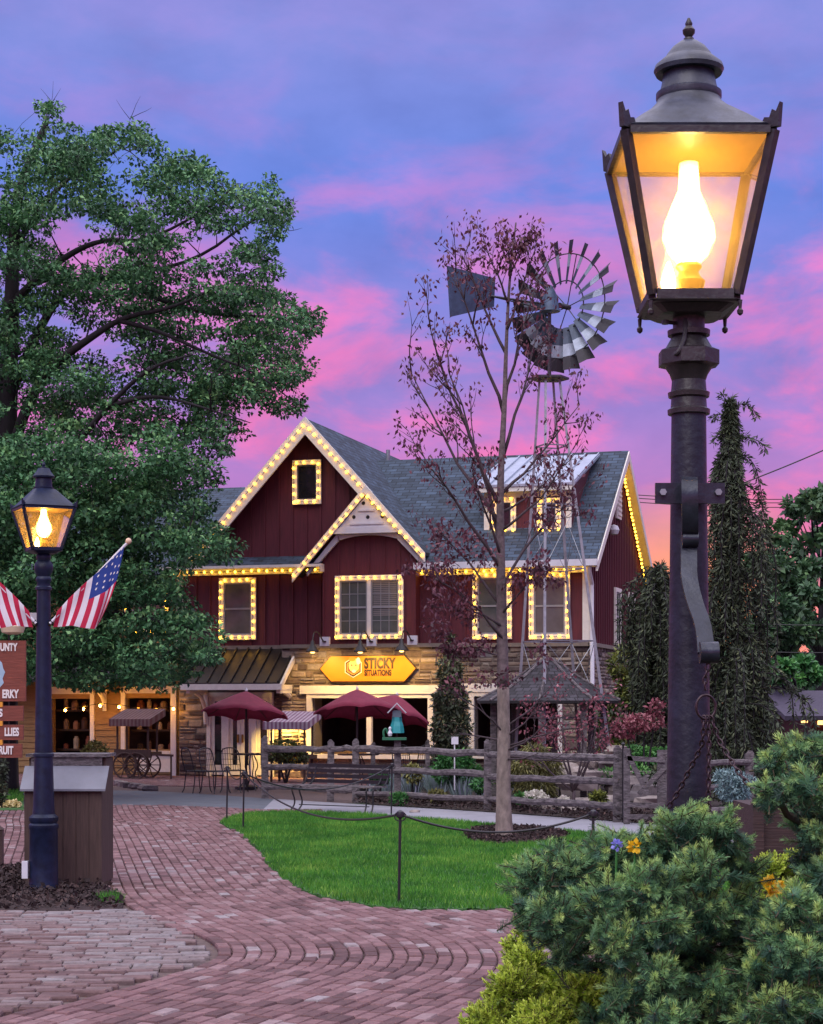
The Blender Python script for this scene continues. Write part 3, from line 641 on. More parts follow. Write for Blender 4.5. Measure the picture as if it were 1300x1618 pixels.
# windows
def window(parent, u0, u1, z0, z1, v, fw=.12, T=BT, leaves=1, rail=True, grid=None, pane='pane', blind=False, sill=True, fr=None, out=-1):
    f = MB(T); y0, y1 = v - .055, v - .002
    f.box(u0, u0 + fw, y0, y1, z0, z1); f.box(u1 - fw, u1, y0, y1, z0, z1); f.box(u0 + fw, u1 - fw, y0, y1, z1 - fw, z1); f.box(u0 + fw, u1 - fw, y0 - .01, y1, z0, z0 + fw)
    a, b = u0 + fw, u1 - fw
    if leaves == 2: f.box((a+b)/2 - .045, (a+b)/2 + .045, y0 + .004, y1, z0 + fw, z1 - fw)
    fo = f.build('window', fr or MT['trim'], parent)
    p = MB(T); p.box(a, b, v - .016, v - .008, z0 + fw, z1 - fw); p.build('pane', MT[pane], fo)
    s = MB(T); sw_ = .035
    spans = [(a, b)] if leaves == 1 else [(a, (a+b)/2 - .045), ((a+b)/2 + .045, b)]
    for c, d in spans:
        s.box(c, c + sw_, v - .034, v - .016, z0 + fw, z1 - fw); s.box(d - sw_, d, v - .034, v - .016, z0 + fw, z1 - fw)
        s.box(c + sw_, d - sw_, v - .034, v - .016, z0 + fw, z0 + fw + sw_); s.box(c + sw_, d - sw_, v - .034, v - .016, z1 - fw - sw_, z1 - fw)
        if rail: s.box(c + sw_, d - sw_, v - .036, v - .016, (z0+z1)/2 - .022, (z0+z1)/2 + .022)
        if grid:
            for i in range(1, grid[0]): x = c + sw_ + (d - c - 2*sw_)*i/grid[0]; s.box(x - .008, x + .008, v - .024, v - .016, z0 + fw + sw_, z1 - fw - sw_)
            for i in range(1, grid[1]):
                if rail and i*2 == grid[1]: continue
                z = z0 + fw + (z1 - z0 - 2*fw)*i/grid[1]; s.box(c + sw_, d - sw_, v - .024, v - .016, z - .008, z + .008)
    s.build('sash', MT['steel_dark'] if pane == 'pane_dark' and not rail else MT['sash'], fo)
    if blind:
        bl = MB(T); c, d = spans[-1]; z = z1 - fw - .06
        while z > z0 + fw + (z1 - z0)*.28: bl.box(c + sw_ + .02, d - sw_ - .02, v - .0195, v - .0165, z - .012, z + .012); z -= .045
        bl.build('blind', MT['blind'], fo)
    return fo
MT['sash'] = mat('grey_window_sash', (0.26, 0.27, 0.29), .5, var=.08)
W = {}
def win_px(key, x0, x1, y0, y1, v=0.0, **kw):
    r = uz(x0, x1, y0, y1, v); W[key] = (*r, v); return window(house, *r, v, **kw)
win_px('w1', 347, 405, 913, 1011, -.03); win_px('w2', 530, 638, 909, 1010, VB - .02, leaves=2, grid=(3, 4), blind=True)
win_px('attic', 463, 508, 727, 797, -.045, rail=False, pane='pane_dark')
win_px('w4a', 747, 809, 905, 1010, -.03); win_px('w4b', 836, 901, 905, 1010, -.03)
for v0 in (3.0, 5.0): window(house, v0, v0 + .82, *[fp(935, y)[1] for y in (1012, 915)], -.032, fw=.1, T=TS)
# shop openings
def surround(a, b, c, d, v, w=.13, head=.2, mull=()):
    f = MB(BT); f.box(a - w, a, v - .09, v + .16, c, d); f.box(b, b + w, v - .09, v + .16, c, d); f.box(a - w - .16, b + w + .16, v - .12, v + .16, d + .1, d + .1 + head); f.box(a - w, b + w, v - .09, v + .16, d, d + .1)
    f.box(a - w, b + w, v - .16, v + .16, c - .1, c)
    for m_ in mull: f.box(m_ - .06, m_ + .06, v - .02, v + .1, c, d)
    return f.build('shop_window_frame', MT['trim'], house)
so = surround(*hole_shop, VB, mull=[fp(583, 1150, VB)[0]]); surround(*hole_right, 0)
g_ = MB(BT); a, b, c, d = hole_shop; g_.box(a, b, VB + .12, VB + .13, c + .25, d); 
ct = MB(BT); ct.box(a, b, VB + .6, 1.2, c - .2, c + .12); ct.build('serving_counter', MT['tan_wood'], house)
# entrance
a, b, c, d = hole_door; dr = MB(BT); dr.box(a, a + .1, -.04, .16, 0.03, d); dr.box(b - .1, b, -.04, .16, 0.03, d); dr.box(a + .1, b - .1, -.04, .16, d - .1, d)
w_ = b - a; ms = [a + .1 + (w_ - .2)*k for k in (.27, .73)]
for m_ in ms: dr.box(m_ - .06, m_ + .06, -.03, .16, 0.03, d - .1)
dfr = dr.build('door_frame', MT['trim'], house)
def leaf(x0, x1, name):
    q = MB(BT); q.box(x0, x0 + .09, .02, .07, .06, d - .1); q.box(x1 - .09, x1, .02, .07, .06, d - .1); q.box(x0 + .09, x1 - .09, .02, .07, .06, .3); q.box(x0 + .09, x1 - .09, .02, .07, d - .22, d - .1)
    o = q.build(name, MT['trim'], house); gq = MB(BT); gq.box(x0 + .09, x1 - .09, .04, .05, .3, d - .22); gq.build('pane', MT['pane_dark'], o); return o
leaf(a + .1, ms[0] - .06, 'side_light'); mid = (ms[0] + ms[1])/2; leaf(ms[1] + .06, b - .1, 'side_light')
for x0, x1 in ((ms[0] + .06, mid - .005), (mid + .005, ms[1] - .06)):
    o = leaf(x0, x1, 'door'); hd = MB(BT); hx = mid - .06 if x1 < mid else mid + .06; hd.box(hx - .015, hx + .015, -.04, .02, .85, 1.05); hd.build('handle', MT['brass'], o)
# porch roof over the entrance
vP = -1.25; p0 = fp(288, 1079, vP); p1 = fp(441, 1079, vP); zt = fp(400, 1023, -.02)[1]; zp = p0[1]
rf = MB(BT); rf.add([(p0[0], vP, zp), (p1[0], vP, zp), (p1[0], -.02, zt), (p0[0], -.02, zt), (p0[0], vP, zp - .05), (p1[0], vP, zp - .05), (p1[0], -.02, zt - .05), (p0[0], -.02, zt - .05)], [(0,1,2,3),(7,6,5,4),(0,4,5,1),(1,5,6,2),(2,6,7,3),(3,7,4,0)])
prf = rf.build('porch_roof', MT['seam_roof'], house)
sm_ = MB()
for i in range(9):
    u = p0[0] + .04 + (p1[0] - p0[0] - .08)*i/8; sm_.beam(B(u, vP, zp + .02), B(u, -.03, zt + .02), .03, .05)
sm_.build('seam', MT['seam_roof'], prf)
tr = MB(BT); tr.box(p0[0] - .04, p1[0] + .06, vP - .03, vP + .03, zp - .17, zp - .03); tr.box(p0[0] + .02, p0[0] + .10, vP + .03, -.06, zp - .17, zp - .05); tr.box(p1[0] - .08, p1[0], vP + .03, -.06, zp - .17, zp - .05)
q = MB(lambda p: B(p[1], p[0], p[2])); q.prism([(vP - .03, zp - .06), (-.03, zt + .03), (-.03, zt - .14), (vP + .15, zp - .06)], p1[0] + .005, p1[0] + .06); q.prism([(-.14, zp - .06), (-.03, zp - .06), (-.03, zt - .12), (-.14, zt - .24)], p1[0] + .0, p1[0] + .05)
n0 = len(tr.v); tr.v += q.v; tr.f += [tuple(i + n0 for i in f) for f in q.f]; tr.t += q.t; tr.uv += q.uv
tr.build('porch_trim', MT['trim'], house)
for uu in (p0[0] + .1, p1[0] - .06):
    br = MB()
    br.tube([B(uu, -.08, zp - .95), B(uu, -.12, zp - .6), B(uu, -.35, zp - .33), B(uu, -.75, zp - .2)], .055, 6); br.beam(B(uu, -.06, zp - 1.0), B(uu, -.06, zp - .18), .1, .1); br.beam(B(uu, -.06, zp - .2), B(uu, vP + .1, zp - .2), .1, .1)
    br.build('porch_bracket', MT['trim'], house)
# shed dormer
vd = .7; d0, d1 = fp(765, 810, vd)[0], fp(903, 810, vd)[0]; zd0, zd1 = fp(830, 846, vd)[1], fp(830, 775, vd)[1]
dm = MB(BT); dm.box(d0, d1, vd, vd + .15, zd0 - .1, zd1 + .05)
for x in (d0, d1 - .12): dm.add([(x, vd + .15, zd0 - .1), (x + .12, vd + .15, zd0 - .1), (x + .12, vd + .15, zd1 + .05), (x, vd + .15, zd1 + .05), (x, VR, zr - .2), (x + .12, VR, zr - .2), (x + .12, VR, zr - .1), (x, VR, zr - .1)], [(0,1,2,3),(7,6,5,4),(0,4,5,1),(1,5,6,2),(2,6,7,3),(3,7,4,0)])
dor = dm.build('dormer', MT['red'], house)
tr = MB(BT)
for x in (d0, d1 - .13): tr.box(x, x + .13, vd - .035, vd - .002, zd0, zd1)
tr.box(d0, d1, vd - .035, vd - .002, zd1 - .16, zd1 + .03); tr.box(d0 - .12, d1 + .12, vd - .33, vd - .28, zd1 - .05, zd1 + .09); tr.build('dormer_trim', MT['trim'], dor)
rf = MB(BT); dz = zd1 + .12; zk = fp(870, 722, VR - .25)[1] + .03
x0, x1 = d0 - .15, d1 + .15
rf.add([(x0, vd - .36, dz), (x1, vd - .36, dz), (x1, VR - .2, zk), (x0, VR - .2, zk), (x0, vd - .36, dz - .06), (x1, vd - .36, dz - .06), (x1, VR - .2, zk - .06), (x0, VR - .2, zk - .06)], [(0,1,2,3),(7,6,5,4),(0,4,5,1),(1,5,6,2),(2,6,7,3),(3,7,4,0)])
for i in range(8):
    u = x0 + .03 + (x1 - x0 - .06)*i/7; rf.beam(BT((u, vd - .36, dz + .02)) if False else (u, vd - .36, dz + .02), (u, VR - .2, zk + .02), .03, .045)
rf.build('dormer_roof', MT['pale_seam'], dor)
W['d1'] = (*uz(777, 816, 786, 842, vd), vd - .02); W['d2'] = (*uz(849, 887, 787, 841, vd), vd - .02)
for k in ('d1', 'd2'):
    r = W[k]; f = window(house, *r[:4], r[4], fw=.13, rail=False, pane='pane_dark'); f.name = 'dormer_window'

# ------------------------------------------------------------------ strings of lights
bm_ = MB(); bm_.lathe([(.010, -.034), (.024, -.018), (.029, 0), (.024, .016), (.010, .028)], (0, 0, 0), 8); bulb_me = None
def make_bulb(parent, p, m='bulb'):
    global bulb_me
    if bulb_me is None: bulb_me = {}
    if m not in bulb_me:
        me = bpy.data.meshes.new('bulb'); me.from_pydata(bm_.v, [], bm_.f); me.materials.append(MT[m]); me.polygons.foreach_set('use_smooth', [True]*len(me.polygons)); bulb_me[m] = me
    o = bpy.data.objects.new('bulb', bulb_me[m]); COL.objects.link(o); o.parent = parent; o.location = Vector(p) - root_off(parent); return o
def string_lights(label, pts, spacing, m='bulb', sag=0.0, name='string_lights', group='warm light strings on the red house'):
    pts = [Vector(p) for p in pts]
    t = thing(name, label, 'string lights', pts[0], group)
    L = sum((b - a).length for a, b in zip(pts, pts[1:])); n = max(2, round(L/spacing)); q = resample(pts, L/n*0.9999)
    w = MB(); w.tube(pts, .008, 4); w.build('cable', MT['iron'], t)
    for p in q: make_bulb(t, p + Vector((random.uniform(-.012, .012), 0, random.uniform(-.015, .015))), m)
    return t
vr_ = -.42 - .09
def gpt(u, dz=.15, v=vr_): return B(u, v, zC - slopeC*abs(u - uC) - dz)
string_lights('string of warm bulbs along both slopes of the big front gable', [gpt(uCL2 - .05), gpt(uC), gpt(fp(583, 772, vr_)[0])], .205)
def bpt(u, dz=.12): return B(u, -.62 - .09, zB - slB*abs(u - uB) - dz)
string_lights('string of warm bulbs along both slopes of the small white panelled gable', [bpt(uBL), bpt(uB - .03), bpt(uBR + .02)], .195)
string_lights('string of warm bulbs under the left eave, above the single window', [B(uL - .1, -.14, (zf0+zf1)/2 - .01), B(bay0 - .08, -.14, (zf0+zf1)/2 - .01)], .21)
string_lights('string of warm bulbs under the right eave, ending at the downspout', [B(bay1 + .08, -.13, ze - .14), B(-.1, -.13, ze - .14)], .21)
t = string_lights('string of warm bulbs up the sunset side gable slope, on the side wall', [B(.13, D - .1, zE - .38), B(.13, VR, zr - .42), ], .14)
def frame_string(k, label, sp=.195):
    u0, u1, z0, z1, v = W[k]; i = .055; v -= .10
    string_lights(label, [B(u0 + i, v, z0 + i), B(u0 + i, v, z1 - i), B(u1 - i, v, z1 - i), B(u1 - i, v, z0 + i), B(u0 + i + .1, v, z0 + i)], sp)
frame_string('w1', 'string of warm bulbs framing the single window over the porch roof')
frame_string('w2', 'string of warm bulbs framing the wide double window above the yellow sign')
frame_string('attic', 'string of warm bulbs framing the small attic window in the big gable', .2)
frame_string('w4a', 'string of warm bulbs framing the tall window behind the bare tree trunk')
frame_string('w4b', 'string of warm bulbs framing the tall window nearest the downspout')
frame_string('d1', 'string of warm bulbs framing the dormer window behind the tree trunk', .19)
frame_string('d2', 'string of warm bulbs framing the dormer window nearest the house corner', .19)

# ------------------------------------------------------------------ shop sign and its lamps
uS, zS = fp(582, 1056.5, VB - .1); sgn = thing('shop_sign', 'long six sided honey yellow sign with hexagon emblem on the stone wall', 'sign', B(uS, VB - .1, zS))
a0, b0, _, _ = uz(505, 659, 1036, 1078, VB - .1); zlo, zhi = fp(582, 1078, VB - .1)[1], fp(582, 1035, VB - .1)[1]; zm = (zlo + zhi)/2; k = (zhi - zlo)*.46
def hexsign(e): return [(a0 + k + e*.4, zlo + e), (b0 - k - e*.4, zlo + e), (b0 - e*1.1, zm), (b0 - k - e*.4, zhi - e), (a0 + k + e*.4, zhi - e), (a0 + e*1.1, zm)]
q = MB(BT); q.prism(hexsign(0), VB - .14, VB - .07); q.build('sign_border', MT['sign_dark'], sgn)
q = MB(BT); q.prism(hexsign(.025), VB - .15, VB - .138); q.build('sign_board', MT['sign_yellow'], sgn)
MF = Matrix.Translation(B(0, 0, 0)) @ Matrix(((CT, ST, 0, 0), (-ST, CT, 0, 0), (0, 0, 1, 0), (0, 0, 0, 1)))    # house frame
MFT = lambda u, v, z: Matrix.Translation(B(u, v, z)) @ MF.to_3x3().to_4x4() @ Matrix.Rotation(R(90), 4, 'X')
tx, tz = fp(575.5, 1049, VB - .15); text_mesh('lettering', 'STICKY', .335, MT['sign_dark'], MFT(tx, VB - .154, tz), sgn, 'LEFT', .66, .017, space=1.06)
tx, tz = fp(575.5, 1063.5, VB - .15); text_mesh('lettering', 'SITUATIONS', .19, MT['sign_dark'], MFT(tx, VB - .154, tz), sgn, 'LEFT', .60, .009, space=1.06)
ex, ez = fp(558, 1054.5, VB - .15)
def hexa(r): return [(ex + r*math.sin(i*math.pi/3)*.98, ez + r*math.cos(i*math.pi/3)) for i in range(6)]
for r, m_, dv in ((.245, 'sign_white', .154), (.222, 'sign_dark', .157), (.185, 'sign_gold', .160), (.155, 'sign_red', .163)): q = MB(BT); q.prism(hexa(r), VB - dv, VB - dv + .004); q.build('emblem', MT[m_], sgn)
MT['honey'] = mat('honey_cream_paint', (0.85, 0.62, 0.22), .5, var=.05)
def disc(u, z, rx, rz, dv, m_): q = MB(BT); q.prism([(u + rx*math.cos(i*math.pi/10), z + rz*math.sin(i*math.pi/10)) for i in range(20)], VB - dv, VB - dv + .004); q.build('emblem', MT[m_], sgn)
disc(ex + .02, ez + .04, .13, .15, .166, 'honey'); disc(ex - .02, ez + .2, .085, .06, .169, 'sign_gold'); disc(ex + .13, ez + .15, .05, .085, .169, 'sign_white'); disc(ex + .02, ez - .09, .05, .035, .169, 'sign_white')
disc(ex - .03, ez + .05, .016, .024, .170, 'sign_dark'); disc(ex + .07, ez + .05, .016, .024, .170, 'sign_dark')
names = ('gooseneck barn lamp above the left end of the yellow sign', 'gooseneck barn lamp above the middle of the yellow sign, under the double window', 'gooseneck barn lamp above the right end of the yellow sign')
MT['warm_bulb_big'] = emit('lit_sign_bulb', (1.0, .62, .16), 6)
for (mx, my), lab in zip(((515, 1014), (589, 1014), (653, 1012)), names):
    u, z = fp(mx, my, VB); t = thing('barn_light', lab, 'wall lamp', B(u, VB, z), 'gooseneck lamps over the shop sign')
    q = MB(BT); q.box(u - .12, u + .12, VB - .115, VB - .03, z - .105, z + .115); q.build('mount_block', MT['cap_white'], t)
    q = MB(); q.tube(smooth_line([B(u, VB - .11, z), B(u, VB - .25, z + .02), B(u, VB - .55, z + .22), B(u, VB - .86, z + .2), B(u, VB - .95, z - .02)], 2), .016, 8); q.lathe([(.03, 0), (.05, .01), (.05, .03)], B(u, VB - .14, z - .015), 10); q.build('arm', MT['iron'], t, smooth=True)
    q = MB(); q.lathe([(.155, -.27), (.16, -.255), (.12, -.18), (.06, -.12), (.04, -.02), (.02, 0)], B(u, VB - .95, z), 20); q.build('lamp_shade', MT['iron'], t, smooth=True)
    q = MB(); q.lathe([(.02, -.3), (.05, -.29), (.055, -.272), (.05, -.271)], B(u, VB - .95, z), 12); q.build('bulb', MT['warm_bulb_big'], t)
    ld = bpy.data.lights.new('sign_lamp', 'SPOT'); ld.energy = 150; ld.color = (1, .56, .13); ld.spot_size = R(125); ld.spot_blend = .6; ld.shadow_soft_size = .06
    lo = bpy.data.objects.new('sign_lamp', ld); COL.objects.link(lo); lo.parent = t; lo.location = B(u, VB - .95, z - .31) - root_off(t)
    dirv = B(u, VB + .1, z - 1.35) - B(u, VB - .95, z - .31); lo.rotation_euler = dirv.to_track_quat('-Z', 'Y').to_euler()

# ------------------------------------------------------------------ the tan shop at the left
shopb = thing('clapboard_shop', 'tan clapboard shop with two wide shop windows behind the big green tree', 'shop', B(-12.5, .35, 0))
vS = .35; sL = -19.0; hA = uz(82, 144, 1104, 1190, vS); hB = uz(199, 271, 1103, 1186, vS)
zTop = fp(200, 905, vS)[1]
q = MB(BT); wall_rects(q, sL, uL - .02, 0, zTop, vS, vS + .2, [hA, hB]); q.build('wall', MT['tan_wood'], shopb)
q = MB(BT); z = .05
while z < zTop:                                            # lapped boards
    segs = [(sL, uL - .02)]
    for h in (hA, hB):
        if h[2] < z + .1 and h[3] > z: segs = [s for a, b in segs for s in (((a, h[0]), (h[1], b)) if a < h[0] and b > h[1] else ((a, b),))]
    for a, b in segs: q.add([(a, vS - .03, z), (b, vS - .03, z), (b, vS - .004, z + .15), (a, vS - .004, z + .15), (a, vS, z), (b, vS, z)], [(0,1,2,3),(4,5,1,0)], random.random())
    z += .155
q.build('clapboard', MT['tan_wood'], shopb)
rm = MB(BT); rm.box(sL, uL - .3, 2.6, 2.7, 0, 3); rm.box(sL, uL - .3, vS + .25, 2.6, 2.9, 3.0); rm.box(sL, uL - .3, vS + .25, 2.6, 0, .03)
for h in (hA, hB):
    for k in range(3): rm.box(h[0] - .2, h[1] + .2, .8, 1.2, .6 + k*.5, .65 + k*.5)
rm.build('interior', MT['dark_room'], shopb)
MT['goods'] = mat('shop_goods', (.3, .2, .15), .6, tint=((0, (.05, .03, .02)), (.4, (.3, .09, .05)), (.7, (.35, .28, .2)), (1, (.6, .5, .4))))
for h in (hA, hB):
    for k in range(3):
        u = h[0]
        while u < h[1]:
            w_ = random.uniform(.08, .2); hh = random.uniform(.1, .34); gd = MB(); gd.lathe([(w_*.5, 0), (w_*.5, hh*.75), (w_*.3, hh*.9), (w_*.3, hh)], B(u + w_/2, 1.0, .65 + k*.5), 8, random.random()); gd.build('jar', MT['goods'], shopb); u += w_ + random.uniform(.05, .2)
for h in (hA, hB):
    f = MB(BT); w_ = .11
    f.box(h[0] - w_, h[0], vS - .07, vS + .1, h[2] - .1, h[3] + .12); f.box(h[1], h[1] + w_, vS - .07, vS + .1, h[2] - .1, h[3] + .12); f.box(h[0] - w_, h[1] + w_, vS - .09, vS + .1, h[3] + .12, h[3] + .3); f.box(h[0], h[1], vS - .1, vS + .1, h[2] - .1, h[2])
    fo = f.build('shop_window', MT['trim'], shopb)
q = MB(BT); q.box(hB[0] + .3, hB[1] + .11, vS - .05, vS - .005, .1, hB[2] - .12); q.build('stall_riser', MT['trim'], shopb)
q = MB(BT); cu = fp(275, 1160, vS)[0]; q.box(cu - .03, cu + .1, vS - .12, vS - .04, 0, hB[3] + .3); q.build('corner_post', MT['cap_white'], shopb)
rf = MB()
roofpoly(rf, [(sL, -.35, zTop - .1), (uL - .3, -.35, zTop - .1), (uL + 1.2, 4.2, fp(350, 771, 4.2)[1]), (sL, 4.2, fp(350, 771, 4.2)[1])]); roofpoly(rf, [(uL + 1.2, 8.6, zTop - .1), (sL, 8.6, zTop - .1), (sL, 4.2, fp(350, 771, 4.2)[1]), (uL + 1.2, 4.2, fp(350, 771, 4.2)[1])])
rf.build('roof', MT['shingle'], shopb, uv=True)
za, zb = fp(150, 1032, vS)[1], fp(150, 1072, -.9)[1]
rf = MB(); roofpoly(rf, [(sL, -.95, zb), (uL - .35, -.95, zb), (uL - .35, vS - .03, za), (sL, vS - .03, za)], .08); rf.build('porch_roof', MT['cedar'], shopb, uv=True)
for px_ in (25, 167):
    u = fp(px_, 1100, vS)[0]; br = MB(); br.tube(smooth_line([B(u, vS - .06, zb - .75), B(u, vS - .12, zb - .5), B(u, vS - .5, zb - .25), B(u, -.7, zb - .12)], 1), .05, 6); br.beam(B(u, vS - .06, zb - .8), B(u, vS - .06, zb), .09, .09); br.build('porch_bracket', MT['trim'], shopb)
r = (*uz(199, 268, 925, 1002, vS), vS - .03); W['left'] = r; window(shopb, *r[:4], r[4])
frame_string('left', 'string of warm bulbs framing a window half hidden by the big green tree')
pp_ = [B(fp(x, y, vS - .6)[0], vS - .6, fp(x, y, vS - .6)[1]) for x, y in ((103, 1122), (132, 1120), (158, 1115), (188, 1117), (217, 1122), (246, 1123), (274, 1120))]
pt = thing('string_lights', 'string of seven orange globe bulbs hung along the tan shop porch', 'string lights', pp_[0])
q = MB(); q.tube([p + Vector((0, 0, .06)) for p in pp_], .008, 4); q.build('cable', MT['iron'], pt)
for p in pp_: make_bulb(pt, p, 'bulb_orange')

# ------------------------------------------------------------------ gas lamps
def loft(mb, rings, t=.5, cap=True):
    n = len(rings[0]); vs = [p for r in rings for p in r]
    fs = [(i*n+k, i*n+(k+1) % n, (i+1)*n+(k+1) % n, (i+1)*n+k) for i in range(len(rings)-1) for k in range(n)]
    if cap: fs += [tuple(range(n-1, -1, -1)), tuple((len(rings)-1)*n + k for k in range(n))]
    return mb.add(vs, fs, t)
def sqring(h, z, c, yaw, e=0.0, n=40):          # e 0 = square of half width h, 1 = circle of radius h
    out = []
    for k in range(n):
        a = 2*math.pi*(k + .5)/n; ca, sa = math.cos(a), math.sin(a); m = max(abs(ca), abs(sa)); r = h*((1-e)/m + e)
        x, y = r*ca, r*sa; out.append(c + Vector((x*math.cos(yaw) - y*math.sin(yaw), x*math.sin(yaw) + y*math.cos(yaw), z)))
    return out
def lantern(t, c, zb, zt, wb, wt, yaw, hood, frame_m, hood_m, flame_m, cs=1.0, knobs=True):
    """four sided tapered glass lantern; hood: list of (half width, z, roundness)"""
    hb, ht = wb/2, wt/2; cy_, sy_ = math.cos(yaw), math.sin(yaw)
    def L(x, y, z): return c + Vector((x*cy_ - y*sy_, x*sy_ + y*cy_, z))
    q = MB(); b = .026*cs
    cs4 = [(-1,-1),(1,-1),(1,1),(-1,1)]
    for sx, sy in cs4: q.beam(L(sx*hb, sy*hb, zb), L(sx*ht, sy*ht, zt), b, b, up=L(sx, sy, 0) - c)
    for h, z, hh in ((hb, zb, .03*cs), (ht, zt, .022*cs)):
        for i in range(4):
            a, d = cs4[i], cs4[(i+1) % 4]; e = 1 - b*.5/h; q.beam(L(a[0]*h*(e if a[0] != d[0] else 1), a[1]*h*(e if a[1] != d[1] else 1), z), L(d[0]*h*(e if a[0] != d[0] else 1), d[1]*h*(e if a[1] != d[1] else 1), z), b*.9, hh)
    fo = q.build('lantern_frame', MT[frame_m], t)
    for i in range(4):
        a, d = cs4[i], cs4[(i+1) % 4]; e = .985; q = MB()
        q.add([L(a[0]*hb*e, a[1]*hb*e, zb + .01), L(d[0]*hb*e, d[1]*hb*e, zb + .01), L(d[0]*ht*e, d[1]*ht*e, zt - .01), L(a[0]*ht*e, a[1]*ht*e, zt - .01)], [(0,1,2,3)]); q.build('glass_pane', MT['lampglass'], fo)
    for sx, sy in cs4:                                   # little scroll finials on the four top corners
        q = MB(); pts = [(-.055, 0), (.02, .0), (.026, .072), (.012, .046), (-.002, .055), (-.012, .032), (-.03, .036), (-.042, .014)]
        d = Vector((sx, sy, 0)).normalized(); p0 = [L(sx*ht + d.x*x*cs, sy*ht + d.y*x*cs, zt + .006 + z*cs) for x, z in pts]; nrm = (L(-d.y, d.x, 0) - c)*.009*cs
        q.add([p - nrm for p in p0] + [p + nrm for p in p0], [tuple(range(8)), tuple(range(15, 7, -1))] + [(i, i+8, (i+1) % 8 + 8, (i+1) % 8) for i in range(8)]); q.build('corner_finial', MT[frame_m], fo)
    q = MB(); loft(q, [sqring(h, z, c, yaw, e) for h, z, e in hood]); ho = q.build('hood', MT[hood_m], t, smooth=True)
    q = MB(); q.add([L(sx*(ht*.98), sy*(ht*.98), zt - .002) for sx, sy in cs4], [(0,1,2,3)]); q.build('reflector', MT['lamplit_enamel'], fo)
    q = MB(); loft(q, [sqring(hb*1.09, zb - .024*cs, c, yaw, .0), sqring(hb*1.13, zb - .018*cs, c, yaw, .0), sqring(hb*1.06, zb - .012*cs, c, yaw)]); loft(q, [sqring(hb*.75, zb - .046*cs, c, yaw, .3), sqring(hb*.98, zb - .025*cs, c, yaw, .1)]); q.build('lantern_base', MT[frame_m], t)
    if knobs:
        for sx, sy in cs4:
            q = MB(); q.lathe([(.003, -.068*cs), (.009*cs, -.062*cs), (.010*cs, -.053*cs), (.005*cs, -.046*cs), (.007*cs, -.022*cs)], L(sx*hb*1.05, sy*hb*1.05, zb), 10); q.build('drop_knob', MT[frame_m], fo)
    q = MB(); q.lathe([(.05*cs, .0), (.05*cs, .012*cs), (.034*cs, .016*cs), (.045*cs, .03*cs), (.052*cs, .06*cs), (.036*cs, .075*cs), (.03*cs, .09*cs), (.042*cs, .105*cs), (.036*cs, .115*cs)], c + Vector((0, 0, zb + .008)), 18); bo = q.build('burner', MT['brass'], t, smooth=True)
    h = zt - zb
    q = MB(); q.lathe([(.03*cs, .118*cs), (.062*cs, .150*cs), (.084*cs, .200*cs), (.080*cs, .245*cs), (.054*cs, .31*cs), (.034*cs, .355*cs), (.031*cs, .44*cs), (.029*cs, .442*cs)], c + Vector((0, 0, zb)), 24); glo = q.build('gas_globe', MT['globe_glass'], t, smooth='all')
    q = MB(); q.lathe([(.012*cs, .12*cs), (.034*cs, .16*cs), (.046*cs, .205*cs), (.040*cs, .25*cs), (.024*cs, .31*cs), (.018*cs, .42*cs), (.006*cs, .43*cs)], c + Vector((0, 0, zb)), 16); q.build('mantle', MT[flame_m], glo, smooth='all')
    q = MB(); q.lathe([(.006*cs, .0), (.02*cs, .02*cs), (.024*cs, .05*cs), (.014*cs, .09*cs), (.004*cs, .115*cs)], c + Vector((-.065*cs, -.01, zb + .012*cs)), 12); q.build('pilot_flame', MT[flame_m], bo, smooth='all')
    return ho
# the big lamp beside the photographer
s_ = .002; X1, Y1 = .876, 5.8
zz = lambda y: H + (HY - y)*s_
nl = thing('gas_lamp', 'tall lit gas lamp on a thick dark iron post, beside the photographer', 'street lamp', (X1, Y1, 0))
c1 = Vector((X1, Y1, 0))
hood = [(.225, 3.508, 0), (.232, 3.520, 0), (.218, 3.530, .05), (.175, 3.578, .35), (.130, 3.622, .8), (.104, 3.650, 1), (.100, 3.662, 1), (.103, 3.668, 1), (.103, 3.684, 1), (.092, 3.690, 1), (.086, 3.710, 1), (.080, 3.746, 1), (.079, 3.748, 1),
        (.104, 3.745, 1), (.110, 3.757, 1), (.106, 3.771, 1), (.078, 3.795, 1), (.074, 3.797, 1), (.070, 3.806, 1), (.052, 3.829, 1), (.030, 3.846, 1), (.012, 3.852, 1)]
lantern(nl, c1, 3.022, 3.5, .262, .45, 0.0, hood, 'lamp_bronze', 'lamp_grey', 'flame')
q = MB(); q.lathe([(.012, 3.848), (.017, 3.852), (.016, 3.858), (.010, 3.862), (.019, 3.874), (.020, 3.884), (.010, 3.897), (.012, 3.904), (.004, 3.922)], c1, 14); q.build('finial', MT['lamp_bronze'], nl, smooth=True)
q = MB(); q.lathe([(.050, 2.935), (.050, 3.0)], c1, 32); q.lathe([(.054, zz(532)), (.066, zz(531)), (.067, zz(523)), (.052, zz(521))], c1, 32); q.lathe([(.053, zz(602)), (.060, zz(592)), (.078, zz(578)), (.085, zz(560)), (.072, zz(549)), (.056, zz(535)), (.052, zz(531))], c1, 32)
q.lathe([(.058, zz(656)), (.066, zz(655)), (.067, zz(648)), (.057, zz(645)), (.055, zz(630)), (.064, zz(628)), (.066, zz(621)), (.056, zz(619)), (.053, zz(602))], c1, 32); q.build('post_neck', MT['lamp_bronze'], nl, smooth=True)
q = MB(); q.lathe([(.07, zz(582)), (.098, zz(578)), (.098, zz(556)), (.075, zz(551))], c1, 8, ph=math.pi/8); q.build('collar', MT['lamp_bronze'], nl)
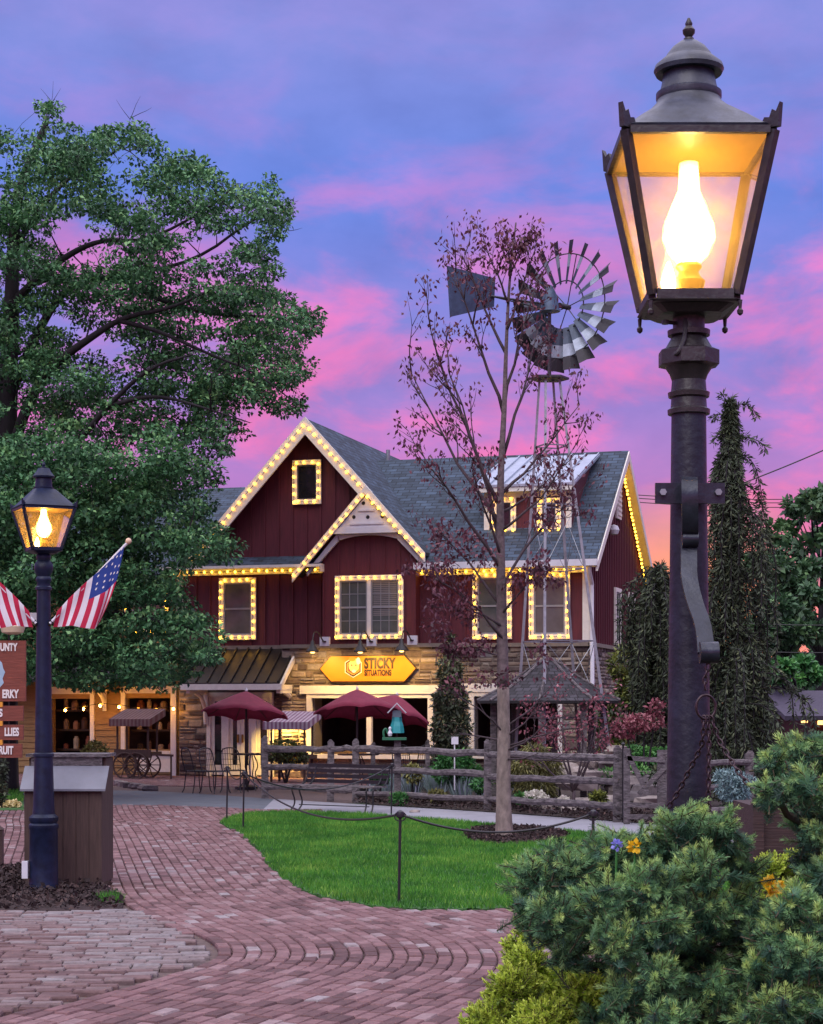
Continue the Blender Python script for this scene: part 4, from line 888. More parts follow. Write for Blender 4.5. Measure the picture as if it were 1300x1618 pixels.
q = MB(); q.lathe([(.088, 0), (.071, zz(1250)), (.062, zz(900)), (.057, zz(657))], c1, 8, ph=math.pi/8); q.v = []; q.f = []; q.t = []; q.uv = []
q.lathe([(.12, 0), (.12, .25), (.09, .3), (.069, zz(1250)), (.060, zz(900)), (.0545, zz(656))], c1, 40); q.build('post_shaft', MT['post_grey'], nl, smooth=True)
q = MB(); q.tube([c1 + Vector((-.048, -.02, 2.955)), c1 + Vector((-.075, -.03, 2.955))], .006, 8); q.lathe([(.012, -.006), (.012, .006)], c1 + Vector((-.078, -.03, 2.955)), 8); q.tube(smooth_line([c1 + Vector((-.02, -.052, 2.96)), c1 + Vector((-.022, -.075, 2.90)), c1 + Vector((-.045, -.09, 2.85)), c1 + Vector((-.056, -.08, 2.845))], 2), .007, 8); q.build('gas_cock', MT['lamp_bronze'], nl, smooth=True)
q = MB(); yb = Y1 - .066
q.box(1030*s_ - 1.3, 1138*s_ - 1.3, yb - .018, yb, zz(800), zz(768)); pl = q.build('strap_plate', MT['bracket'], nl)
for bx_ in (1041, 1127): q = MB(); q.tube([Vector(((bx_ - 650)*s_, yb - .034, zz(783))), Vector(((bx_ - 650)*s_, yb - .018, zz(783)))], .011, 6); q.build('bolt', MT['metal_grey'], pl)
def ribbon(mb, pts, w, th):
    pts = [Vector(p) for p in pts]; vs = []; m = len(pts)
    for i, p in enumerate(pts):
        d = (pts[min(i+1, m-1)] - pts[max(i-1, 0)]).normalized(); nrm = Vector((1, 0, 0)).cross(d).normalized()
        ww = w[i] if isinstance(w, list) else w
        vs += [p + Vector((sx*ww/2, 0, 0)) + nrm*sy*th/2 for sx, sy in ((-1,-1),(1,-1),(1,1),(-1,1))]
    fs = [(i*4+k, i*4+(k+1) % 4, (i+1)*4+(k+1) % 4, (i+1)*4+k) for i in range(m-1) for k in range(4)] + [(3,2,1,0), tuple((m-1)*4+k for k in range(4))]
    return mb.add(vs, fs)
def bp_(px, py, dy): return Vector(((px - 650)*(Y1 - dy)/F, Y1 - dy, H + (HY - py)*(Y1 - dy)/F))
q = MB(); ribbon(q, smooth_line([bp_(1089, 802, .09), bp_(1089, 775, .088), bp_(1089, 757, .11), bp_(1089, 756, .14), bp_(1089, 775, .165), bp_(1090, 805, .16), bp_(1090, 838, .13), bp_(1090, 846, .10)], 2), .050, .012); q.tube([bp_(1077, 852, .1), bp_(1102, 852, .1)], .026, 12); q.build('hook_loop', MT['bracket'], nl, smooth=True)
q = MB(); ribbon(q, smooth_line([bp_(1088, 856, .085), bp_(1088, 885, .12), bp_(1088, 915, .15), bp_(1098, 955, .18), bp_(1110, 985, .22), bp_(1114, 1015, .27), bp_(1115, 1032, .29)], 2), .050, .012)
q.tube([bp_(1105, 1031, .3), bp_(1134, 1031, .3)], .033, 18); q.build('hook_arm', MT['bracket'], nl, smooth=True)
# chain hanging from the arm
ch = thing('hanging_chain', 'rusty iron chain with a large ring hanging from the lamp post arm', 'chain', bp_(1118, 1048, .3))
def chain(pts, L=.026, w=.013, r=.0028, m='bracket'):
    q = MB(); line = resample([Vector(p) for p in pts], L*.72)
    for i, (a, b) in enumerate(zip(line, line[1:])):
        d = (b - a).normalized(); sidev = d.cross(Vector((.35, 1, .1))).normalized(); 
        if i % 2: sidev = d.cross(sidev).normalized()
        c = (a + b)/2; q.tube([c + d*math.cos(t)*L/2 + sidev*math.sin(t)*w/2 for t in [k*math.pi/5 for k in range(10)]], r, 5, closed=True)
    o = q.build('chain_strand', MT[m], ch, smooth='all'); return o
MT['chain'] = mat('rusting_chain', (.06, .04, .045), .4, .7, var=.5, scale=60)
chain([bp_(1119, 1050, .3), bp_(1113, 1076, .3), bp_(1115, 1098, .3)], m='chain')
q = MB(); rc = bp_(1115, 1117, .3); q.tube([rc + Vector((.030*math.cos(a), .008*math.cos(a), .036*math.sin(a))) for a in [k*math.pi/14 for k in range(28)]], .0042, 7, closed=True); q.build('ring', MT['chain'], ch, smooth='all')
chain([bp_(1112, 1132, .3), bp_(1111, 1160, .3), bp_(1108, 1180, .28), bp_(1072, 1250, .22), bp_(1050, 1285, .2)], m='chain')
chain([bp_(1117, 1132, .3), bp_(1120, 1165, .3), bp_(1119, 1260, .3), bp_(1121, 1330, .3)], m='chain'); chain([bp_(1122, 1132, .3), bp_(1136, 1170, .3), bp_(1161, 1212, .35), bp_(1200, 1262, .4)], m='chain')
# the lamp by the bin
s2 = 1/168.6; X2, Y2 = -3.446, 17.2; z2 = lambda y: H + (HY - y)*s2; c2 = Vector((X2, Y2, 0))
bl = thing('gas_lamp', 'slim lit gas lamp on a blue black post, between the two flags', 'street lamp', (X2, Y2, 0))
zt2 = z2(805)
hood2 = [(.252, zt2 + .006, 0), (.260, zt2 + .018, 0), (.245, zt2 + .03, 0), (.10, zt2 + .185, .3), (.092, zt2 + .19, .9), (.095, zt2 + .205, 1), (.08, zt2 + .21, 1), (.074, zt2 + .29, 1), (.098, zt2 + .295, 1), (.102, zt2 + .31, 1), (.07, zt2 + .35, 1), (.052, zt2 + .385, 1), (.014, zt2 + .39, 1)]
lantern(bl, c2, z2(868), zt2, .27, .48, R(24), hood2, 'lamp_blue', 'lamp_blue', 'flame_small', .9, False)
q = MB(); q.lathe([(.02, zt2 + .385), (.022, zt2 + .40), (.012, zt2 + .405), (.018, zt2 + .42), (.006, zt2 + .45)], c2, 12); q.build('finial', MT['lamp_blue'], bl, smooth=True)
q = MB(); q.lathe([(.062, z2(933)), (.076, z2(932)), (.076, z2(928)), (.062, z2(926)), (.062, z2(920)), (.072, z2(918)), (.072, z2(914)), (.06, z2(911)), (.075, z2(906)), (.088, z2(900)), (.086, z2(892)), (.06, z2(886)), (.066, z2(882)), (.066, z2(878)), (.05, z2(874)), (.05, z2(866))], c2, 28); q.build('post_neck', MT['lamp_blue'], bl, smooth=True)
q = MB(); q.lathe([(.086, z2(1196)), (.096, z2(1195)), (.096, z2(1191)), (.082, z2(1189)), (.062, z2(933))], c2, 28); q.build('post_shaft', MT['lamp_blue'], bl, smooth=True)
q = MB(); q.lathe([(.145, 0), (.135, .03), (.13, z2(1310)), (.138, z2(1308)), (.138, z2(1303)), (.122, z2(1300)), (.136, z2(1296)), (.136, z2(1291)), (.104, z2(1286)), (.098, z2(1270)), (.085, z2(1196))], c2, 28)
q.build('post_base', MT['lamp_blue'], bl, smooth=True)
q = MB(); q.box(X2 - .185, X2 - .13, Y2 - .10, Y2 - .04, .14, .30); q.build('socket_box', MT['cap_white'], bl)

# ------------------------------------------------------------------ bin, flags, hanging signs
yB = 17.55
def bin_pt(px, py, Y=yB): return P(px, py, Y)
x0, x1 = (38 - 650)*yB/F, (161 - 650)*yB/F; zr0 = H + (HY - 1243)*yB/F; ztop = H + (HY - 1192)*yB/F
tb = thing('litter_bin', 'brown wooden litter bin with grey sloping lid behind the blue lamp post', 'bin', ((x0+x1)/2, yB + .3, 0))
q = MB(); n_ = 6; dw = (x1 - x0)/n_
for i in range(n_): q.box(x0 + i*dw + .002, x0 + (i+1)*dw - .002, yB + random.uniform(0, .003), yB + .03, .04, zr0 + .02, random.random())
for i in range(6): q.box(x0 + .001, x0 + .03, yB + .03 + i*.1 + .002, yB + .13 + i*.1 - .002, .04, (ztop - .04 if i > 1 else zr0 - .0 + i*.12)); q.box(x1 - .03, x1 - .001, yB + .03 + i*.1 + .002, yB + .13 + i*.1 - .002, .04, (ztop - .04 if i > 1 else zr0 - .0 + i*.12))
q.box(x0, x1, yB + .63, yB + .66, .04, ztop - .04); q.build('body', MT['wood_brown'], tb)
q = MB(lambda p: (p[1], p[0], p[2])); q.prism([(yB - .05, zr0 - .02), (yB + .18, ztop - .115), (yB + .18, ztop - .135), (yB - .05, zr0 - .04)], x0 - .03, x1 + .04); q.build('sloping_lid', mat('grey_lid_paint', (.17, .18, .22), .5, var=.15, scale=4), tb)
q = MB(); q.box(x0 - .02, x1 + .02, yB + .165, yB + .72, ztop - .03, ztop); q.box(x0 + .03, x1 - .03, yB + .185, yB + .2, ztop - .13, ztop - .03); q.build('top_board', MT['wood_grey'], tb)
MT['flag'] = mat('flag_cloth', (.6, .6, .6), .75, var=.06, tint=((0, (.55, .018, .07)), (.33, (.55, .018, .07)), (.34, (.018, .05, .27)), (.66, (.018, .05, .27)), (.67, (.80, .78, .82)), (1, (.80, .78, .82))), trans=.25)
for s in MT['flag'].node_tree.nodes:
    if s.type == 'VALTORGB' and len(s.color_ramp.elements) == 6: s.color_ramp.interpolation = 'CONSTANT'
def flag(label, mirror):
    sg = -1 if mirror else 1
    def FP(px, py, dy=0.0): return P(69 + sg*(px - 69) - (2 if mirror else 0), py, Y2 - .05 - dy)
    tip, low = (202, 857), (79, 985)
    t = thing('flag', label, 'flag', FP(*low), 'american flags on the slim lamp post')
    q = MB(); q.tube([FP(*low), FP(*tip)], .014, 10); q.build('pole', MT['cap_white'], t, smooth=True)
    q = MB(); q.lathe([(.004, -.03), (.024, -.018), (.03, 0), (.022, .022), (.004, .03)], FP(203, 855), 12); q.build('pole_ball', mat('pale_wood_ball', (.7, .5, .35), .5), t, smooth='all')
    q = MB(); q.tube([FP(74, 990, -.04), FP(83, 981)], .02, 8); q.build('pole_socket', MT['iron'], t)
    na, nb = 39, 22; grid = []
    ctrl = [(0, (196, 864), (158, 982)), (.30, (176, 884), (150, 994)), (.50, (152, 906), (131, 992)), (.65, (133, 922), (112, 988)), (.82, (110, 944), (100, 990)), (1, (90, 966), (84, 991))]
    def lerp(a):
        for (a0, p0, q0), (a1, p1, q1) in zip(ctrl, ctrl[1:]):
            if a <= a1 + 1e-9: f = (a - a0)/(a1 - a0); return [x + (y - x)*f for x, y in zip(p0 + q0, p1 + q1)]
    for i in range(na + 1):
        a = i/na; x0, y0, x1, y1 = lerp(a); row = []
        for j in range(nb + 1):
            b = j/nb; wv = .03*math.sin(a*17 + b*2.2)*b + .025*math.sin(a*8 - b*3)*b; bow = 6*math.sin(b*math.pi)*(1 - a)
            row.append(FP(x0 + (x1 - x0)*b + bow*.9, y0 + (y1 - y0)*b, wv + .02))
        grid.append(row)
    q = MB(); vs = [p for r in grid for p in r]; fs = []; ts = []
    for i in range(na):
        for j in range(nb):
            fs.append((i*(nb+1)+j, i*(nb+1)+j+1, (i+1)*(nb+1)+j+1, (i+1)*(nb+1)+j)); st = i//3
            ts.append(.5 if (st < 7 and j < nb*.42) else (.1 if st % 2 == 0 else .9))
    q.add(vs, fs, ts); cl = q.build('cloth', MT['flag'], t, smooth='all')
    q = MB()
    for r in range(5):
        for k in range(4):
            a = (r + .5)/5*7/13; b = (k + .35 + .5*(r % 2))/4.2*.42; i = int(a*na); j = int(b*nb); p = grid[i][j]; d1 = (grid[i+1][j] - p).normalized(); d2 = (grid[i][j+1] - p).normalized(); n = d1.cross(d2).normalized()
            n = n if n.y < 0 else -n; pts = []
            for m_ in range(10): rr = .016 if m_ % 2 == 0 else .007; pts.append(p + n*.004 + d1*rr*math.cos(m_*math.pi/5) + d2*rr*math.sin(m_*math.pi/5))
            q.add(pts, [tuple(range(10))])
    q.build('stars', MT['sign_white'], cl)
flag('stars and stripes flag hanging right of the slim lamp post', False)
flag('striped flag cut by the photo edge, left of the slim lamp post', True)
# hanging shop signs at the left edge
yS = 18.6
def SP(px, py, dy=0): return P(px, py, yS - dy)
post = thing('sign_post', 'pale timber sign post with a long arm carrying the red brown boards', 'sign post', (SP(-95, 1300).x, yS, 0))
q = MB(); xx = SP(-95, 1300).x; q.box(xx - .06, xx + .06, yS - .06, yS + .06, 0, H + (HY - 940)*yS/F); q.build('post', MT['wood_grey'], post)
q = MB(); q.beam(SP(-100, 975), SP(62, 975), .07, .085); q.beam(SP(-95, 1030), SP(-20, 980), .05, .06); q.build('arm', mat('grey_painted_arm', (.36, .36, .40), .6), post)
boards = [('large', -95, 41, 1012, 1108, 'large red brown hanging board with a pale blue map shape on it', [('UNTY', 27, 1023, .105), ('ERKY', 29, 1097, .115)]),
          ('s', -90, 37, 1115, 1139, 'red brown hanging board, first below the large map board', [('S', 4, 1127, .105)]),
          ('l', -90, 37, 1145, 1169, 'red brown hanging board, second below the large map board', [('LLIES', 30, 1157, .112)]),
          ('f', -90, 35, 1175, 1197, 'red brown hanging board, lowest of the hanging boards', [('RUIT', 21, 1186, .112)])]
prev = 985
for key, xa, xb, ya, yb_, lab, words in boards:
    t = thing('hanging_sign', lab, 'sign', SP((xa + xb)/2, yb_), 'hanging boards at the left edge')
    a, b = SP(xa, yb_), SP(xb, ya); q = MB(); q.box(a.x, b.x, yS - .02, yS + .02, a.z, b.z); bo = q.build('board', MT['sign_red'], t)
    q = MB()
    for hx in (14, -70): q.tube([SP(hx, ya), SP(hx, prev)], .008, 6)
    q.build('hanger', MT['iron'], t)
    for w_, wx, wy, sz in words:
        p = SP(wx, wy, .024); M4 = Matrix.Translation(p) @ Matrix.Rotation(R(90), 4, 'X'); text_mesh('lettering', w_, sz, MT['sign_white'], M4, t, 'RIGHT', .60 if len(w_) > 1 else .8, .0045)
    if key == 'large':
        shp = [(-60, 1036), (-20, 1034), (-4, 1040), (3, 1047), (5, 1056), (8, 1062), (4, 1072), (6, 1079), (0, 1086), (-20, 1088), (-60, 1086)]; q = MB(); vs = [SP(x, y, .024) for x, y in shp]; vs2 = [v + Vector((0, .006, 0)) for v in vs]; n = len(vs)
        q.add(vs + vs2, [tuple(range(n))] + [(i, (i+1) % n, (i+1) % n + n, i + n) for i in range(n)]); q.build('map_shape', mat('pale_blue_sign_paint', (.35, .52, .66), .6, var=.1), t)
    else:
        q = MB(); a, b = SP(-12, ya + 2, .022), SP(4, ya - 6, .022)
        if key != 's' or True: q.box(a.x, b.x, yS - .026, yS + .01, a.z, b.z + .0); q.build('orange_tab', MT['sign_gold'], t)
    prev = yb_
q = MB(); gp_ = SP(20, 990); q.lathe([(.05, -.08), (.11, -.06), (.13, 0), (.10, .05), (.05, .075)], gp_, 16); o = q.build('globe_light', mat('cream_globe', (.7, .6, .42), .4), None, smooth=True); tag(o, 'cream globe light under the grey sign arm, beside the left flag', 'globe light')
q = MB(); wp = G(-2, 1372); q.box(wp.x - .06, wp.x + .045, wp.y - .05, wp.y + .05, 0, .42); q.add([(wp.x - .07, wp.y - .06, .42), (wp.x + .055, wp.y - .06, .42), (wp.x + .055, wp.y + .06, .42), (wp.x - .07, wp.y + .06, .42), (wp.x, wp.y, .47)], [(0,1,4),(1,2,4),(2,3,4),(3,0,4),(0,3,2,1)]); o = q.build('bollard', MT['wood_brown'], None); tag(o, 'short brown wooden post at the left edge by the bark mulch', 'bollard')

# ------------------------------------------------------------------ patio furniture
def umbrella(px, py, Y, r, tilt, lab, rot=0.2, tx_=0.0):
    tip = P(px, py, Y); t = thing('patio_umbrella', lab, 'umbrella', (tip.x, Y, 0), 'maroon patio umbrellas')
    hC = .52*r; M4 = Matrix.Translation(tip) @ Matrix.Rotation(tilt, 4, 'X') @ Matrix.Rotation(tx_, 4, 'Y')
    q = MB(); seg = 8; sub = 6; rings = []; nr = 7
    for i in range(nr + 1):
        f = i/nr; row = []
        for k in range(seg*sub):
            a = rot + 2*math.pi*k/(seg*sub); w_ = (k % sub)/sub; m_ = abs(w_ - .5)*2
            rr = r*f*(.90 + .10*m_**2); dz = -hC*(f**1.2) + .055*f*f*(1 - m_**2) ; row.append(M4 @ Vector((rr*math.cos(a), rr*math.sin(a), dz)))
        rings.append(row)
    val = [M4 @ (M4.inverted() @ p + Vector((0, 0, -.045))) for p in rings[-1]]
    rings.append(val); n = seg*sub; vs = [p for r_ in rings for p in r_]
    q.add(vs, [(i*n+k, i*n+(k+1) % n, (i+1)*n+(k+1) % n, (i+1)*n+k) for i in range(len(rings)-1) for k in range(n)]); q.build('canopy', MT['maroon'], t, smooth='all')
    for k in range(seg):
        a = rot + 2*math.pi*k/seg; q = MB(); q.tube([M4 @ Vector((.03*math.cos(a), .03*math.sin(a), -.03)), M4 @ Vector((r*.98*math.cos(a), r*.98*math.sin(a), -hC - .015))], .009, 5); q.build('rib', MT['wood_brown'], t)
    q = MB(); q.tube([(tip.x, Y, 0.02), (tip.x, Y, tip.z - .25), tuple(tip)], .022, 10); q.build('pole', MT['iron'], t, smooth=True)
    q = MB(); q.lathe([(.01, -.02), (.03, 0), (.03, .03), (.012, .06), (.004, .075)], tip, 10); q.build('finial', MT['cap_white'], t)
    q = MB(); q.lathe([(.24, 0), (.24, .05), (.05, .09), (.035, .2)], (tip.x, Y, .02), 18); q.build('base', MT['iron'], t)
umbrella(389, 1092, 38.2, .92, R(-8), 'maroon patio umbrella in front of the white double doors', .3, R(3))
umbrella(564, 1089, 37.2, .90, R(-9), 'maroon patio umbrella beneath the yellow sign', .1, R(-2))
umbrella(627, 1098, 38.8, .86, R(-9), 'maroon patio umbrella behind the teal birdhouse', .45, R(14))
def cafe_chair(label):
    t = thing('cafe_chair', label, 'chair', (0, 0, 0), 'black wire chairs on the patio'); r = .012
    q = MB(); pts = [Vector((.2*math.cos(a)*1.0, .2*math.sin(a), .43)) for a in [k*math.pi/10 for k in range(20)]]; q.tube(pts, r, 6, closed=True)
    for i in range(-4, 5): x = i*.042; y = math.sqrt(max(.0, .2*.2 - x*x)); q.tube([(x, -y, .43), (x, y, .43)], .005, 4)
    q.build('seat', MT['iron'], t)
    q = MB(); q.tube(smooth_line([(-.19, .17, .42), (-.2, .24, .66), (-.17, .28, .86), (0, .29, .90), (.17, .28, .86), (.2, .24, .66), (.19, .17, .42)], 2), r, 6)
    for i in range(-3, 4): q.tube([(i*.05, .19, .44), (i*.05, .285, .88)], .005, 4)
    for z in (.55, .66, .77): q.tube([(-.19, .16 + (z-.42)*.26, z), (.19, .16 + (z-.42)*.26, z)], .005, 4)
    q.build('backrest', MT['iron'], t)
    for x, y in ((-.19, -.15), (.19, -.15), (-.18, .17), (.18, .17)):
        q = MB(); q.tube(smooth_line([(x, y*.9, .43), (x*1.08, y*1.05, .2), (x*1.05, y*1.15, .06), (x*1.2, y*1.35, .0)], 2), r, 6); q.build('leg', MT['iron'], t)
    return t
chair = cafe_chair('black wire cafe chair nearest the dark stone pier'); first = True
for (px, py, rz, lab) in ((312, 1252, 2.2, 'black wire cafe chair nearest the dark stone pier'), (340, 1253, .9, 'black wire cafe chair in front of the left door leaf'), (370, 1251, 2.9, 'black wire cafe chair seen from behind beside the wire table'), (640, 1243, .4, 'black wire cafe chair behind the fence under the birdhouse'), (668, 1242, 3.5, 'black wire cafe chair behind the fence, right of the birdhouse')):
    o = chair if first else copy_tree(chair); first = False; o.location = G(px, py, .026); o.rotation_euler.z = rz; o['label'] = lab
def cafe_table(p, r, lab):
    t = thing('cafe_table', lab, 'table', p, 'wire patio tables'); q = MB(); q.lathe([(r, .72), (r, .745), (r*.97, .748)], p, 24); q.build('tabletop', MT['iron'], t)
    for k in range(4): a = k*math.pi/2 + .4; q = MB(); q.tube(smooth_line([p + Vector((.05*math.cos(a), .05*math.sin(a), .72)), p + Vector((.16*math.cos(a), .16*math.sin(a), .5)), p + Vector((.05*math.cos(a), .05*math.sin(a), .3)), p + Vector((.3*math.cos(a), .3*math.sin(a), .0))], 2), .012, 6); q.build('leg', MT['iron'], t)
cafe_table(G(397, 1248, .026), .42, 'round black wire table under the umbrella by the doors'); cafe_table(G(566, 1249, .026), .42, 'round black wire table under the umbrella beneath the yellow sign')
# park bench on the footpath
bp0 = G(462, 1282); bp1 = G(592, 1287); bc = (bp0 + bp1)/2; bd = (bp1 - bp0).normalized(); bn = Vector((-bd.y, bd.x, 0)); LB = (bp1 - bp0).length
bt = thing('park_bench', 'dark metal slatted bench at the back edge of the lawn', 'bench', bc); hb = LB/2
def BN(a, b, z): return bc + bd*a + bn*b + Vector((0, 0, z))
q = MB(lambda p: BN(*p))
for i in range(4): q.box(-hb, hb, -.02 + i*.1, .06 + i*.1, .42, .445, random.random())
q.build('seat', MT['wood_grey'], bt)
q = MB(lambda p: BN(*p))
for i in range(4): q.box(-hb, hb, .385 + i*.025, .405 + i*.025, .47 + i*.085, .53 + i*.085, random.random())
q.build('backrest', MT['iron'], bt)
for a in (-hb + .15, -hb + .0, hb - .15, hb - .02):
    q = MB(); q.tube(smooth_line([BN(a, .48, .78), BN(a, .38, .44), BN(a, .0, .42), BN(a, -.03, .36), BN(a + (.05 if a < 0 else -.03), .03, .15), BN(a - .02, -.05, .0)], 2), .014, 6); q.build('leg', MT['iron'], bt)
q = MB(); q.tube([BN(-hb + .12, .02, .12), BN(hb - .12, .02, .12)], .009, 6); q.build('stretcher', MT['iron'], bt)
# carts
def cart(name, label, p0, L_, D_, deck, top, wheels, canopy_w, mt_c):
    t = thing(name, label, 'cart', p0)
    def C(u, v, z): return p0 + Vector((u*CT + v*ST, -u*ST + v*CT, z))
    q = MB(lambda p: C(*p)); q.box(0, L_, 0, D_, deck - .09, deck); q.box(0, L_, -.03, -.002, deck - .14, deck + .06); q.build('deck', MT['wood_brown'], t)
    for u in (.06, L_ - .1):
        for v in (.03, D_ - .06): q = MB(); q.beam(C(u, v, deck), C(u, v, top), .045, .045); q.build('canopy_post', MT['wood_brown'], t)
    q = MB(lambda p: C(*p)); n = 22; vs, fs, ts = [], [], []
    w0, w1 = -canopy_w, L_ + canopy_w
    for i in range(n):
        a, b = w0 + (w1 - w0)*i/n, w0 + (w1 - w0)*(i+1)/n; q.add([(a, -.2, top - .02), (b, -.2, top - .02), (b, D_ + .1, top + .22), (a, D_ + .1, top + .22), (a, -.2, top - .19), (b, -.2, top - .19)], [(0,1,2,3),(4,5,1,0)], i % 2)
    for v_ in range(6):
        for u in (w0, w1): a, b = -.2 + (D_ + .3)*v_/6, -.2 + (D_ + .3)*(v_+1)/6; za = top - .02 + .24*v_/6; zb_ = top - .02 + .24*(v_+1)/6; q.add([(u, a, za), (u, b, zb_), (u, b, zb_ - .17), (u, a, za - .17)], [(0,1,2,3)], v_ % 2)
    q.build('striped_canopy', mt_c, t)
    if wheels:
        for u, v in ((.3, -.07), (L_*.62, -.07), (.3, D_ + .05), (L_*.62, D_ + .05)):
            q = MB(); rw = (deck - .06)*.52; cz = rw + .01; q.tube([C(u + rw*math.cos(a), v, cz + rw*math.sin(a)) for a in [k*math.pi/14 for k in range(28)]], .022, 6, closed=True)
            for k in range(10): a = k*math.pi/5; q.beam(C(u, v, cz), C(u + rw*math.cos(a), v, cz + rw*math.sin(a)), .02, .02)
            q.tube([C(u, v - .04, cz), C(u, v + .04, cz)], .05, 10); q.build('wheel', MT['wood_brown'], t)
        q = MB(); q.beam(C(L_ - .1, .02, deck - .05), C(L_ + .55, .02, deck - .08), .05, .05); q.beam(C(L_ + .5, .02, deck - .08), C(L_ + .5, .02, 0), .04, .04); q.build('shaft', MT['wood_brown'], t)
    else:
        q = MB()
        for u in (.06, L_ - .1): q.beam(C(u, .03, 0), C(u, .03, deck), .05, .05); q.beam(C(u, D_ - .06, 0), C(u, D_ - .06, deck), .05, .05)
        q.build('stand_leg', MT['wood_brown'], t)
    return t
MT['stripe_a'] = mat('dark_striped_awning', (.2, .1, .1), .8, tint=((0, (.12, .05, .055)), (.5, (.12, .05, .055)), (.51, (.17, .115, .11)), (1, (.17, .115, .11)))); MT['stripe_b'] = mat('lilac_striped_awning', (.4, .3, .4), .8, tint=((0, (.24, .13, .21)), (.5, (.24, .13, .21)), (.51, (.46, .40, .46)), (1, (.46, .40, .46))))
c0 = G(181, 1230, .02); cart('vendor_cart', 'old brown wooden cart with spoked wheels and striped awning by the tan shop', c0, .95, .6, H + (HY - 1189)*c0.y/F, H + (HY - 1136)*c0.y/F, True, .05, MT['stripe_a'])
c0 = G(424, 1236, .026); cart('market_stand', 'market stand with a lilac striped awning left of the shop window', c0, .95, .6, .62, H + (HY - 1141)*c0.y/F, False, .06, MT['stripe_b'])
q = MB(); a = G(452, 1237, .7); yp = c0.y - .25; q.box(P(447, 1, yp).x, P(470, 1, yp).x, yp, yp + .015, P(1, 1208, yp).z, P(1, 1196, yp).z); o = q.build('price_card', MT['flower_y'], None); tag(o, 'small yellow card on the front of the lilac striped stand', 'card')

# rope barrier
def stanchion(px, py, lab, z=.035):
    p = G(px, py, 0); t = thing('rope_post', lab, 'rope post', (p.x, p.y, 0), 'thin iron rope posts round the lawn'); h = .80
    q = MB(); q.tube([(p.x, p.y, 0), (p.x + .012, p.y, h)], .0125, 8); q.build('rod', MT['iron'], t, smooth=True); q = MB(); c = Vector((p.x + .012, p.y, h + .01)); q.lathe([(.008, -.04), (.032, -.025), (.036, 0), (.03, .022), (.008, .035)], c, 12); q.tube([c + Vector((.05*math.cos(a), .0, .04*math.sin(a) - .02)) for a in [k*math.pi/8 for k in range(16)]], .006, 5, closed=True); q.build('knob', MT['iron'], t, smooth=True); return c
r1 = stanchion(630, 1434, 'thin iron rope post at the front edge of the lawn'); r2 = stanchion(384, 1314, 'thin iron rope post on the left tip of the lawn, nearer of two'); r3 = stanchion(358, 1299, 'thin iron rope post at the left tip of the lawn, farther of two'); r4 = stanchion(618, 1290, 'thin iron rope post at the back of the lawn near the bench'); r5 = stanchion(935, 1432, 'thin iron rope post behind the dwarf spruce')
def rope(a, b, sag, lab):
    pts = [a.lerp(b, i/24) - Vector((0, 0, sag*(1 - (2*i/24 - 1)**2))) for i in range(25)]; q = MB(); q.tube(pts, .0105, 7); o = q.build('rope', MT['iron'], None, smooth='all'); tag(o, lab, 'rope', 'ropes round the lawn')
rope(r2, r1, .26, 'dark rope sagging over the left side of the lawn'); rope(r1, r5, .16, 'dark rope running from the front rope post to the dwarf spruce'); rope(r3, r2, .12, 'short dark rope between the two posts at the lawn tip'); rope(r2, r4, .3, 'dark rope sagging along the back of the lawn before the bench')

# ------------------------------------------------------------------ split rail fences
def log(mb, a, b, r, n=7, seg=7, jit=.3, flat=1.0):
    a, b = Vector(a), Vector(b); pts = [a.lerp(b, i/seg) + Vector((0, random.uniform(-1, 1)*r*jit*.6, random.uniform(-1, 1)*r*jit)) for i in range(seg+1)]; mb.tube(pts, [r*random.uniform(.78, 1.12) for _ in pts], n)
def fence(lab, posts, rails, hp, pw=.13):
    P0 = [G(*p) for p in posts]; t = thing('split_rail_fence', lab, 'fence', P0[0])
    for p in P0:
        q = MB(); h = hp + random.uniform(-.05, .05); w_ = pw; q.beam(p - Vector((0, 0, .05)), p + Vector((random.uniform(-.02, .02), 0, h)), w_, w_*.75, up=(0, 1, 0), w2=w_*.9); q.beam(p + Vector((0, 0, h)), p + Vector((0, 0, h + .05)), w_*.9, w_*.68, up=(0, 1, 0), w2=w_*.3); q.build('post', MT['wood_grey'], t)
    for a, b in zip(P0, P0[1:]):
        for z, r in rails:
            q = MB(); d = (b - a).normalized(); s_ = (b - a).length; log(q, a - d*.06 + Vector((0, 0, z + random.uniform(-.03, .03))), b + d*.06 + Vector((0, 0, z + random.uniform(-.03, .03))), r, seg=max(5, int(s_*2.5))); q.build('rail', MT['wood_grey'], t)
    return t
fence('weathered split rail fence along the back of the footpath', [(419, 1262), (522, 1267), (562, 1269), (770, 1282), (975, 1300)], [(.22, .055), (.60, .06), (.97, .062)], 1.13)
fence('short weathered rail fence in front of the patio, behind the long fence', [(590, 1252), (676, 1250)], [(.45, .04), (.8, .045)], 1.0, .1)
fence('weathered rail fence running behind the post of the big lamp', [(1062, 1308), (1185, 1300), (1330, 1296)], [(.22, .05), (.55, .05), (.9, .05)], 1.0)
gt_ = thing('timber_gate', 'crooked timber gate with crossed braces beside the big lamp post', 'gate', G(1000, 1303))
a, b = G(990, 1303), G(1050, 1303)
q = MB(); q.beam(a, a + Vector((0, 0, 1.12)), .09, .08, up=(0, 1, 0)); q.build('hinge_post', MT['wood_grey'], gt_); q = MB(); q.beam(b, b + Vector((0, 0, 1.1)), .22, .06, up=(0, 1, 0)); q.build('end_board', MT['wood_grey'], gt_)
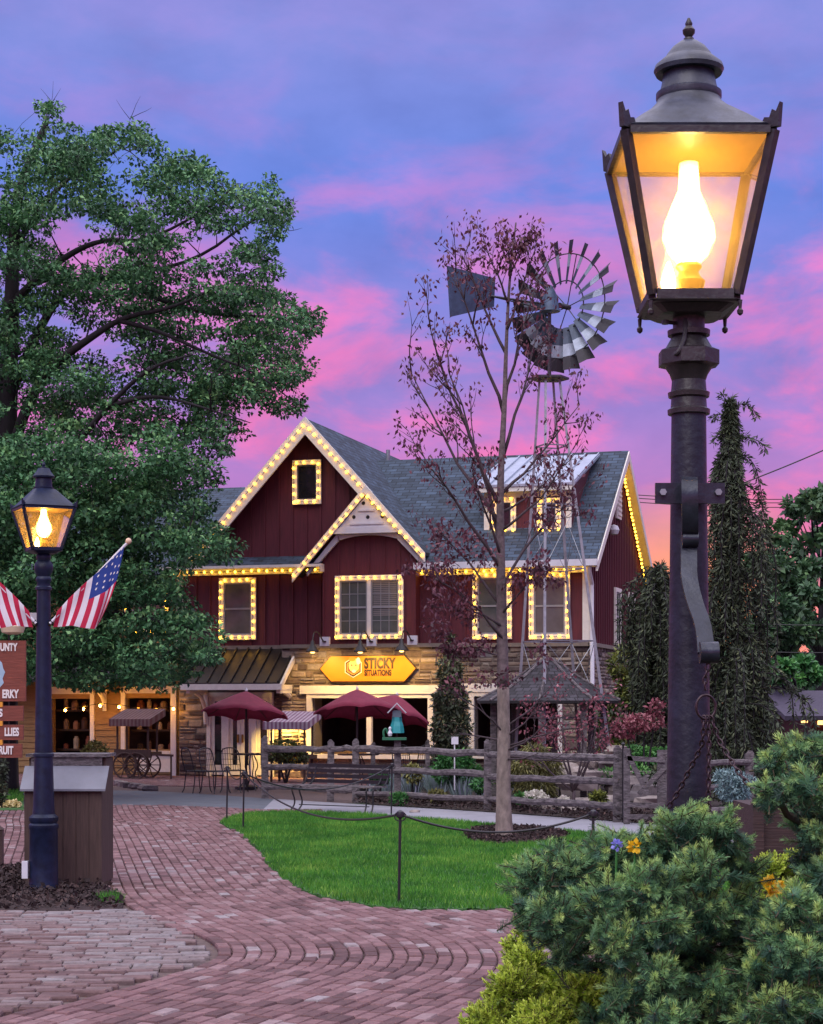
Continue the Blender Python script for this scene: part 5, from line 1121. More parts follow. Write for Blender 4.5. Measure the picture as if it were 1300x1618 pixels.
for z0, z1, x0, x1 in ((1.05, .45, .0, .55), (.45, .85, .3, 1.0), (.3, .28, 0, 1), (.98, .95, 0, 1), (.12, .12, 0, 1)):
    q = MB(); pa, pb = a.lerp(b, x0) + Vector((0, -.05, z0)), a.lerp(b, x1) + Vector((0, -.05, z1)); q.beam(pa, pb, .07, .03, up=(0, 1, 0)); q.build('brace', MT['wood_grey'], gt_)
q = MB(); lp = G(983, 1300); lp.y -= .1; q.tube([lp, lp + Vector((0, 0, 1.15))], .016, 8); q.lathe([(.01, 0), (.035, .03), (.01, .06)], lp + Vector((0, 0, 1.15)), 10); o = q.build('rope_post', MT['iron'], None); tag(o, 'black iron rod standing against the tall fence post by the gate', 'rope post')

# ------------------------------------------------------------------ gazebo and windmill
YG = 33.2; sg_ = F/YG; xg = (866 - 650)/sg_; zg = lambda y: H + (HY - y)/sg_
gz_ = thing('gazebo', 'small eight sided gazebo with a cedar shake roof under the windmill', 'gazebo', (xg, YG, 0))
rf = MB(); n = 8; rG = 1.30; prof = [(rG, zg(1107)), (rG*.72, zg(1091)), (rG*.42, zg(1070)), (rG*.2, zg(1052)), (.06, zg(1041))]
for k in range(n):
    a0, a1 = 2*math.pi*(k - .5)/n + .2, 2*math.pi*(k + .5)/n + .2
    for (ra, za_), (rb, zb_) in zip(prof, prof[1:]):
        pa, pb, pc, pd = [Vector((xg + r*math.cos(a), YG + r*math.sin(a), z)) for r, a, z in ((ra, a0, za_), (ra, a1, za_), (rb, a1, zb_), (rb, a0, zb_))]
        w1, w2 = (pb - pa).length/2, (pc - pd).length/2; s = (za_ - zb_)*1.4; b0 = -za_*2.2; b1 = -zb_*2.2
        rf.add([pa, pb, pc, pd, pa - Vector((0,0,.05)), pb - Vector((0,0,.05))], [(0,1,2,3),(4,5,1,0)], .5, [[(-w1 + k, b0), (w1 + k, b0), (w2 + k, b1), (-w2 + k, b1)], None])
gr_ = rf.build('roof', MT['cedar'], gz_, uv=True)
q = MB()
for k in range(n):
    a0 = 2*math.pi*(k - .5)/n + .2; q.tube([Vector((xg + r*math.cos(a0), YG + r*math.sin(a0), z + .01)) for r, z in prof], .028, 6)
q.build('hip_cap', MT['cedar_plain'] if 'cedar_plain' in MT else MT['wood_grey'], gr_)
q = MB(); q.lathe([(rG*.97, zg(1107) - .06), (rG*.97, zg(1107) - .052), (.05, zg(1107) - .05)], (xg, YG, 0), 8, ph=math.pi/8 + .2); q.build('ceiling', MT['dark_room'], gr_)
for k in range(8):
    a0 = 2*math.pi*(k - .5)/8 + .2; p = Vector((xg + 1.0*math.cos(a0), YG + 1.0*math.sin(a0), 0)); q = MB(); q.beam(p, p + Vector((0, 0, zg(1107) - .02)), .11, .11, up=(0, 1, 0)); q.build('post', MT['wood_grey'], gz_)
wm = thing('farm_windmill', 'tall galvanised farm windmill rising behind the bare tree', 'windmill', (xg, YG, 0))
zh = zg(482); xh = (882 - 650)/sg_; ztop_ = zg(598)
hub = Vector((xh, YG, zh)); yaw = R(44); ax = Vector((math.sin(yaw), math.cos(yaw), 0)); ex_ = Vector((math.cos(yaw), -math.sin(yaw), 0)); up_ = Vector((0, 0, 1)); hub = hub + ax*.15
RW = 103/sg_
legs = []
for i in range(4):
    a = math.pi/4 + i*math.pi/2 + .35; tp = Vector((xg + .02 + .19*math.cos(a), YG + .19*math.sin(a), ztop_)); bt_ = Vector((xg + .28 + 1.0*math.cos(a), YG + 1.0*math.sin(a), 0)); legs.append((bt_, tp)); q = MB(); q.beam(bt_, tp, .055, .055, up=(0, 1, 0), w2=.04, h2=.04); q.build('leg', MT['metal_grey'], wm)
for f in (.2, .38, .55, .7, .84):
    q = MB()
    for i in range(4): a, b = legs[i][0].lerp(legs[i][1], f), legs[(i+1) % 4][0].lerp(legs[(i+1) % 4][1], f); q.beam(a, b, .022, .022)
    q.build('girt', MT['metal_grey'], wm)
for f0, f1 in ((.2, .38), (.55, .7)):
    q = MB()
    for i in range(4): q.tube([legs[i][0].lerp(legs[i][1], f0), legs[(i+1) % 4][0].lerp(legs[(i+1) % 4][1], f1)], .006, 4); q.tube([legs[i][0].lerp(legs[i][1], f1), legs[(i+1) % 4][0].lerp(legs[(i+1) % 4][1], f0)], .006, 4)
    q.build('tie_rod', MT['metal_grey'], wm)
q = MB(); q.lathe([(.36, 0), (.36, .035), (.1, .04)], (xg + .02, YG, ztop_ - .02), 6); q.build('platform', MT['steel_dark'], wm)
q = MB(); q.tube([(xg + .02, YG, ztop_ - .0), (xg + .02, YG, zh - .15)], .035, 8); q.build('mast', MT['steel_dark'], wm)
wheel_ = None
q = MB()
for rr in (.39, .80): q.tube([hub + (ex_*math.cos(a) + up_*math.sin(a))*RW*rr for a in [k*math.pi/24 for k in range(48)]], .012, 5, closed=True)
for k in range(6): a = k*math.pi/3 + .2; q.tube([hub + ax*.1, hub + (ex_*math.cos(a) + up_*math.sin(a))*RW*.8], .01, 5)
q.tube([hub - ax*.12, hub + ax*.16], .05, 12); q.build('wheel_frame', MT['steel_dark'], wm)
for k in range(20):
    a = 2*math.pi*(k + .5)/20; er = ex_*math.cos(a) + up_*math.sin(a); et = -ex_*math.sin(a) + up_*math.cos(a); q = MB(); st = [(.34, .10), (.54, .15), (.60, .165), (.79, .215), (1.0, .265)]; vs = []
    ch = (et*.80 + ax*.60).normalized(); nr_ = er.cross(ch)
    for f, w_ in st: vs += [hub + er*RW*f - ch*w_*RW*.5, hub + er*RW*f + nr_*.03*w_*4, hub + er*RW*(f + (.012 if f == 1 else 0)) + ch*w_*RW*.5]
    vs2 = [v + nr_*.004 for v in vs]; n_ = len(vs)
    fs = []; ts = []
    for i in range(4):
        for j in range(2):
            fs.append((i*3+j, i*3+j+1, i*3+j+4, i*3+j+3)); ts.append((.3, .3, .6, .0)[i]); fs.append(tuple(n_ + x for x in (i*3+j+3, i*3+j+4, i*3+j+1, i*3+j))); ts.append((.3, .3, .6, .0)[i])
    q.add(vs + vs2, fs, ts); q.build('blade', MT['blade'], wm)
q = MB(); gb = Vector((xg + .03, YG - .0, zh)); q.lathe([(.19, -.12), (.17, -.05), (.14, .12), (.10, .24), (.05, .34), (.02, .36)], gb, 12); q.build('gearbox', MT['blue_paint'], wm, smooth=True)
q = MB(); t0 = gb - ax*.05; t1 = P(775, 468, YG - .85); q.tube([t0, t1], .02, 6); q.tube([gb - ax*.05 - Vector((0,0,.1)), t1], .012, 6)
q.build('tail_boom', MT['steel_dark'], wm)
q = MB(); vs = [P(782, 440, YG - .75), P(780, 485, YG - .75), P(711, 501, YG - 1.5), P(706, 420, YG - 1.5)]; nv = (vs[1]-vs[0]).cross(vs[2]-vs[0]).normalized()*.008; q.add([v - nv for v in vs] + [v + nv for v in vs], [(0,1,2,3),(7,6,5,4),(0,4,5,1),(1,5,6,2),(2,6,7,3),(3,7,4,0)]); q.build('tail_vane', MT['blue_paint'], wm)

# birdhouse planter
YH = 32.2; shb = F/YH; bh = thing('birdhouse', 'teal birdhouse with a grey roof on a green board, above the fence', 'birdhouse', (P(628, 1, YH).x, YH, 0))
q = MB(); x = P(628, 1, YH).x; q.box(x - .06, x + .06, YH - .05, YH + .05, 0, P(1, 1166, YH).z); q.build('post', MT['wood_grey'], bh)
q = MB(); q.box(P(604, 1, YH).x, P(642, 1, YH).x, YH - .16, YH + .16, P(1, 1169, YH).z, P(1, 1165, YH).z); q.tube(smooth_line([P(607, 1166, YH), P(605, 1155, YH), P(610, 1150, YH), P(612, 1158, YH)], 2), .022, 6); q.build('board', MT['green_paint'], bh)
q = MB(); q.lathe([(.13, 0), (.115, .12), (.09, .2), (.085, .30)], P(627, 1158, YH), 6); q.build('tower', MT['teal'], bh); q = MB(); q.lathe([(.11, 0), (.11, .1), (.09, .12)], P(627, 1133, YH), 4, ph=math.pi/4); q.build('nest_box', mat('grey_blue_nest_box', (.12, .16, .2), .7), bh)
q = MB(); a = P(627, 1112, YH); b0, b1 = P(613, 1127, YH), P(641, 1127, YH); D_ = Vector((0, .17, 0)); q.add([a - D_, b0 - D_, b0 + D_, a + D_, b1 - D_, b1 + D_], [(0,1,2,3),(0,3,5,4)]); ob = q.build('roof', mat('pale_grey_birdhouse_roof', (.42, .46, .5), .5), bh); sol = ob.modifiers.new('solid', 'SOLIDIFY'); sol.thickness = .02
q = MB(); q.lathe([(.03, 0), (.045, .05), (.02, .1), (.03, .14), (.005, .17)], P(616, 1163, YH - .1), 8); q.build('ornament', MT['cap_white'], bh)
q = MB(); yq = 31.6; q.box(P(713, 1, yq).x, P(724, 1, yq).x, yq, yq + .012, P(1, 1176, yq).z, P(1, 1164, yq).z); q.box(P(718, 1, yq).x - .01, P(718, 1, yq).x + .01, yq + .012, yq + .03, .3, P(1, 1168, yq).z); o = q.build('notice_card', MT['cap_white'], None); tag(o, 'small white card on a stake above the fence rail', 'card')

# ------------------------------------------------------------------ leafy things
def cloud_leaves(centres, radii, n, L, W, droop=.2, shell=.55, tint0=.45, tspread=.22, up_light=.25):
    """n leaves scattered in flattened clumps"""
    centres = np.array(centres, float); radii = np.array(radii, float); w = radii.prod(1)**(2/3); idx = RNG.choice(len(centres), n, p=w/w.sum())
    d = randdir(n); rr = RNG.uniform(0, 1, n)**(1/3)*(1 - shell) + shell*RNG.uniform(.3, 1, n)**.5
    pos = centres[idx] + d*radii[idx]*rr[:, None]; out = d*.6 + randdir(n); out[:, 2] -= droop
    up = randdir(n)*.8; up[:, 2] += 1.0; sz = RNG.uniform(.65, 1.25, n)
    clump_t = RNG.normal(0, .12, len(centres))
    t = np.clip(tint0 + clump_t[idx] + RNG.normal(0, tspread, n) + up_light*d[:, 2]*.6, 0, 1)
    return leaf_quads(pos, out, up, L*sz, W*sz, .18), t
def tubes_obj(name, segs, m, parent, n=6):
    q = MB()
    for pts, rs in segs: q.tube(pts, rs, n)
    return q.build(name, m, parent, smooth='all')
def bend(a, b, amp=.12, k=5, lift=0.0):
    a, b = Vector(a), Vector(b); L = (b - a).length; o = Vector(randdir(1)[0])*amp*L; return [a.lerp(b, i/k) + o*math.sin(math.pi*i/k)*.6 + Vector((0, 0, lift*L*math.sin(math.pi*i/k))) + Vector(randdir(1)[0])*L*.015*(0 < i < k) for i in range(k+1)]

# the big green tree at the left
YT = 37.0
oak = thing('green_tree', 'big spreading green tree towering over the left side of the red house', 'tree', P(8, 1252, YT))
limbs = [([(4, 1252, 0), (6, 1000, 0), (9, 780, 0), (12, 620, 0), (18, 500, .1), (20, 400, .2), (28, 300, .3), (75, 190, .3)], .36, .05),
         ([(9, 760, 0), (40, 640, -.4), (85, 575, -.8), (141, 535, -1.3), (195, 500, -1.7), (270, 488, -1.9), (345, 452, -2.0)], .15, .010), ([(185, 506, -1.6), (250, 522, -1.9), (330, 560, -2.1), (405, 588, -2.2), (470, 640, -2.2)], .065, .007),
         ([(10, 640, 0), (60, 520, .5), (108, 448, 1.0), (187, 436, 1.6), (307, 415, 2.0), (400, 345, 2.2), (450, 330, 2.3)], .12, .007),
         ([(18, 480, .1), (70, 430, 0), (120, 395, -.3), (166, 378, -.6), (232, 382, -1), (330, 330, -1.2), (375, 290, -1.3)], .10, .006),
         ([(10, 800, 0), (60, 760, -1), (104, 722, -1.8), (179, 631, -2.6), (240, 578, -3.0), (305, 560, -3.2)], .13, .010), ([(170, 642, -2.5), (245, 622, -2.9), (325, 645, -3.2), (395, 668, -3.2)], .06, .007),
         ([(20, 400, .2), (60, 330, .6), (120, 270, .8), (190, 238, 1), (215, 205, 1.1)], .08, .006),
         ([(12, 600, 0), (-60, 500, .5), (-150, 420, .6), (-260, 400, .8)], .18, .03), ([(9, 760, 0), (-80, 690, -1), (-200, 660, -1.5), (-320, 700, -1.8)], .18, .03),
         ([(187, 436, 1.6), (260, 480, 1.2), (357, 500, .8), (440, 500, .5), (512, 512, .4)], .08, .012), ([(8, 850, 0), (80, 860, -2), (170, 850, -3.2), (260, 845, -4), (350, 860, -4.4)], .12, .014),
         ([(8, 900, 0), (60, 930, -2.2), (150, 960, -3.4), (240, 980, -4), (330, 1000, -4.3)], .10, .012), ([(6, 960, 0), (60, 1010, -1.8), (130, 1040, -3), (220, 1060, -3.4)], .08, .012)]
segs = []; limb_pts = []
for pts, r0, r1 in limbs:
    q = smooth_line([P(x, y, YT + dy) for x, y, dy in pts], 2); m_ = len(q); segs.append((q, [r0 + (r1 - r0)*(i/(m_-1))**.8 for i in range(m_)])); limb_pts += [(p, r0 + (r1 - r0)*(i/(m_-1))**.8) for i, p in enumerate(q)]
SIL = [(-340, 420), (-280, 250), (-120, 170), (-60, 185), (0, 190), (20, 220), (58, 200), (72, 150), (88, 150), (95, 195), (130, 195), (165, 200), (205, 168), (235, 178), (222, 210), (255, 240), (300, 245), (325, 258), (400, 250), (372, 285), (412, 300), (424, 270), (440, 292), (462, 325), (462, 352), (437, 385), (440, 450), (455, 475), (495, 488), (520, 512), (485, 535), (478, 560), (497, 580), (476, 605), (488, 640), (440, 665), (415, 690), (385, 690), (352, 735), (338, 770), (340, 800), (372, 845), (368, 882), (310, 888), (276, 905), (285, 940), (340, 975), (345, 1028), (300, 1065), (252, 1098), (200, 1085), (150, 1090), (60, 1078), (-60, 1080), (-340, 1000)]
def gapn(x, y): return math.sin(x*.031 + 1.7*math.sin(y*.017)) + math.sin(y*.043 + 1.3*math.sin(x*.021)) + .6*math.sin(x*.083 + y*.061)
cl, rd = [], []
tries = 0
while len(cl) < 1450 and tries < 80000:
    tries += 1; x, y = random.uniform(-330, 515), random.uniform(140, 1090)
    if not inpoly(np.array([x]), np.array([y]), SIL)[0]: continue
    if x < -60 and random.random() < .5: continue
    low = y > 700
    if not low and gapn(x, y) < -.75 + random.uniform(-.6, .6): continue
    if low and x > 260 and random.random() < .1: continue
    r = random.uniform(.22, .54)*(1.15 if low else 1); rp = r*78
    if not (inpoly(np.array([x - rp*.8, x + rp*.8, x, x]), np.array([y, y, y - rp*.35, y + rp*.35]), SIL)).all(): 
        r *= .55
        if random.random() < .15: continue
    dy = random.gauss(0, 1.9) if not low else random.uniform(-5.0, .6)
    if x > 270: dy = min(dy, 2.2); 
    if low: dy = min(dy, .5)
    p = P(x, y, YT + dy); cl.append(tuple(p)); rd.append((r, r, r*.42))
main_n = len(cl); tries = 0
while len(cl) < main_n + 520 and tries < 9000:
    tries += 1; x, y = random.uniform(-60, 522), random.uniform(140, 1090)
    if not inpoly(np.array([x]), np.array([y]), SIL)[0] or (x < 200 and 300 < y < 700 and random.random() < .5): continue
    r = random.uniform(.12, .24); dy = random.gauss(0, 1.6) if y < 770 else random.uniform(-5, .4)
    if x > 270: dy = min(dy, 2.2)
    cl.append(tuple(P(x, y, YT + dy))); rd.append((r*1.3, r, r*.6))
LP = np.array([tuple(q) for q, _ in limb_pts]); LR = [r for _, r in limb_pts]; CA = np.array(cl)
d0 = np.array([np.linalg.norm(LP - c, axis=1).min() for c in CA]); order = np.argsort(d0); nodes = list(map(tuple, LP)); nrad = list(LR); pen = [0.0]*len(nodes)
for oi in order:                                        # every leaf clump hangs on the nearest limb or on a clump nearer the limb
    c = CA[oi]; dd = np.linalg.norm(np.array(nodes) - c, axis=1) + np.array(pen); b = int(dd.argmin()); L_ = float(np.linalg.norm(np.array(nodes[b]) - c)); r0 = min(nrad[b]*.75, .010 + .012*L_)
    segs.append((bend(nodes[b], c, .10, 4, .05), [r0 + (r0*.55 - r0)*i/4 for i in range(5)])); nodes.append(tuple(c)); nrad.append(max(.006, r0*.62)); pen.append(.12)
    if oi < main_n:
        e = Vector(c) + Vector((random.uniform(-.26, .26), random.uniform(-.26, .26), random.uniform(-.08, .12))); segs.append((bend(c, e, .1, 3), [.006, .005, .004, .003]))
for x, y, x1, y1 in ((76, 190, 84, 128), (80, 170, 96, 140), (84, 165, 64, 140), (205, 190, 222, 152), (210, 185, 240, 170), (205, 188, 184, 158), (455, 365, 478, 360)):
    segs.append((bend(P(x, y, YT + .5), P(x1, y1, YT + .5), .08, 3), [.007, .006, .004, .002]))
tubes_obj('trunk', segs, MT['bark'], oak)
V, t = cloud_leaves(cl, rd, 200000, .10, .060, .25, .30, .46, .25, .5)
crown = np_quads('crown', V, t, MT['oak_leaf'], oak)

MT['leader_bark'] = mat('dusky_upper_bark', (.13, .10, .105), .9, var=.4, scale=16, bump=.6, bscale=24)
# the slender plum coloured tree on the lawn
YR = 5075/(1326 - HY)
rt = thing('plum_tree', 'slender grey trunked tree with sparse plum leaves on the lawn', 'tree', P(797, 1326, YR))
def RP(x, y, dy=0.0): return P(x, y, YR + dy)
tr_pts = [(797, 1332, 0), (796, 1300, 0), (795, 1250, 0), (796, 1180, 0), (795, 1100, .05), (793, 1000, .05), (791, 900, 0), (790, 820, 0), (791, 740, -.03), (797, 640, -.05), (799, 560, 0), (803, 470, .05), (808, 410, .05), (815, 352, .1)]
line = smooth_line([RP(*p) for p in tr_pts], 2); m_ = len(line); zs_ = [p.z for p in line]
def rad(z): return float(np.interp(z, [-.2, .12, .5, 1.2, 2.2, 3.2, 4.5, 6.5, 8.5], [.17, .118, .098, .088, .078, .066, .048, .024, .007]))
kc = next(i for i, p in enumerate(line) if p.z > 1.9); tsegs = [(line[:kc+1], [rad(p.z) for p in line[:kc+1]])]; wsegs = []; tips = []; lead = (line[kc:], [rad(p.z)*.985 for p in line[kc:]])
def rec(a, d, L, r, depth):
    k = 4; pts = [a]; dd = d.copy()
    for i in range(k):
        dd = (dd + Vector(randdir(1)[0])*.16 + Vector((0, 0, .05))).normalized(); pts.append(pts[-1] + dd*L/k)
    wsegs.append((pts, [r*(1 - .62*i/k) for i in range(k+1)]))
    if depth == 0: tips.append(pts[-1]); tips.append(pts[-2]); return
    for i in range(random.choice((2, 3))):
        s = random.choice((1, 2, 3)); q = pts[s+1]; nd = (dd + Vector(randdir(1)[0])*.62).normalized(); rec(q, nd, L*random.uniform(.5, .72), r*.5, depth - 1)
    if depth == 1: tips.append(pts[-1])
    rec(pts[-1], (dd + Vector(randdir(1)[0])*.25).normalized(), L*.6, r*.38, depth - 1)
mains = [(795, 1010, 672, 905, -.4), (793, 960, 690, 840, .5), (792, 930, 905, 790, .3), (791, 900, 668, 720, -.6), (791, 860, 710, 590, .3), (790, 830, 650, 590, .5), (790, 800, 680, 520, -.3), (791, 840, 905, 710, -.4), (792, 780, 915, 640, .4), (795, 720, 850, 520, .5), (797, 660, 720, 430, -.4), (797, 640, 850, 440, -.3),
         (800, 560, 735, 400, .3), (801, 520, 845, 395, .2), (803, 480, 765, 380, -.2), (806, 430, 840, 370, .0), (793, 970, 850, 900, -.5), (791, 880, 745, 740, -.7), (796, 1040, 720, 1030, .3), (790, 810, 880, 740, .5), (806, 440, 800, 370, -.2), (793, 990, 700, 960, -.5)]
for x, y, x1, y1, dy in mains:
    a = RP(x, y); b = RP(x1, y1, dy); L = (b - a).length; q = bend(a, b, .07, 6, -.05 if y < 900 else .05); r0 = min(.036, .011 + L*.0085); wsegs.append((q, [r0*(1 - .78*i/6) for i in range(7)])); tips.append(q[-1])
    for s in (2, 3, 3, 4, 4, 5, 5, 6):
        d = (q[min(s+1, 6)] - q[s-1]).normalized(); rec(q[s], (d + Vector(randdir(1)[0])*.75).normalized(), L*random.uniform(.13, .27), r0*.36, 1)
for x, y, x1, y1, dy in ((797, 1165, 860, 1108, -.2), (797, 1180, 905, 1150, -.3), (797, 1195, 930, 1205, .1), (796, 1172, 725, 1158, .2), (797, 1188, 890, 1118, -.5), (797, 1160, 725, 1100, -.3), (797, 1200, 850, 1190, -.6), (797, 1150, 880, 1070, .3)):
    a = RP(x, y); b = RP(x1, y1, dy); L = (b - a).length; q = bend(a, b, .12, 6); wsegs.append((q, [.016*(1 - .7*i/6) for i in range(7)]))
    for s in (2, 3, 4, 5): d = (q[s+1] - q[s-1]).normalized(); rec(q[s], (d + Vector(randdir(1)[0])*.8).normalized(), L*random.uniform(.25, .4), .006, 1) if s > 2 else None
tips = [p for p in tips if p.z > 2.05]
tubes_obj('trunk', tsegs, MT['pale_bark'], rt, 14)
tubes_obj('leader', [lead], MT['leader_bark'], rt, 12); tubes_obj('branches', wsegs, MT['twig_bark'], rt, 5)
tp = np.array([tuple(p) for p in tips]); n = 4300; w = np.ones(len(tp)); pxs = 650 + tp[:, 0]/tp[:, 1]*F; pys = HY - (tp[:, 2] - H)/tp[:, 1]*F
w *= np.where((pys > 820) & (pys < 1060), 1.7, 1.0); idx = RNG.choice(len(tp), n, p=w/w.sum()); pos = tp[idx] + RNG.normal(0, .062, (n, 3)); d = randdir(n)*.7; d[:, 2] -= .8
V = leaf_quads(pos, d, randdir(n), RNG.uniform(.045, .10, n), RNG.uniform(.022, .05, n), .25); tt = RNG.beta(2, 2.6, n)
ex_c = [tuple(RP(x, y, dy)) for x, y, dy in ((705, 868, -.2), (735, 850, .1), (762, 880, -.4), (690, 990, .2), (735, 960, -.3), (760, 1070, .1), (720, 1082, -.2), (845, 900, -.2), (800, 1070, -.3), (700, 895, .3), (870, 915, .1), (745, 1020, 0))]; V2, t2 = cloud_leaves(ex_c, [(.22, .22, .14)]*len(ex_c), 950, .07, .04, .6, .2, .45, .25, .2)
np_quads('leaves', np.concatenate([V, V2]), np.concatenate([tt, t2]), MT['plum_leaf'], rt)

# weeping conifers
def weeper(lab, px, Y, ytop, prof, nstr, seed, lean=0.0, arms=()):
    random.seed(seed); s_ = F/Y; base = P(px, HY + 5075/Y, Y); t = thing('weeping_conifer', lab, 'tree', base, 'weeping conifers'); zt_ = H + (HY - ytop)/s_
    top = Vector((base.x + lean, Y, zt_)); tl = bend(base, top, .02, 8); segs = [(tl, [.16*(1 - .88*i/8) for i in range(9)])]; pos, dr, up = [], [], []
    for k in range(nstr):
        f = random.random()**1.25; z = zt_*(1 - f*.93); c = base.lerp(top, z/zt_); a = random.uniform(0, 2*math.pi); rmax = float(np.interp(HY - (z - H)*s_, [p[0] for p in prof], [p[1] for p in prof]))/s_; gap = math.sin(a*2 + z*1.9 + seed) + .8*math.sin(a*3 - z*2.7); rmax *= .80 + .30*math.sin(z*2.3 + seed*1.7 + a*.7); r = rmax*(random.uniform(.35, .8) if gap > -.3 else random.uniform(.8, 1.25)); drop = min(z - .05, random.uniform(.4, 1.0)*(.35 + rmax*1.9))
        o = Vector((math.cos(a), math.sin(a), 0)); pts = smooth_line([c, c + o*r*.5 + Vector((0, 0, .10)), c + o*r*.92 - Vector((0, 0, drop*.12)), c + o*r - Vector((0, 0, drop*.5)), c + o*r*(.98 + random.uniform(-.1, .06)) - Vector((0, 0, drop))], 2)
        segs.append((pts[::2] + [pts[-1]], [.012]*len(pts[::2]) + [.003])); fine = resample(pts, .032)
        for i, p in enumerate(fine[2:], 2):
            for _ in range(3):
                dd = Vector(randdir(1)[0]); q = (p - fine[i-1]).normalized(); pos.append(p + dd*.025); dr.append(q*.7 + dd + Vector((0, 0, -.25))); up.append(randdir(1)[0])
    for arm in arms:
        pts = smooth_line([P(x, y, Y + random.uniform(-.2, .2)) for x, y in arm], 2); segs.append((pts, [.014 - .011*i/(len(pts)-1) for i in range(len(pts))])); fine = resample(pts, .03)
        for i, p in enumerate(fine[1:], 1):
            for _ in range(4): dd = Vector(randdir(1)[0]); pos.append(p + dd*.02); dr.append((p - fine[i-1]).normalized()*.6 + dd + Vector((0, 0, -.15))); up.append(randdir(1)[0])
    for k in range(26):                                   # young upright tip
        z = zt_ + random.uniform(-.5, .12); p = Vector((top.x, Y, z)) + Vector(randdir(1)[0])*.05
        for j in range(6): dd = Vector(randdir(1)[0]); pos.append(p); dr.append(dd + Vector((0, 0, .3))); up.append(randdir(1)[0])
    n = len(pos); V = leaf_quads(np.array([tuple(p) for p in pos]), np.array([tuple(p) for p in dr]), np.array(up), RNG.uniform(.07, .15, n), RNG.uniform(.020, .036, n), .2)
    tubes_obj('trunk', segs, MT['bark'], t, 5); np_quads('needles', V, np.clip(RNG.beta(1.8, 2.6, n) + .0, 0, 1), MT['weep'], t)
weeper('tall weeping conifer rising behind the big lamp post at the right', 1158, 31, 640, [(640, 10), (700, 20), (760, 36), (820, 52), (900, 62), (1000, 78), (1080, 100), (1200, 130)], 370, 3, -.05, [[(1152, 648), (1170, 636), (1190, 644), (1196, 662)], [(1152, 660), (1138, 652), (1124, 664)], [(1153, 650), (1146, 632), (1140, 622)], [(1152, 690), (1134, 684), (1126, 700)], [(1155, 690), (1180, 690), (1206, 700), (1210, 716)], [(1156, 720), (1185, 720), (1202, 760), (1206, 850)], [(1156, 760), (1195, 770), (1212, 830), (1214, 940)], [(1155, 790), (1128, 800), (1118, 860), (1118, 980)]])
weeper('low dark weeping conifer between the house wall and the big lamp post', 1042, 34, 898, [(898, 26), (930, 62), (1000, 72), (1080, 76), (1200, 82)], 230, 5)
random.seed(11)

# shrubs and plants behind the fence
def shrub(name, lab, cat, blobs, n, L, W, m, Y, droop=.2, group=None, tint0=.45, stem=True):
    C = [tuple(P(x, y, Y + dy)) for x, y, dy, rx, ry in blobs]; Rr = [(rx*Y/F, rx*Y/F*.8, ry*Y/F) for x, y, dy, rx, ry in blobs]
    cx_ = sum(c[0] for c in C)/len(C); t = thing(name, lab, cat, (cx_, Y, 0), group)
    if stem: tubes_obj('stem', [(bend((cx_, Y, 0), c, .08, 4), [.03, .025, .02, .014, .006]) for c in C], MT['bark'], t, 5)
    V, tt = cloud_leaves(C, Rr, n, L, W, droop, .5, tint0); V[:, :, 2] = np.maximum(V[:, :, 2], .02); np_quads('foliage', V, tt, m, t); return t
MT['bright_leaf'] = mat('bright_green_leaf', (.1, .3, .08), .5, var=.2, trans=.2, tint=((0, (.03, .12, .04)), (.6, (.08, .28, .07)), (1, (.2, .45, .12))))
MT['olive_leaf'] = mat('olive_gold_needles', (.2, .2, .05), .6, var=.2, trans=.15, tint=((0, (.05, .05, .018)), (.6, (.16, .16, .045)), (1, (.34, .33, .10))))
MT['yellowgreen'] = mat('yellow_green_leaf', (.2, .25, .05), .6, var=.2, trans=.15, tint=((0, (.025, .04, .016)), (.6, (.085, .12, .03)), (1, (.28, .32, .06))))
MT['pink_leaf'] = mat('dusky_pink_leaf', (.3, .1, .12), .6, var=.2, trans=.2, tint=((0, (.10, .022, .04)), (.6, (.27, .07, .10)), (1, (.5, .22, .25))))
MT['lav'] = mat('lavender_foliage', (.2, .25, .3), .6, var=.2, trans=.1, tint=((0, (.07, .12, .10)), (.6, (.17, .23, .24)), (1, (.36, .34, .55))))
shrub('narrow_evergreen', 'narrow dark evergreen against the stone wall right of the yellow sign', 'shrub', [(712, 1020, 0, 8, 22), (710, 1060, 0, 20, 26), (712, 1105, 0, 30, 30), (712, 1150, 0, 34, 34), (712, 1200, 0, 34, 36)], 4200, .14, .05, MT['weep'], 40.2, .3, tint0=.55)
shrub('round_shrub', 'bright green leafy shrub behind the middle of the long fence', 'shrub', [(720, 1204, 0, 30, 20), (705, 1220, .2, 24, 18), (742, 1222, 0, 24, 16)], 1700, .09, .05, MT['bright_leaf'], 33.4)
shrub('weeping_golden_conifer', 'olive gold weeping conifer just right of the lawn tree trunk', 'shrub', [(846, 1190, 0, 26, 20), (838, 1215, 0, 38, 26), (868, 1215, .1, 24, 26), (845, 1245, -.1, 36, 24)], 4200, .12, .02, MT['olive_leaf'], 30.9, 1.2)
shrub('wall_shrub', 'yellow green bush growing up the stone wall at the house corner', 'shrub', [(990, 1050, 0, 30, 30), (1010, 1090, 0, 40, 36), (985, 1130, 0, 42, 36), (1020, 1160, .2, 44, 30), (990, 1190, 0, 50, 30), (960, 1150, .5, 20, 30)], 6000, .13, .06, MT['yellowgreen'], 37.0)
shrub('clipped_hedge', 'low light green hedge beyond the timber gate', 'hedge', [(1000, 1187, 0, 22, 9), (1025, 1189, 0, 22, 9), (1048, 1190, 0, 20, 9), (1010, 1205, 0, 40, 14)], 2200, .07, .04, MT['bright_leaf'], 33.0)
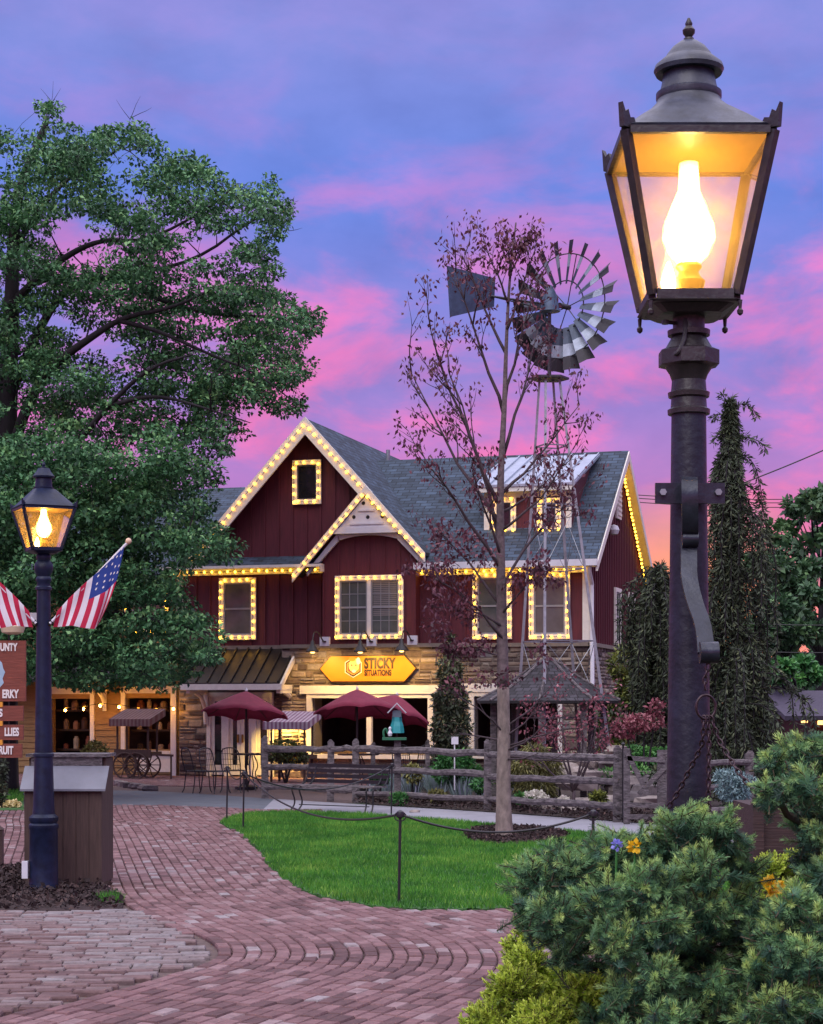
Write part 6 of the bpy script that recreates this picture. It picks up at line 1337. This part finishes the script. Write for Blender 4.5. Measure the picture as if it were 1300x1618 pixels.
shrub('pink_shrub', 'dusky pink leaved shrub behind the timber gate', 'shrub', [(1018, 1140, 0, 34, 14), (1035, 1120, 0, 14, 16), (990, 1150, 0, 26, 16)], 750, .09, .05, MT['pink_leaf'], 31.5)
shrub('blue_spruce', 'small pale blue spruce on the ground right of the big lamp post', 'shrub', [(1150, 1228, 0, 24, 14), (1175, 1238, 0, 22, 14), (1160, 1250, 0, 30, 16)], 2000, .07, .018, mat('blue_spruce_needles', (.2, .35, .38), .6, var=.2, tint=((0, (.06, .12, .14)), (1, (.3, .45, .46)))), 24.0)
shrub('globe_shrub', 'golden green globe shrub behind the litter bin', 'shrub', [(150, 1190, 0, 22, 20), (150, 1212, 0, 26, 24)], 2200, .08, .04, MT['olive_leaf'], 34.5)
shrub('wall_shrub', 'yellow lit bush under the lilac striped awning', 'shrub', [(450, 1180, 0, 26, 12), (440, 1192, 0, 24, 14), (465, 1195, 0, 22, 14)], 1500, .09, .04, MT['yellowgreen'], 41.0)
shrub('round_shrub', 'dark shrub at the left edge below the hanging boards', 'shrub', [(-10, 1215, 0, 22, 30), (-14, 1250, 0, 26, 26)], 1600, .09, .04, MT['weep'], 29.0)
for x, y, Y, rx, ry, m_ in ((600, 1226, 33, 16, 14, 'bright_leaf'), (652, 1222, 34, 18, 16, 'olive_leaf'), (760, 1240, 32, 16, 12, 'bright_leaf'), (800, 1232, 33, 20, 16, 'yellowgreen'), (826, 1262, 30.4, 12, 8, 'bright_leaf'), (885, 1222, 32, 18, 14, 'bright_leaf'), (960, 1228, 31, 18, 12, 'bright_leaf'), (930, 1196, 34, 22, 12, 'yellowgreen'), (1010, 1222, 31, 20, 12, 'bright_leaf'), (690, 1258, 31.5, 14, 9, 'olive_leaf'), (630, 1262, 31.8, 12, 8, 'bright_leaf'), (945, 1260, 29.4, 12, 8, 'yellowgreen'), (1045, 1225, 29, 22, 16, 'weep'), (980, 1190, 34, 18, 14, 'olive_leaf')):
    shrub('perennial', 'leafy perennial clump in the garden bed behind the long fence', 'plant', [(x, y, 0, rx, ry)], 420, .09, .035, MT[m_], Y, group='perennial clumps behind the long fence')
# dusky pink maple over the gazebo
pm = thing('pink_maple', 'pale branched young maple with sparse pink leaves before the gazebo', 'tree', G(905, 1284)); wsegs = []; tips = []; b0 = G(905, 1284)
for x, y, dy in ((850, 1135, 0), (880, 1120, .2), (915, 1115, -.2), (945, 1125, .2), (965, 1150, 0), (830, 1165, .2), (935, 1160, -.3), (890, 1160, -.3)):
    e = P(x, y, b0.y + dy); q = bend(b0 + Vector((0, 0, .35)), e, .12, 5); wsegs.append((q, [.022*(1 - .7*i/5) for i in range(6)]))
    for s in (2, 3, 4, 5): rec(q[s], (q[s] - q[s-1]).normalized() + Vector(randdir(1)[0])*.5, .35, .006, 1)
wsegs.append(([b0, b0 + Vector((0.02, 0, .36))], [.035, .028])); tubes_obj('branches', wsegs, MT['twig_bark'], pm, 5)
tp = np.array([tuple(p) for p in tips]); n = 800; pos = tp[RNG.choice(len(tp), n)] + RNG.normal(0, .07, (n, 3)); d = randdir(n); d[:, 2] -= .6; np_quads('leaves', leaf_quads(pos, d, randdir(n), RNG.uniform(.05, .09, n), RNG.uniform(.025, .05, n)), RNG.beta(2, 2, n), MT['pink_leaf'], pm)
# lavender bed, white flowers, litter
def blades(name, poly, n, h0, h1, w, m, lab, cat, z=.02):
    xs = [p.x for p in poly]; ys = [p.y for p in poly]; pl = [(p.x, p.y) for p in poly]; x = RNG.uniform(min(xs), max(xs), n*4); y = RNG.uniform(min(ys), max(ys), n*4); k = inpoly(x, y, pl); x, y = x[k][:n], y[k][:n]; n = len(x)
    c = np.stack([np.round(x*2.2)/2.2, np.round(y*1.6)/1.6], 1); off = np.stack([x, y], 1) - c; b = np.stack([c[:, 0] + off[:, 0]*.5, c[:, 1] + off[:, 1]*.5, np.full(n, z)], 1); h = RNG.uniform(h0, h1, n); d = np.stack([off[:, 0]*1.5 + RNG.normal(0, .15, n), off[:, 1]*1.2, np.ones(n)*1.0], 1)
    return tag(np_quads(name, leaf_quads(b, d, randdir(n), h, np.full(n, w), .1), RNG.beta(2, 2, n), m), lab, cat, kind='stuff')
blades('lavender', [G(588, 1259), G(765, 1272), G(765, 1250), G(588, 1240)], 7000, .25, .52, .018, MT['lav'], 'blue grey lavender bed behind the long fence', 'lavender')
fl = [(846, 1262, 30.3, 22, 14), (890, 1268, 29.6, 10, 9), (866, 1255, 31, 12, 10)]
for (x, y, Y, rx, ry), lab in zip(fl, ('mound of white flowers at the foot of the olive gold conifer', 'small clump of white flowers by the rocks near the tall fence post', 'clump of white flowers behind the lower fence rail')):
    shrub('white_flowers', lab, 'flowers', [(x, y, 0, rx, ry)], 500, .05, .045, MT['flower_w'], Y, group='white flower clumps')
tag(chips('leaf_litter', [(p.x, p.y) for p in [G(560, 1272), G(770, 1284), G(975, 1301), G(1060, 1310), G(1060, 1290), G(770, 1268), G(560, 1262)]], 5000, .022, .03, .09, hump=.08), 'dark leaf litter along the foot of the long fence', 'leaf litter', kind='stuff')
def rock(p, sx, sy, sz, lab='weathered grey garden rock in the rockery behind the fence', group='rocks of the rockery'):
    q = MB(); n1, n2 = 9, 6; vs = []; ph = [random.uniform(0, 6) for _ in range(6)]
    for i in range(n2 + 1):
        th = math.pi*i/n2
        for k in range(n1):
            a = 2*math.pi*k/n1; r = 1 + .22*math.sin(2*a + ph[0] + th) + .16*math.sin(3*a + ph[1]) + .12*math.sin(5*th + ph[2] + a); x, y, z = r*math.sin(th)*math.cos(a), r*math.sin(th)*math.sin(a), math.cos(th); z = max(-.5, min(.62, z)); vs.append(p + Vector((x*sx, y*sy, z*sz + sz*.4)))
    q.add(vs, [(i*n1+k, i*n1+(k+1) % n1, (i+1)*n1+(k+1) % n1, (i+1)*n1+k) for i in range(n2) for k in range(n1)], random.random()); o = q.build('garden_rock', MT['rock'], None); return tag(o, lab, 'rock', group)
for x, y, z, s in ((905, 1280, 0, .30), (925, 1262, 0, .34), (880, 1276, 0, .22), (945, 1285, 0, .30), (960, 1268, 0, .36), (915, 1240, .35, .34), (945, 1235, .45, .36), (900, 1225, .5, .3), (930, 1210, .7, .34), (960, 1215, .7, .3), (985, 1240, .35, .3), (1000, 1262, .1, .34), (1020, 1255, .25, .3), (1005, 1235, .5, .28), (1035, 1272, .05, .34), (975, 1205, .9, .25), (890, 1210, .6, .25), (1040, 1245, .4, .26), (870, 1288, 0, .14), (655, 1273, 0, .07)):
    Y = 29.6 + (1285 - y)*.03; c = P(x, 1, Y); rock(Vector((c.x, Y, z)), s*random.uniform(.9, 1.3), s, s*random.uniform(.5, .75))
kb = [G(x, y) for x, y in ((188, 1241), (196, 1243), (204, 1245), (212, 1246), (220, 1247), (229, 1249), (238, 1250))]
for p in kb: rock(p, .14, .12, .12, 'small grey kerb stone edging the patio beside the road', 'kerb stones by the patio')
# left patch of grass and pale flowers
sheet('grass_verge', [G(-300, 1247), G(36, 1247), G(38, 1283), G(-300, 1285)], .034, MT['turf'], .03)
tag(grass('grass', [(p.x, p.y) for p in [G(-200, 1248), G(36, 1248), G(38, 1270), G(-200, 1270)]], 9000, .04, .09, .008, (), .03), 'small grass verge at the left edge beyond the brick path', 'grass', kind='stuff')
for x, lab in ((6, 'clump of pale yellow flowers at the left edge of the verge'), (22, 'clump of pale yellow flowers on the verge beside the litter bin')):
    shrub('pale_flowers', lab, 'flowers', [(x, 1272, 0, 11, 7)], 420, .05, .045, MT['olive_leaf'] if False else mat('cream_petal', (.75, .65, .35), .5, var=.2, trans=.2), 31.0, group='pale yellow flowers on the verge', stem=False)

# far trees, hedge mass, wires and a far house
def far_tree(lab, px, Y, blobs, n, L, m, group='trees beyond the garden'):
    C = [tuple(P(x, y, Y + random.uniform(-3, 3))) for x, y, r in blobs]; Rr = [(r*Y/F, r*Y/F, r*Y/F*.7) for x, y, r in blobs]; b = P(px, HY + 5075/Y, Y); t = thing('leafy_tree', lab, 'tree', b, group)
    zc = [c[2] for c in C]; ztop = max(zc); mid = b + Vector((0, 0, ztop*.75)); segs = [(bend(b, mid, .03, 5), [.35, .3, .24, .18, .12, .07])] + [(bend(b + Vector((0, 0, min(c[2]*.7, ztop*.7))), c, .1, 4), [.09, .07, .05, .035, .015]) for c in C]
    tubes_obj('trunk', segs, MT['bark'], t, 5); V, tt = cloud_leaves(C, Rr, n, L, L*.6, .2, .3, .45); np_quads('crown', V, tt, m, t)
random.seed(21)
bl1 = [(1290 + random.uniform(-70, 120), random.uniform(760, 1000), random.uniform(14, 30)) for _ in range(46)]; bl1 = [b for b in bl1 if b[1] > 745 + max(0, (1300 - b[0]))*.55]
far_tree('loose green tree against the sunset at the right edge, tallest of the far trees', 1300, 78, bl1, 9500, .34, MT['far_leaf'])
bl2 = [(1225 + random.uniform(-45, 60), random.uniform(880, 1070), random.uniform(14, 26)) for _ in range(34)]
far_tree('rounded green tree between the weeping conifer and the right edge', 1228, 70, bl2, 7000, .32, MT['far_leaf'])
bl3 = [(1250 + random.uniform(-25, 40), random.uniform(1040, 1085), random.uniform(12, 18)) for _ in range(10)]
far_tree('low bright green tree above the far roof', 1255, 64, bl3, 2200, .26, MT['bright_leaf'])
bl5 = [(1480 + random.uniform(-90, 110), random.uniform(800, 1060), random.uniform(18, 34)) for _ in range(40)]
far_tree('broad green tree beyond the right edge of the view', 1490, 84, bl5, 7000, .36, MT['far_leaf'])
bl6 = [(1372 + random.uniform(-40, 50), random.uniform(900, 1080), random.uniform(14, 26)) for _ in range(26)]
far_tree('smaller green tree just outside the right edge of the view', 1375, 92, bl6, 4500, .36, MT['far_leaf'])
bl4 = [(1050 + random.uniform(-40, 60), random.uniform(930, 1090), random.uniform(14, 28)) for _ in range(26)]
far_tree('dark green tree hidden behind the low weeping conifer', 1050, 80, bl4, 5500, .34, MT['far_leaf'])
C, Rr = [], []
for i in range(420):
    x = random.uniform(-70, 95); Y = random.uniform(118, 150); h = random.uniform(.5, 6.5 if x > 8 else 9); C.append((x, Y, h)); Rr.append((2.4, 2.4, 1.5))
V, tt = cloud_leaves(C, Rr, 30000, .75, .5, .2, .3, .35); tag(np_quads('far_woods', V, tt, MT['far_leaf']), 'dark band of far woods along the horizon', 'woods', kind='stuff')
fh = thing('far_house', 'far low house with a dark purple roof and one lit window', 'house', P(1300, 1200, 62)); a0 = P(1262, 1130, 62); a1 = P(1420, 1130, 62)
q = MB(); q.box(a0.x, a1.x, 60, 66, 0, a0.z); q.build('wall', MT['red'], fh); q = MB(); e = P(1240, 1136, 58.6); rdg = P(1240, 1091, 63); q.add([(e.x, 58.6, e.z + .1), (a1.x + 1, 58.6, e.z + .1), (a1.x + 1, 63, rdg.z), (e.x, 63, rdg.z), (e.x, 67.4, e.z + .1), (a1.x + 1, 67.4, e.z + .1)], [(0,1,2,3),(3,2,5,4)]); ob = q.build('roof', mat('dark_purple_roofing', (.05, .04, .07), .8), fh); sol = ob.modifiers.new('solid', 'SOLIDIFY'); sol.thickness = .15
q = MB(); q.box(P(1266, 1, 59.9).x, P(1276, 1, 59.9).x, 59.9, 59.96, P(1, 1142, 60).z, P(1, 1131, 60).z); q.box(P(1292, 1, 59.9).x, P(1300, 1, 59.9).x, 59.9, 59.96, P(1, 1145, 60).z, P(1, 1136, 60).z); q.build('window', emit('lit_far_window', (1, .55, .18), 3), fh)
def wire(lab, a, b, Y, sag=.3, r=.022):
    a, b = P(*a, Y), P(*b, Y); q = MB(); q.tube([a.lerp(b, i/16) - Vector((0, 0, sag*(1 - (2*i/16 - 1)**2))) for i in range(17)], r, 5); tag(q.build('power_line', MT['iron'], None), lab, 'power line', 'overhead wires beyond the trees')
wire('overhead wire rising to the right above the far trees', (1150, 772), (1420, 655), 60, .1); wire('highest of the level overhead wires behind the lamp post', (930, 776), (1420, 782), 88); wire('middle one of the level overhead wires behind the lamp post', (930, 781), (1420, 788), 89); wire('lowest of the level overhead wires behind the lamp post', (930, 787), (1420, 796), 90)
wire('upper of the two wires crossing in front of the far green trees', (1100, 980), (1420, 985), 56, .1, .016); wire('lower of the two wires crossing in front of the far green trees', (1100, 1024), (1420, 1028), 56, .1, .016)

# ------------------------------------------------------------------ near shrubs
def shoots(blobs, per, slen, nlen, nn, nw, upb=.35, tint_top=.25, flat=False, dens=1.0):
    """needle covered shoots standing out of ellipsoid mounds: returns triangles and stems"""
    T, TT, stems = [], [], []
    for x, y, Y, rx, ry in blobs:
        c = np.array(P(x, y, Y)); r = np.array([rx*Y/F, rx*Y/F*.85, ry*Y/F]); n = int(per*rx*ry/6400*dens)
        d = randdir(n); d[:, 1] -= .35; d[:, 2] += .12; d = unit(d); rad_ = RNG.uniform(.62, 1.0, n)[:, None]; tip = c + d*r*rad_; o = unit(d*np.array([1, 1, .8]) + np.array([0, 0, upb]) + RNG.normal(0, .33, (n, 3))); L = RNG.uniform(slen[0], slen[1], n)
        base = tip - o*L[:, None]; stems += [(Vector(base[i]), Vector(tip[i])) for i in range(n)]
        f = np.tile(np.linspace(.02, 1, nn), (n, 1)) + RNG.normal(0, .01, (n, nn)); a = RNG.uniform(0, 2*np.pi, (n, nn)) if not flat else RNG.choice([0, np.pi], (n, nn)) + RNG.normal(0, .5, (n, nn))
        s = unit(np.cross(o, randdir(n))); b = np.cross(o, s); rd_ = s[:, None]*np.cos(a)[..., None] + b[:, None]*np.sin(a)[..., None]; nd = unit(rd_*.9 + o[:, None]*(.42 + 1.1*np.clip(f, 0, 1)[..., None]**5))
        p = base[:, None] + o[:, None]*(L[:, None, None]*f[..., None]); nl = RNG.uniform(.8, 1.1, (n, nn))*RNG.uniform(nlen[0], nlen[1], n)[:, None]*(1 - .25*np.clip(f, 0, 1)**4)
        sd_ = np.cross(nd, rd_ + RNG.normal(0, .2, rd_.shape)); sd_ = unit(np.cross(nd, o[:, None] + RNG.normal(0, .3, nd.shape)))
        tri = np.stack([p - sd_*nw, p + sd_*nw, p + nd*nl[..., None] + sd_*nw*.45, p + nd*nl[..., None] - sd_*nw*.45], 2).reshape(-1, 4, 3)
        st = np.clip(.40 + RNG.normal(0, .16, n) + tint_top*(d[:, 2]*.7 + .2*rad_[:, 0]), 0, 1); tt = np.clip(st[:, None] + .50*(f - .55) + RNG.normal(0, .06, (n, nn)), 0, 1); T.append(tri); TT.append(tt.ravel())  # new growth paler at the tips; lit-tuft contrast also painted into the tint
    return np.concatenate(T), np.concatenate(TT), stems
def near_shrub(name, lab, blobs, m, roots, per=100, slen=(.075, .125), nlen=(.016, .024), nn=150, nw=.00085, **kw):
    t = thing(name, lab, 'shrub', roots[0]); V, tt, st = shoots(blobs, per, slen, nlen, nn, nw, **kw); q = MB()
    for a, b in st: q.tube([a, b], [.0022, .0014], 4)
    for i, (x, y, Y, rx, ry) in enumerate(blobs):
        c = P(x, y, Y); rt_ = min(roots, key=lambda r: (r - c).length); q.tube(bend(rt_ + Vector((0, 0, max(.05, c.z - .12))), c, .1, 6), [.016, .014, .012, .010, .009, .007, .005], 6)
    for r_ in roots: q.tube(bend(r_, r_ + Vector((0, 0, max(.1, max(P(x, y, Y).z for x, y, Y, _, _ in blobs if abs((P(x, y, Y) - r_).x) < .25) - .12))), .04, 6), [.03, .027, .024, .02, .017, .014, .01], 7)
    q.build('stem', MT['bark_brown'], t); np_quads('foliage', V, tt, m, t); return t
MT['bark_brown'] = mat('brown_shrub_bark', (.075, .06, .035), .9, var=.4, scale=30)
A = [(842, 1385, 4.95, 60, 46), (905, 1368, 4.9, 60, 46), (965, 1350, 4.9, 62, 46), (1030, 1330, 4.9, 60, 46), (1085, 1298, 4.85, 58, 46), (1140, 1318, 4.9, 56, 48), (1170, 1362, 4.95, 50, 48), (1105, 1372, 4.75, 62, 48), (1030, 1398, 4.7, 64, 50), (955, 1415, 4.7, 64, 50), (880, 1440, 4.75, 62, 46), (830, 1440, 4.9, 44, 40), (1120, 1435, 4.75, 58, 40), (1050, 1462, 4.65, 56, 48), (975, 1485, 4.65, 52, 48), (1175, 1425, 4.95, 42, 40),
     (900, 1500, 4.9, 48, 40), (1040, 1540, 4.6, 50, 46), (985, 1570, 4.65, 46, 44), (1120, 1560, 4.75, 50, 42), (1060, 1610, 4.55, 56, 40), (1170, 1600, 4.8, 42, 36), (1000, 1640, 4.6, 60, 44), (1130, 1660, 4.6, 60, 44), (1070, 1740, 4.6, 130, 70), (950, 1330, 5.2, 50, 30), (880, 1345, 5.2, 50, 26), (900, 1450, 5.15, 90, 80), (1000, 1500, 5.15, 110, 110), (1110, 1480, 5.15, 110, 110), (1100, 1610, 5.1, 130, 110), (970, 1620, 5.1, 100, 110), (860, 1440, 5.2, 60, 60), (1030, 1400, 5.2, 100, 70), (1180, 1500, 5.2, 80, 100)]
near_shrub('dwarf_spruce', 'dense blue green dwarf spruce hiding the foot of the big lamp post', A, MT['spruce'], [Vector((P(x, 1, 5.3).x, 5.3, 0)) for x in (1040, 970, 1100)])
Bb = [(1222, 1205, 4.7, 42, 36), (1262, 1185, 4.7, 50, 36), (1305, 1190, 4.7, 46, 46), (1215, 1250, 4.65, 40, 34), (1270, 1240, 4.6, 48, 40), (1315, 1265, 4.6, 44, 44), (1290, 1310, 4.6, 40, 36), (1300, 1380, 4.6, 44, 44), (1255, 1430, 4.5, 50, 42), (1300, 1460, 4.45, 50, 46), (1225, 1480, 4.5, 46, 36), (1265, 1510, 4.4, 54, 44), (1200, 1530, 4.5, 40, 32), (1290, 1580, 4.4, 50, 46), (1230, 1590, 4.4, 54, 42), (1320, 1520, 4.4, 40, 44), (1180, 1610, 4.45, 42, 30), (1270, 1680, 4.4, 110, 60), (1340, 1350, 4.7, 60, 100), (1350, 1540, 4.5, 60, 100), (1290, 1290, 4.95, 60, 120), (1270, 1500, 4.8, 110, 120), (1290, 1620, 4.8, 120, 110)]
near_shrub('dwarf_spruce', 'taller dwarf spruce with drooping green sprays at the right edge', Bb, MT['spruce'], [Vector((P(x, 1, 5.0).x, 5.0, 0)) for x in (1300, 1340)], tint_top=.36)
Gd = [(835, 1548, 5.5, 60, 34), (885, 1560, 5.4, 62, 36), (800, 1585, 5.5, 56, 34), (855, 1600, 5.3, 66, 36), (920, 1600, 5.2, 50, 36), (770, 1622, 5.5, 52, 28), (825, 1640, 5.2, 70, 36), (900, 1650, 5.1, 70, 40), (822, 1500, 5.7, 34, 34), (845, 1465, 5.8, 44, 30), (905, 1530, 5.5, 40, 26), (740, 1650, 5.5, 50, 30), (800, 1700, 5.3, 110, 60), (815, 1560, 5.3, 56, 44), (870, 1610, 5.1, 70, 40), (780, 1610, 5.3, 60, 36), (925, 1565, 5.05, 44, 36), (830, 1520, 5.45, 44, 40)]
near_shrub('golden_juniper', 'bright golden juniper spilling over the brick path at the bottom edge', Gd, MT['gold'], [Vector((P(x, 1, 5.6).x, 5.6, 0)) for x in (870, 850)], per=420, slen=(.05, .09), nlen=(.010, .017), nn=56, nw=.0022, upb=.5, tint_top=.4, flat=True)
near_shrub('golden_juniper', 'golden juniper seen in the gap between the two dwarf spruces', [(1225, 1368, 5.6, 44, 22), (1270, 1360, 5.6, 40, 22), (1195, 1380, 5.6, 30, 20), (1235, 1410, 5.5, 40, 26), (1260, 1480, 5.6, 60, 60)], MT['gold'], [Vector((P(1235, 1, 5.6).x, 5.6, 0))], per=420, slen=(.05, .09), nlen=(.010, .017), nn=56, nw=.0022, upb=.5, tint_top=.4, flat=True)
sheet('shrub_bed', [Vector((.55, 3.2, 0)), Vector((3.5, 3.0, 0)), Vector((3.8, 9.5, 0)), Vector((1.3, 9.5, 0)), Vector((.62, 7.5, 0)), Vector((.42, 6.0, 0))], .045, MT['soil'], .045)
MT['dark_plank'] = mat('dark_brown_planks', (.045, .026, .024), .8, var=.4, scale=8, stretch=(.6, 8, 8), bump=.3, bscale=10)
q = MB(); yb_ = 8.6; a, b = P(1188, 1, yb_), P(1262, 1, yb_); zt_ = P(1, 1266, yb_).z
for i in range(5): q.box(a.x, b.x, yb_, yb_ + .04, .05 + i*(zt_ - .05)/5 + .003, .05 + (i+1)*(zt_ - .05)/5 - .003)
q.box(a.x, a.x + .05, yb_ - .03, yb_, .05, zt_ + .02); q.box(a.x, b.x, yb_ + .04, yb_ + .5, zt_ - .06, zt_ - .02); q.box(a.x, a.x + .04, yb_ + .04, yb_ + .5, .05, zt_ - .06)
o = q.build('planter_box', MT['dark_plank'], None); tag(o, 'brown boarded planter box between the lamp post and the right spruce', 'planter')
def blossom(lab, x, y, Y, s, m, n=26):
    c = P(x, y, Y); t = thing('blossom', lab, 'flower', c, 'small flowers among the near shrubs'); d = randdir(n); pos = np.array(c) + d*s*.35; np_quads('petals', leaf_quads(pos, d, randdir(n), np.full(n, s), np.full(n, s*.8), .2), RNG.random(n), m, t); q = MB(); q.tube([c - Vector((0, -.02, .12)), c], .003, 4); q.build('stalk', MT['bright_leaf'], t)
blossom('yellow flower peeping over the dwarf spruce in front of the lamp post', 1003, 1337, 4.8, .018, MT['flower_y']); blossom('lilac flower peeping over the dwarf spruce, left of the yellow one', 974, 1335, 4.8, .014, MT['flower_b']); blossom('large yellow flower in the gap between the two spruces', 1220, 1402, 5.2, .03, MT['flower_y'], 34)
# floodlight on the stone wall above the striped stand
fu, fz = fp(461, 1127, -.15); t = thing('flood_light', 'small white floodlight on the stone wall above the lilac striped awning', 'wall lamp', B(fu, -.2, fz)); q = MB(BT); q.box(fu - .09, fu + .09, VB - .22, VB - .06, fz - .05, fz + .07); q.build('housing', MT['cap_white'], t); q = MB(BT); q.box(fu - .07, fu + .07, VB - .2, VB - .08, fz - .062, fz - .05); q.build('lens', MT['warm_bulb_big'], t)
ld = bpy.data.lights.new('flood_lamp', 'SPOT'); ld.energy = 260; ld.color = (1, .62, .14); ld.spot_size = R(130); ld.spot_blend = .6; ld.shadow_soft_size = .05; lo = bpy.data.objects.new('flood_lamp', ld); COL.objects.link(lo); lo.parent = t; lo.location = B(fu, VB - .3, fz - .1) - root_off(t); lo.rotation_euler = (B(fu, VB + .1, fz - .9) - B(fu, VB - .3, fz - .1)).to_track_quat('-Z', 'Y').to_euler()
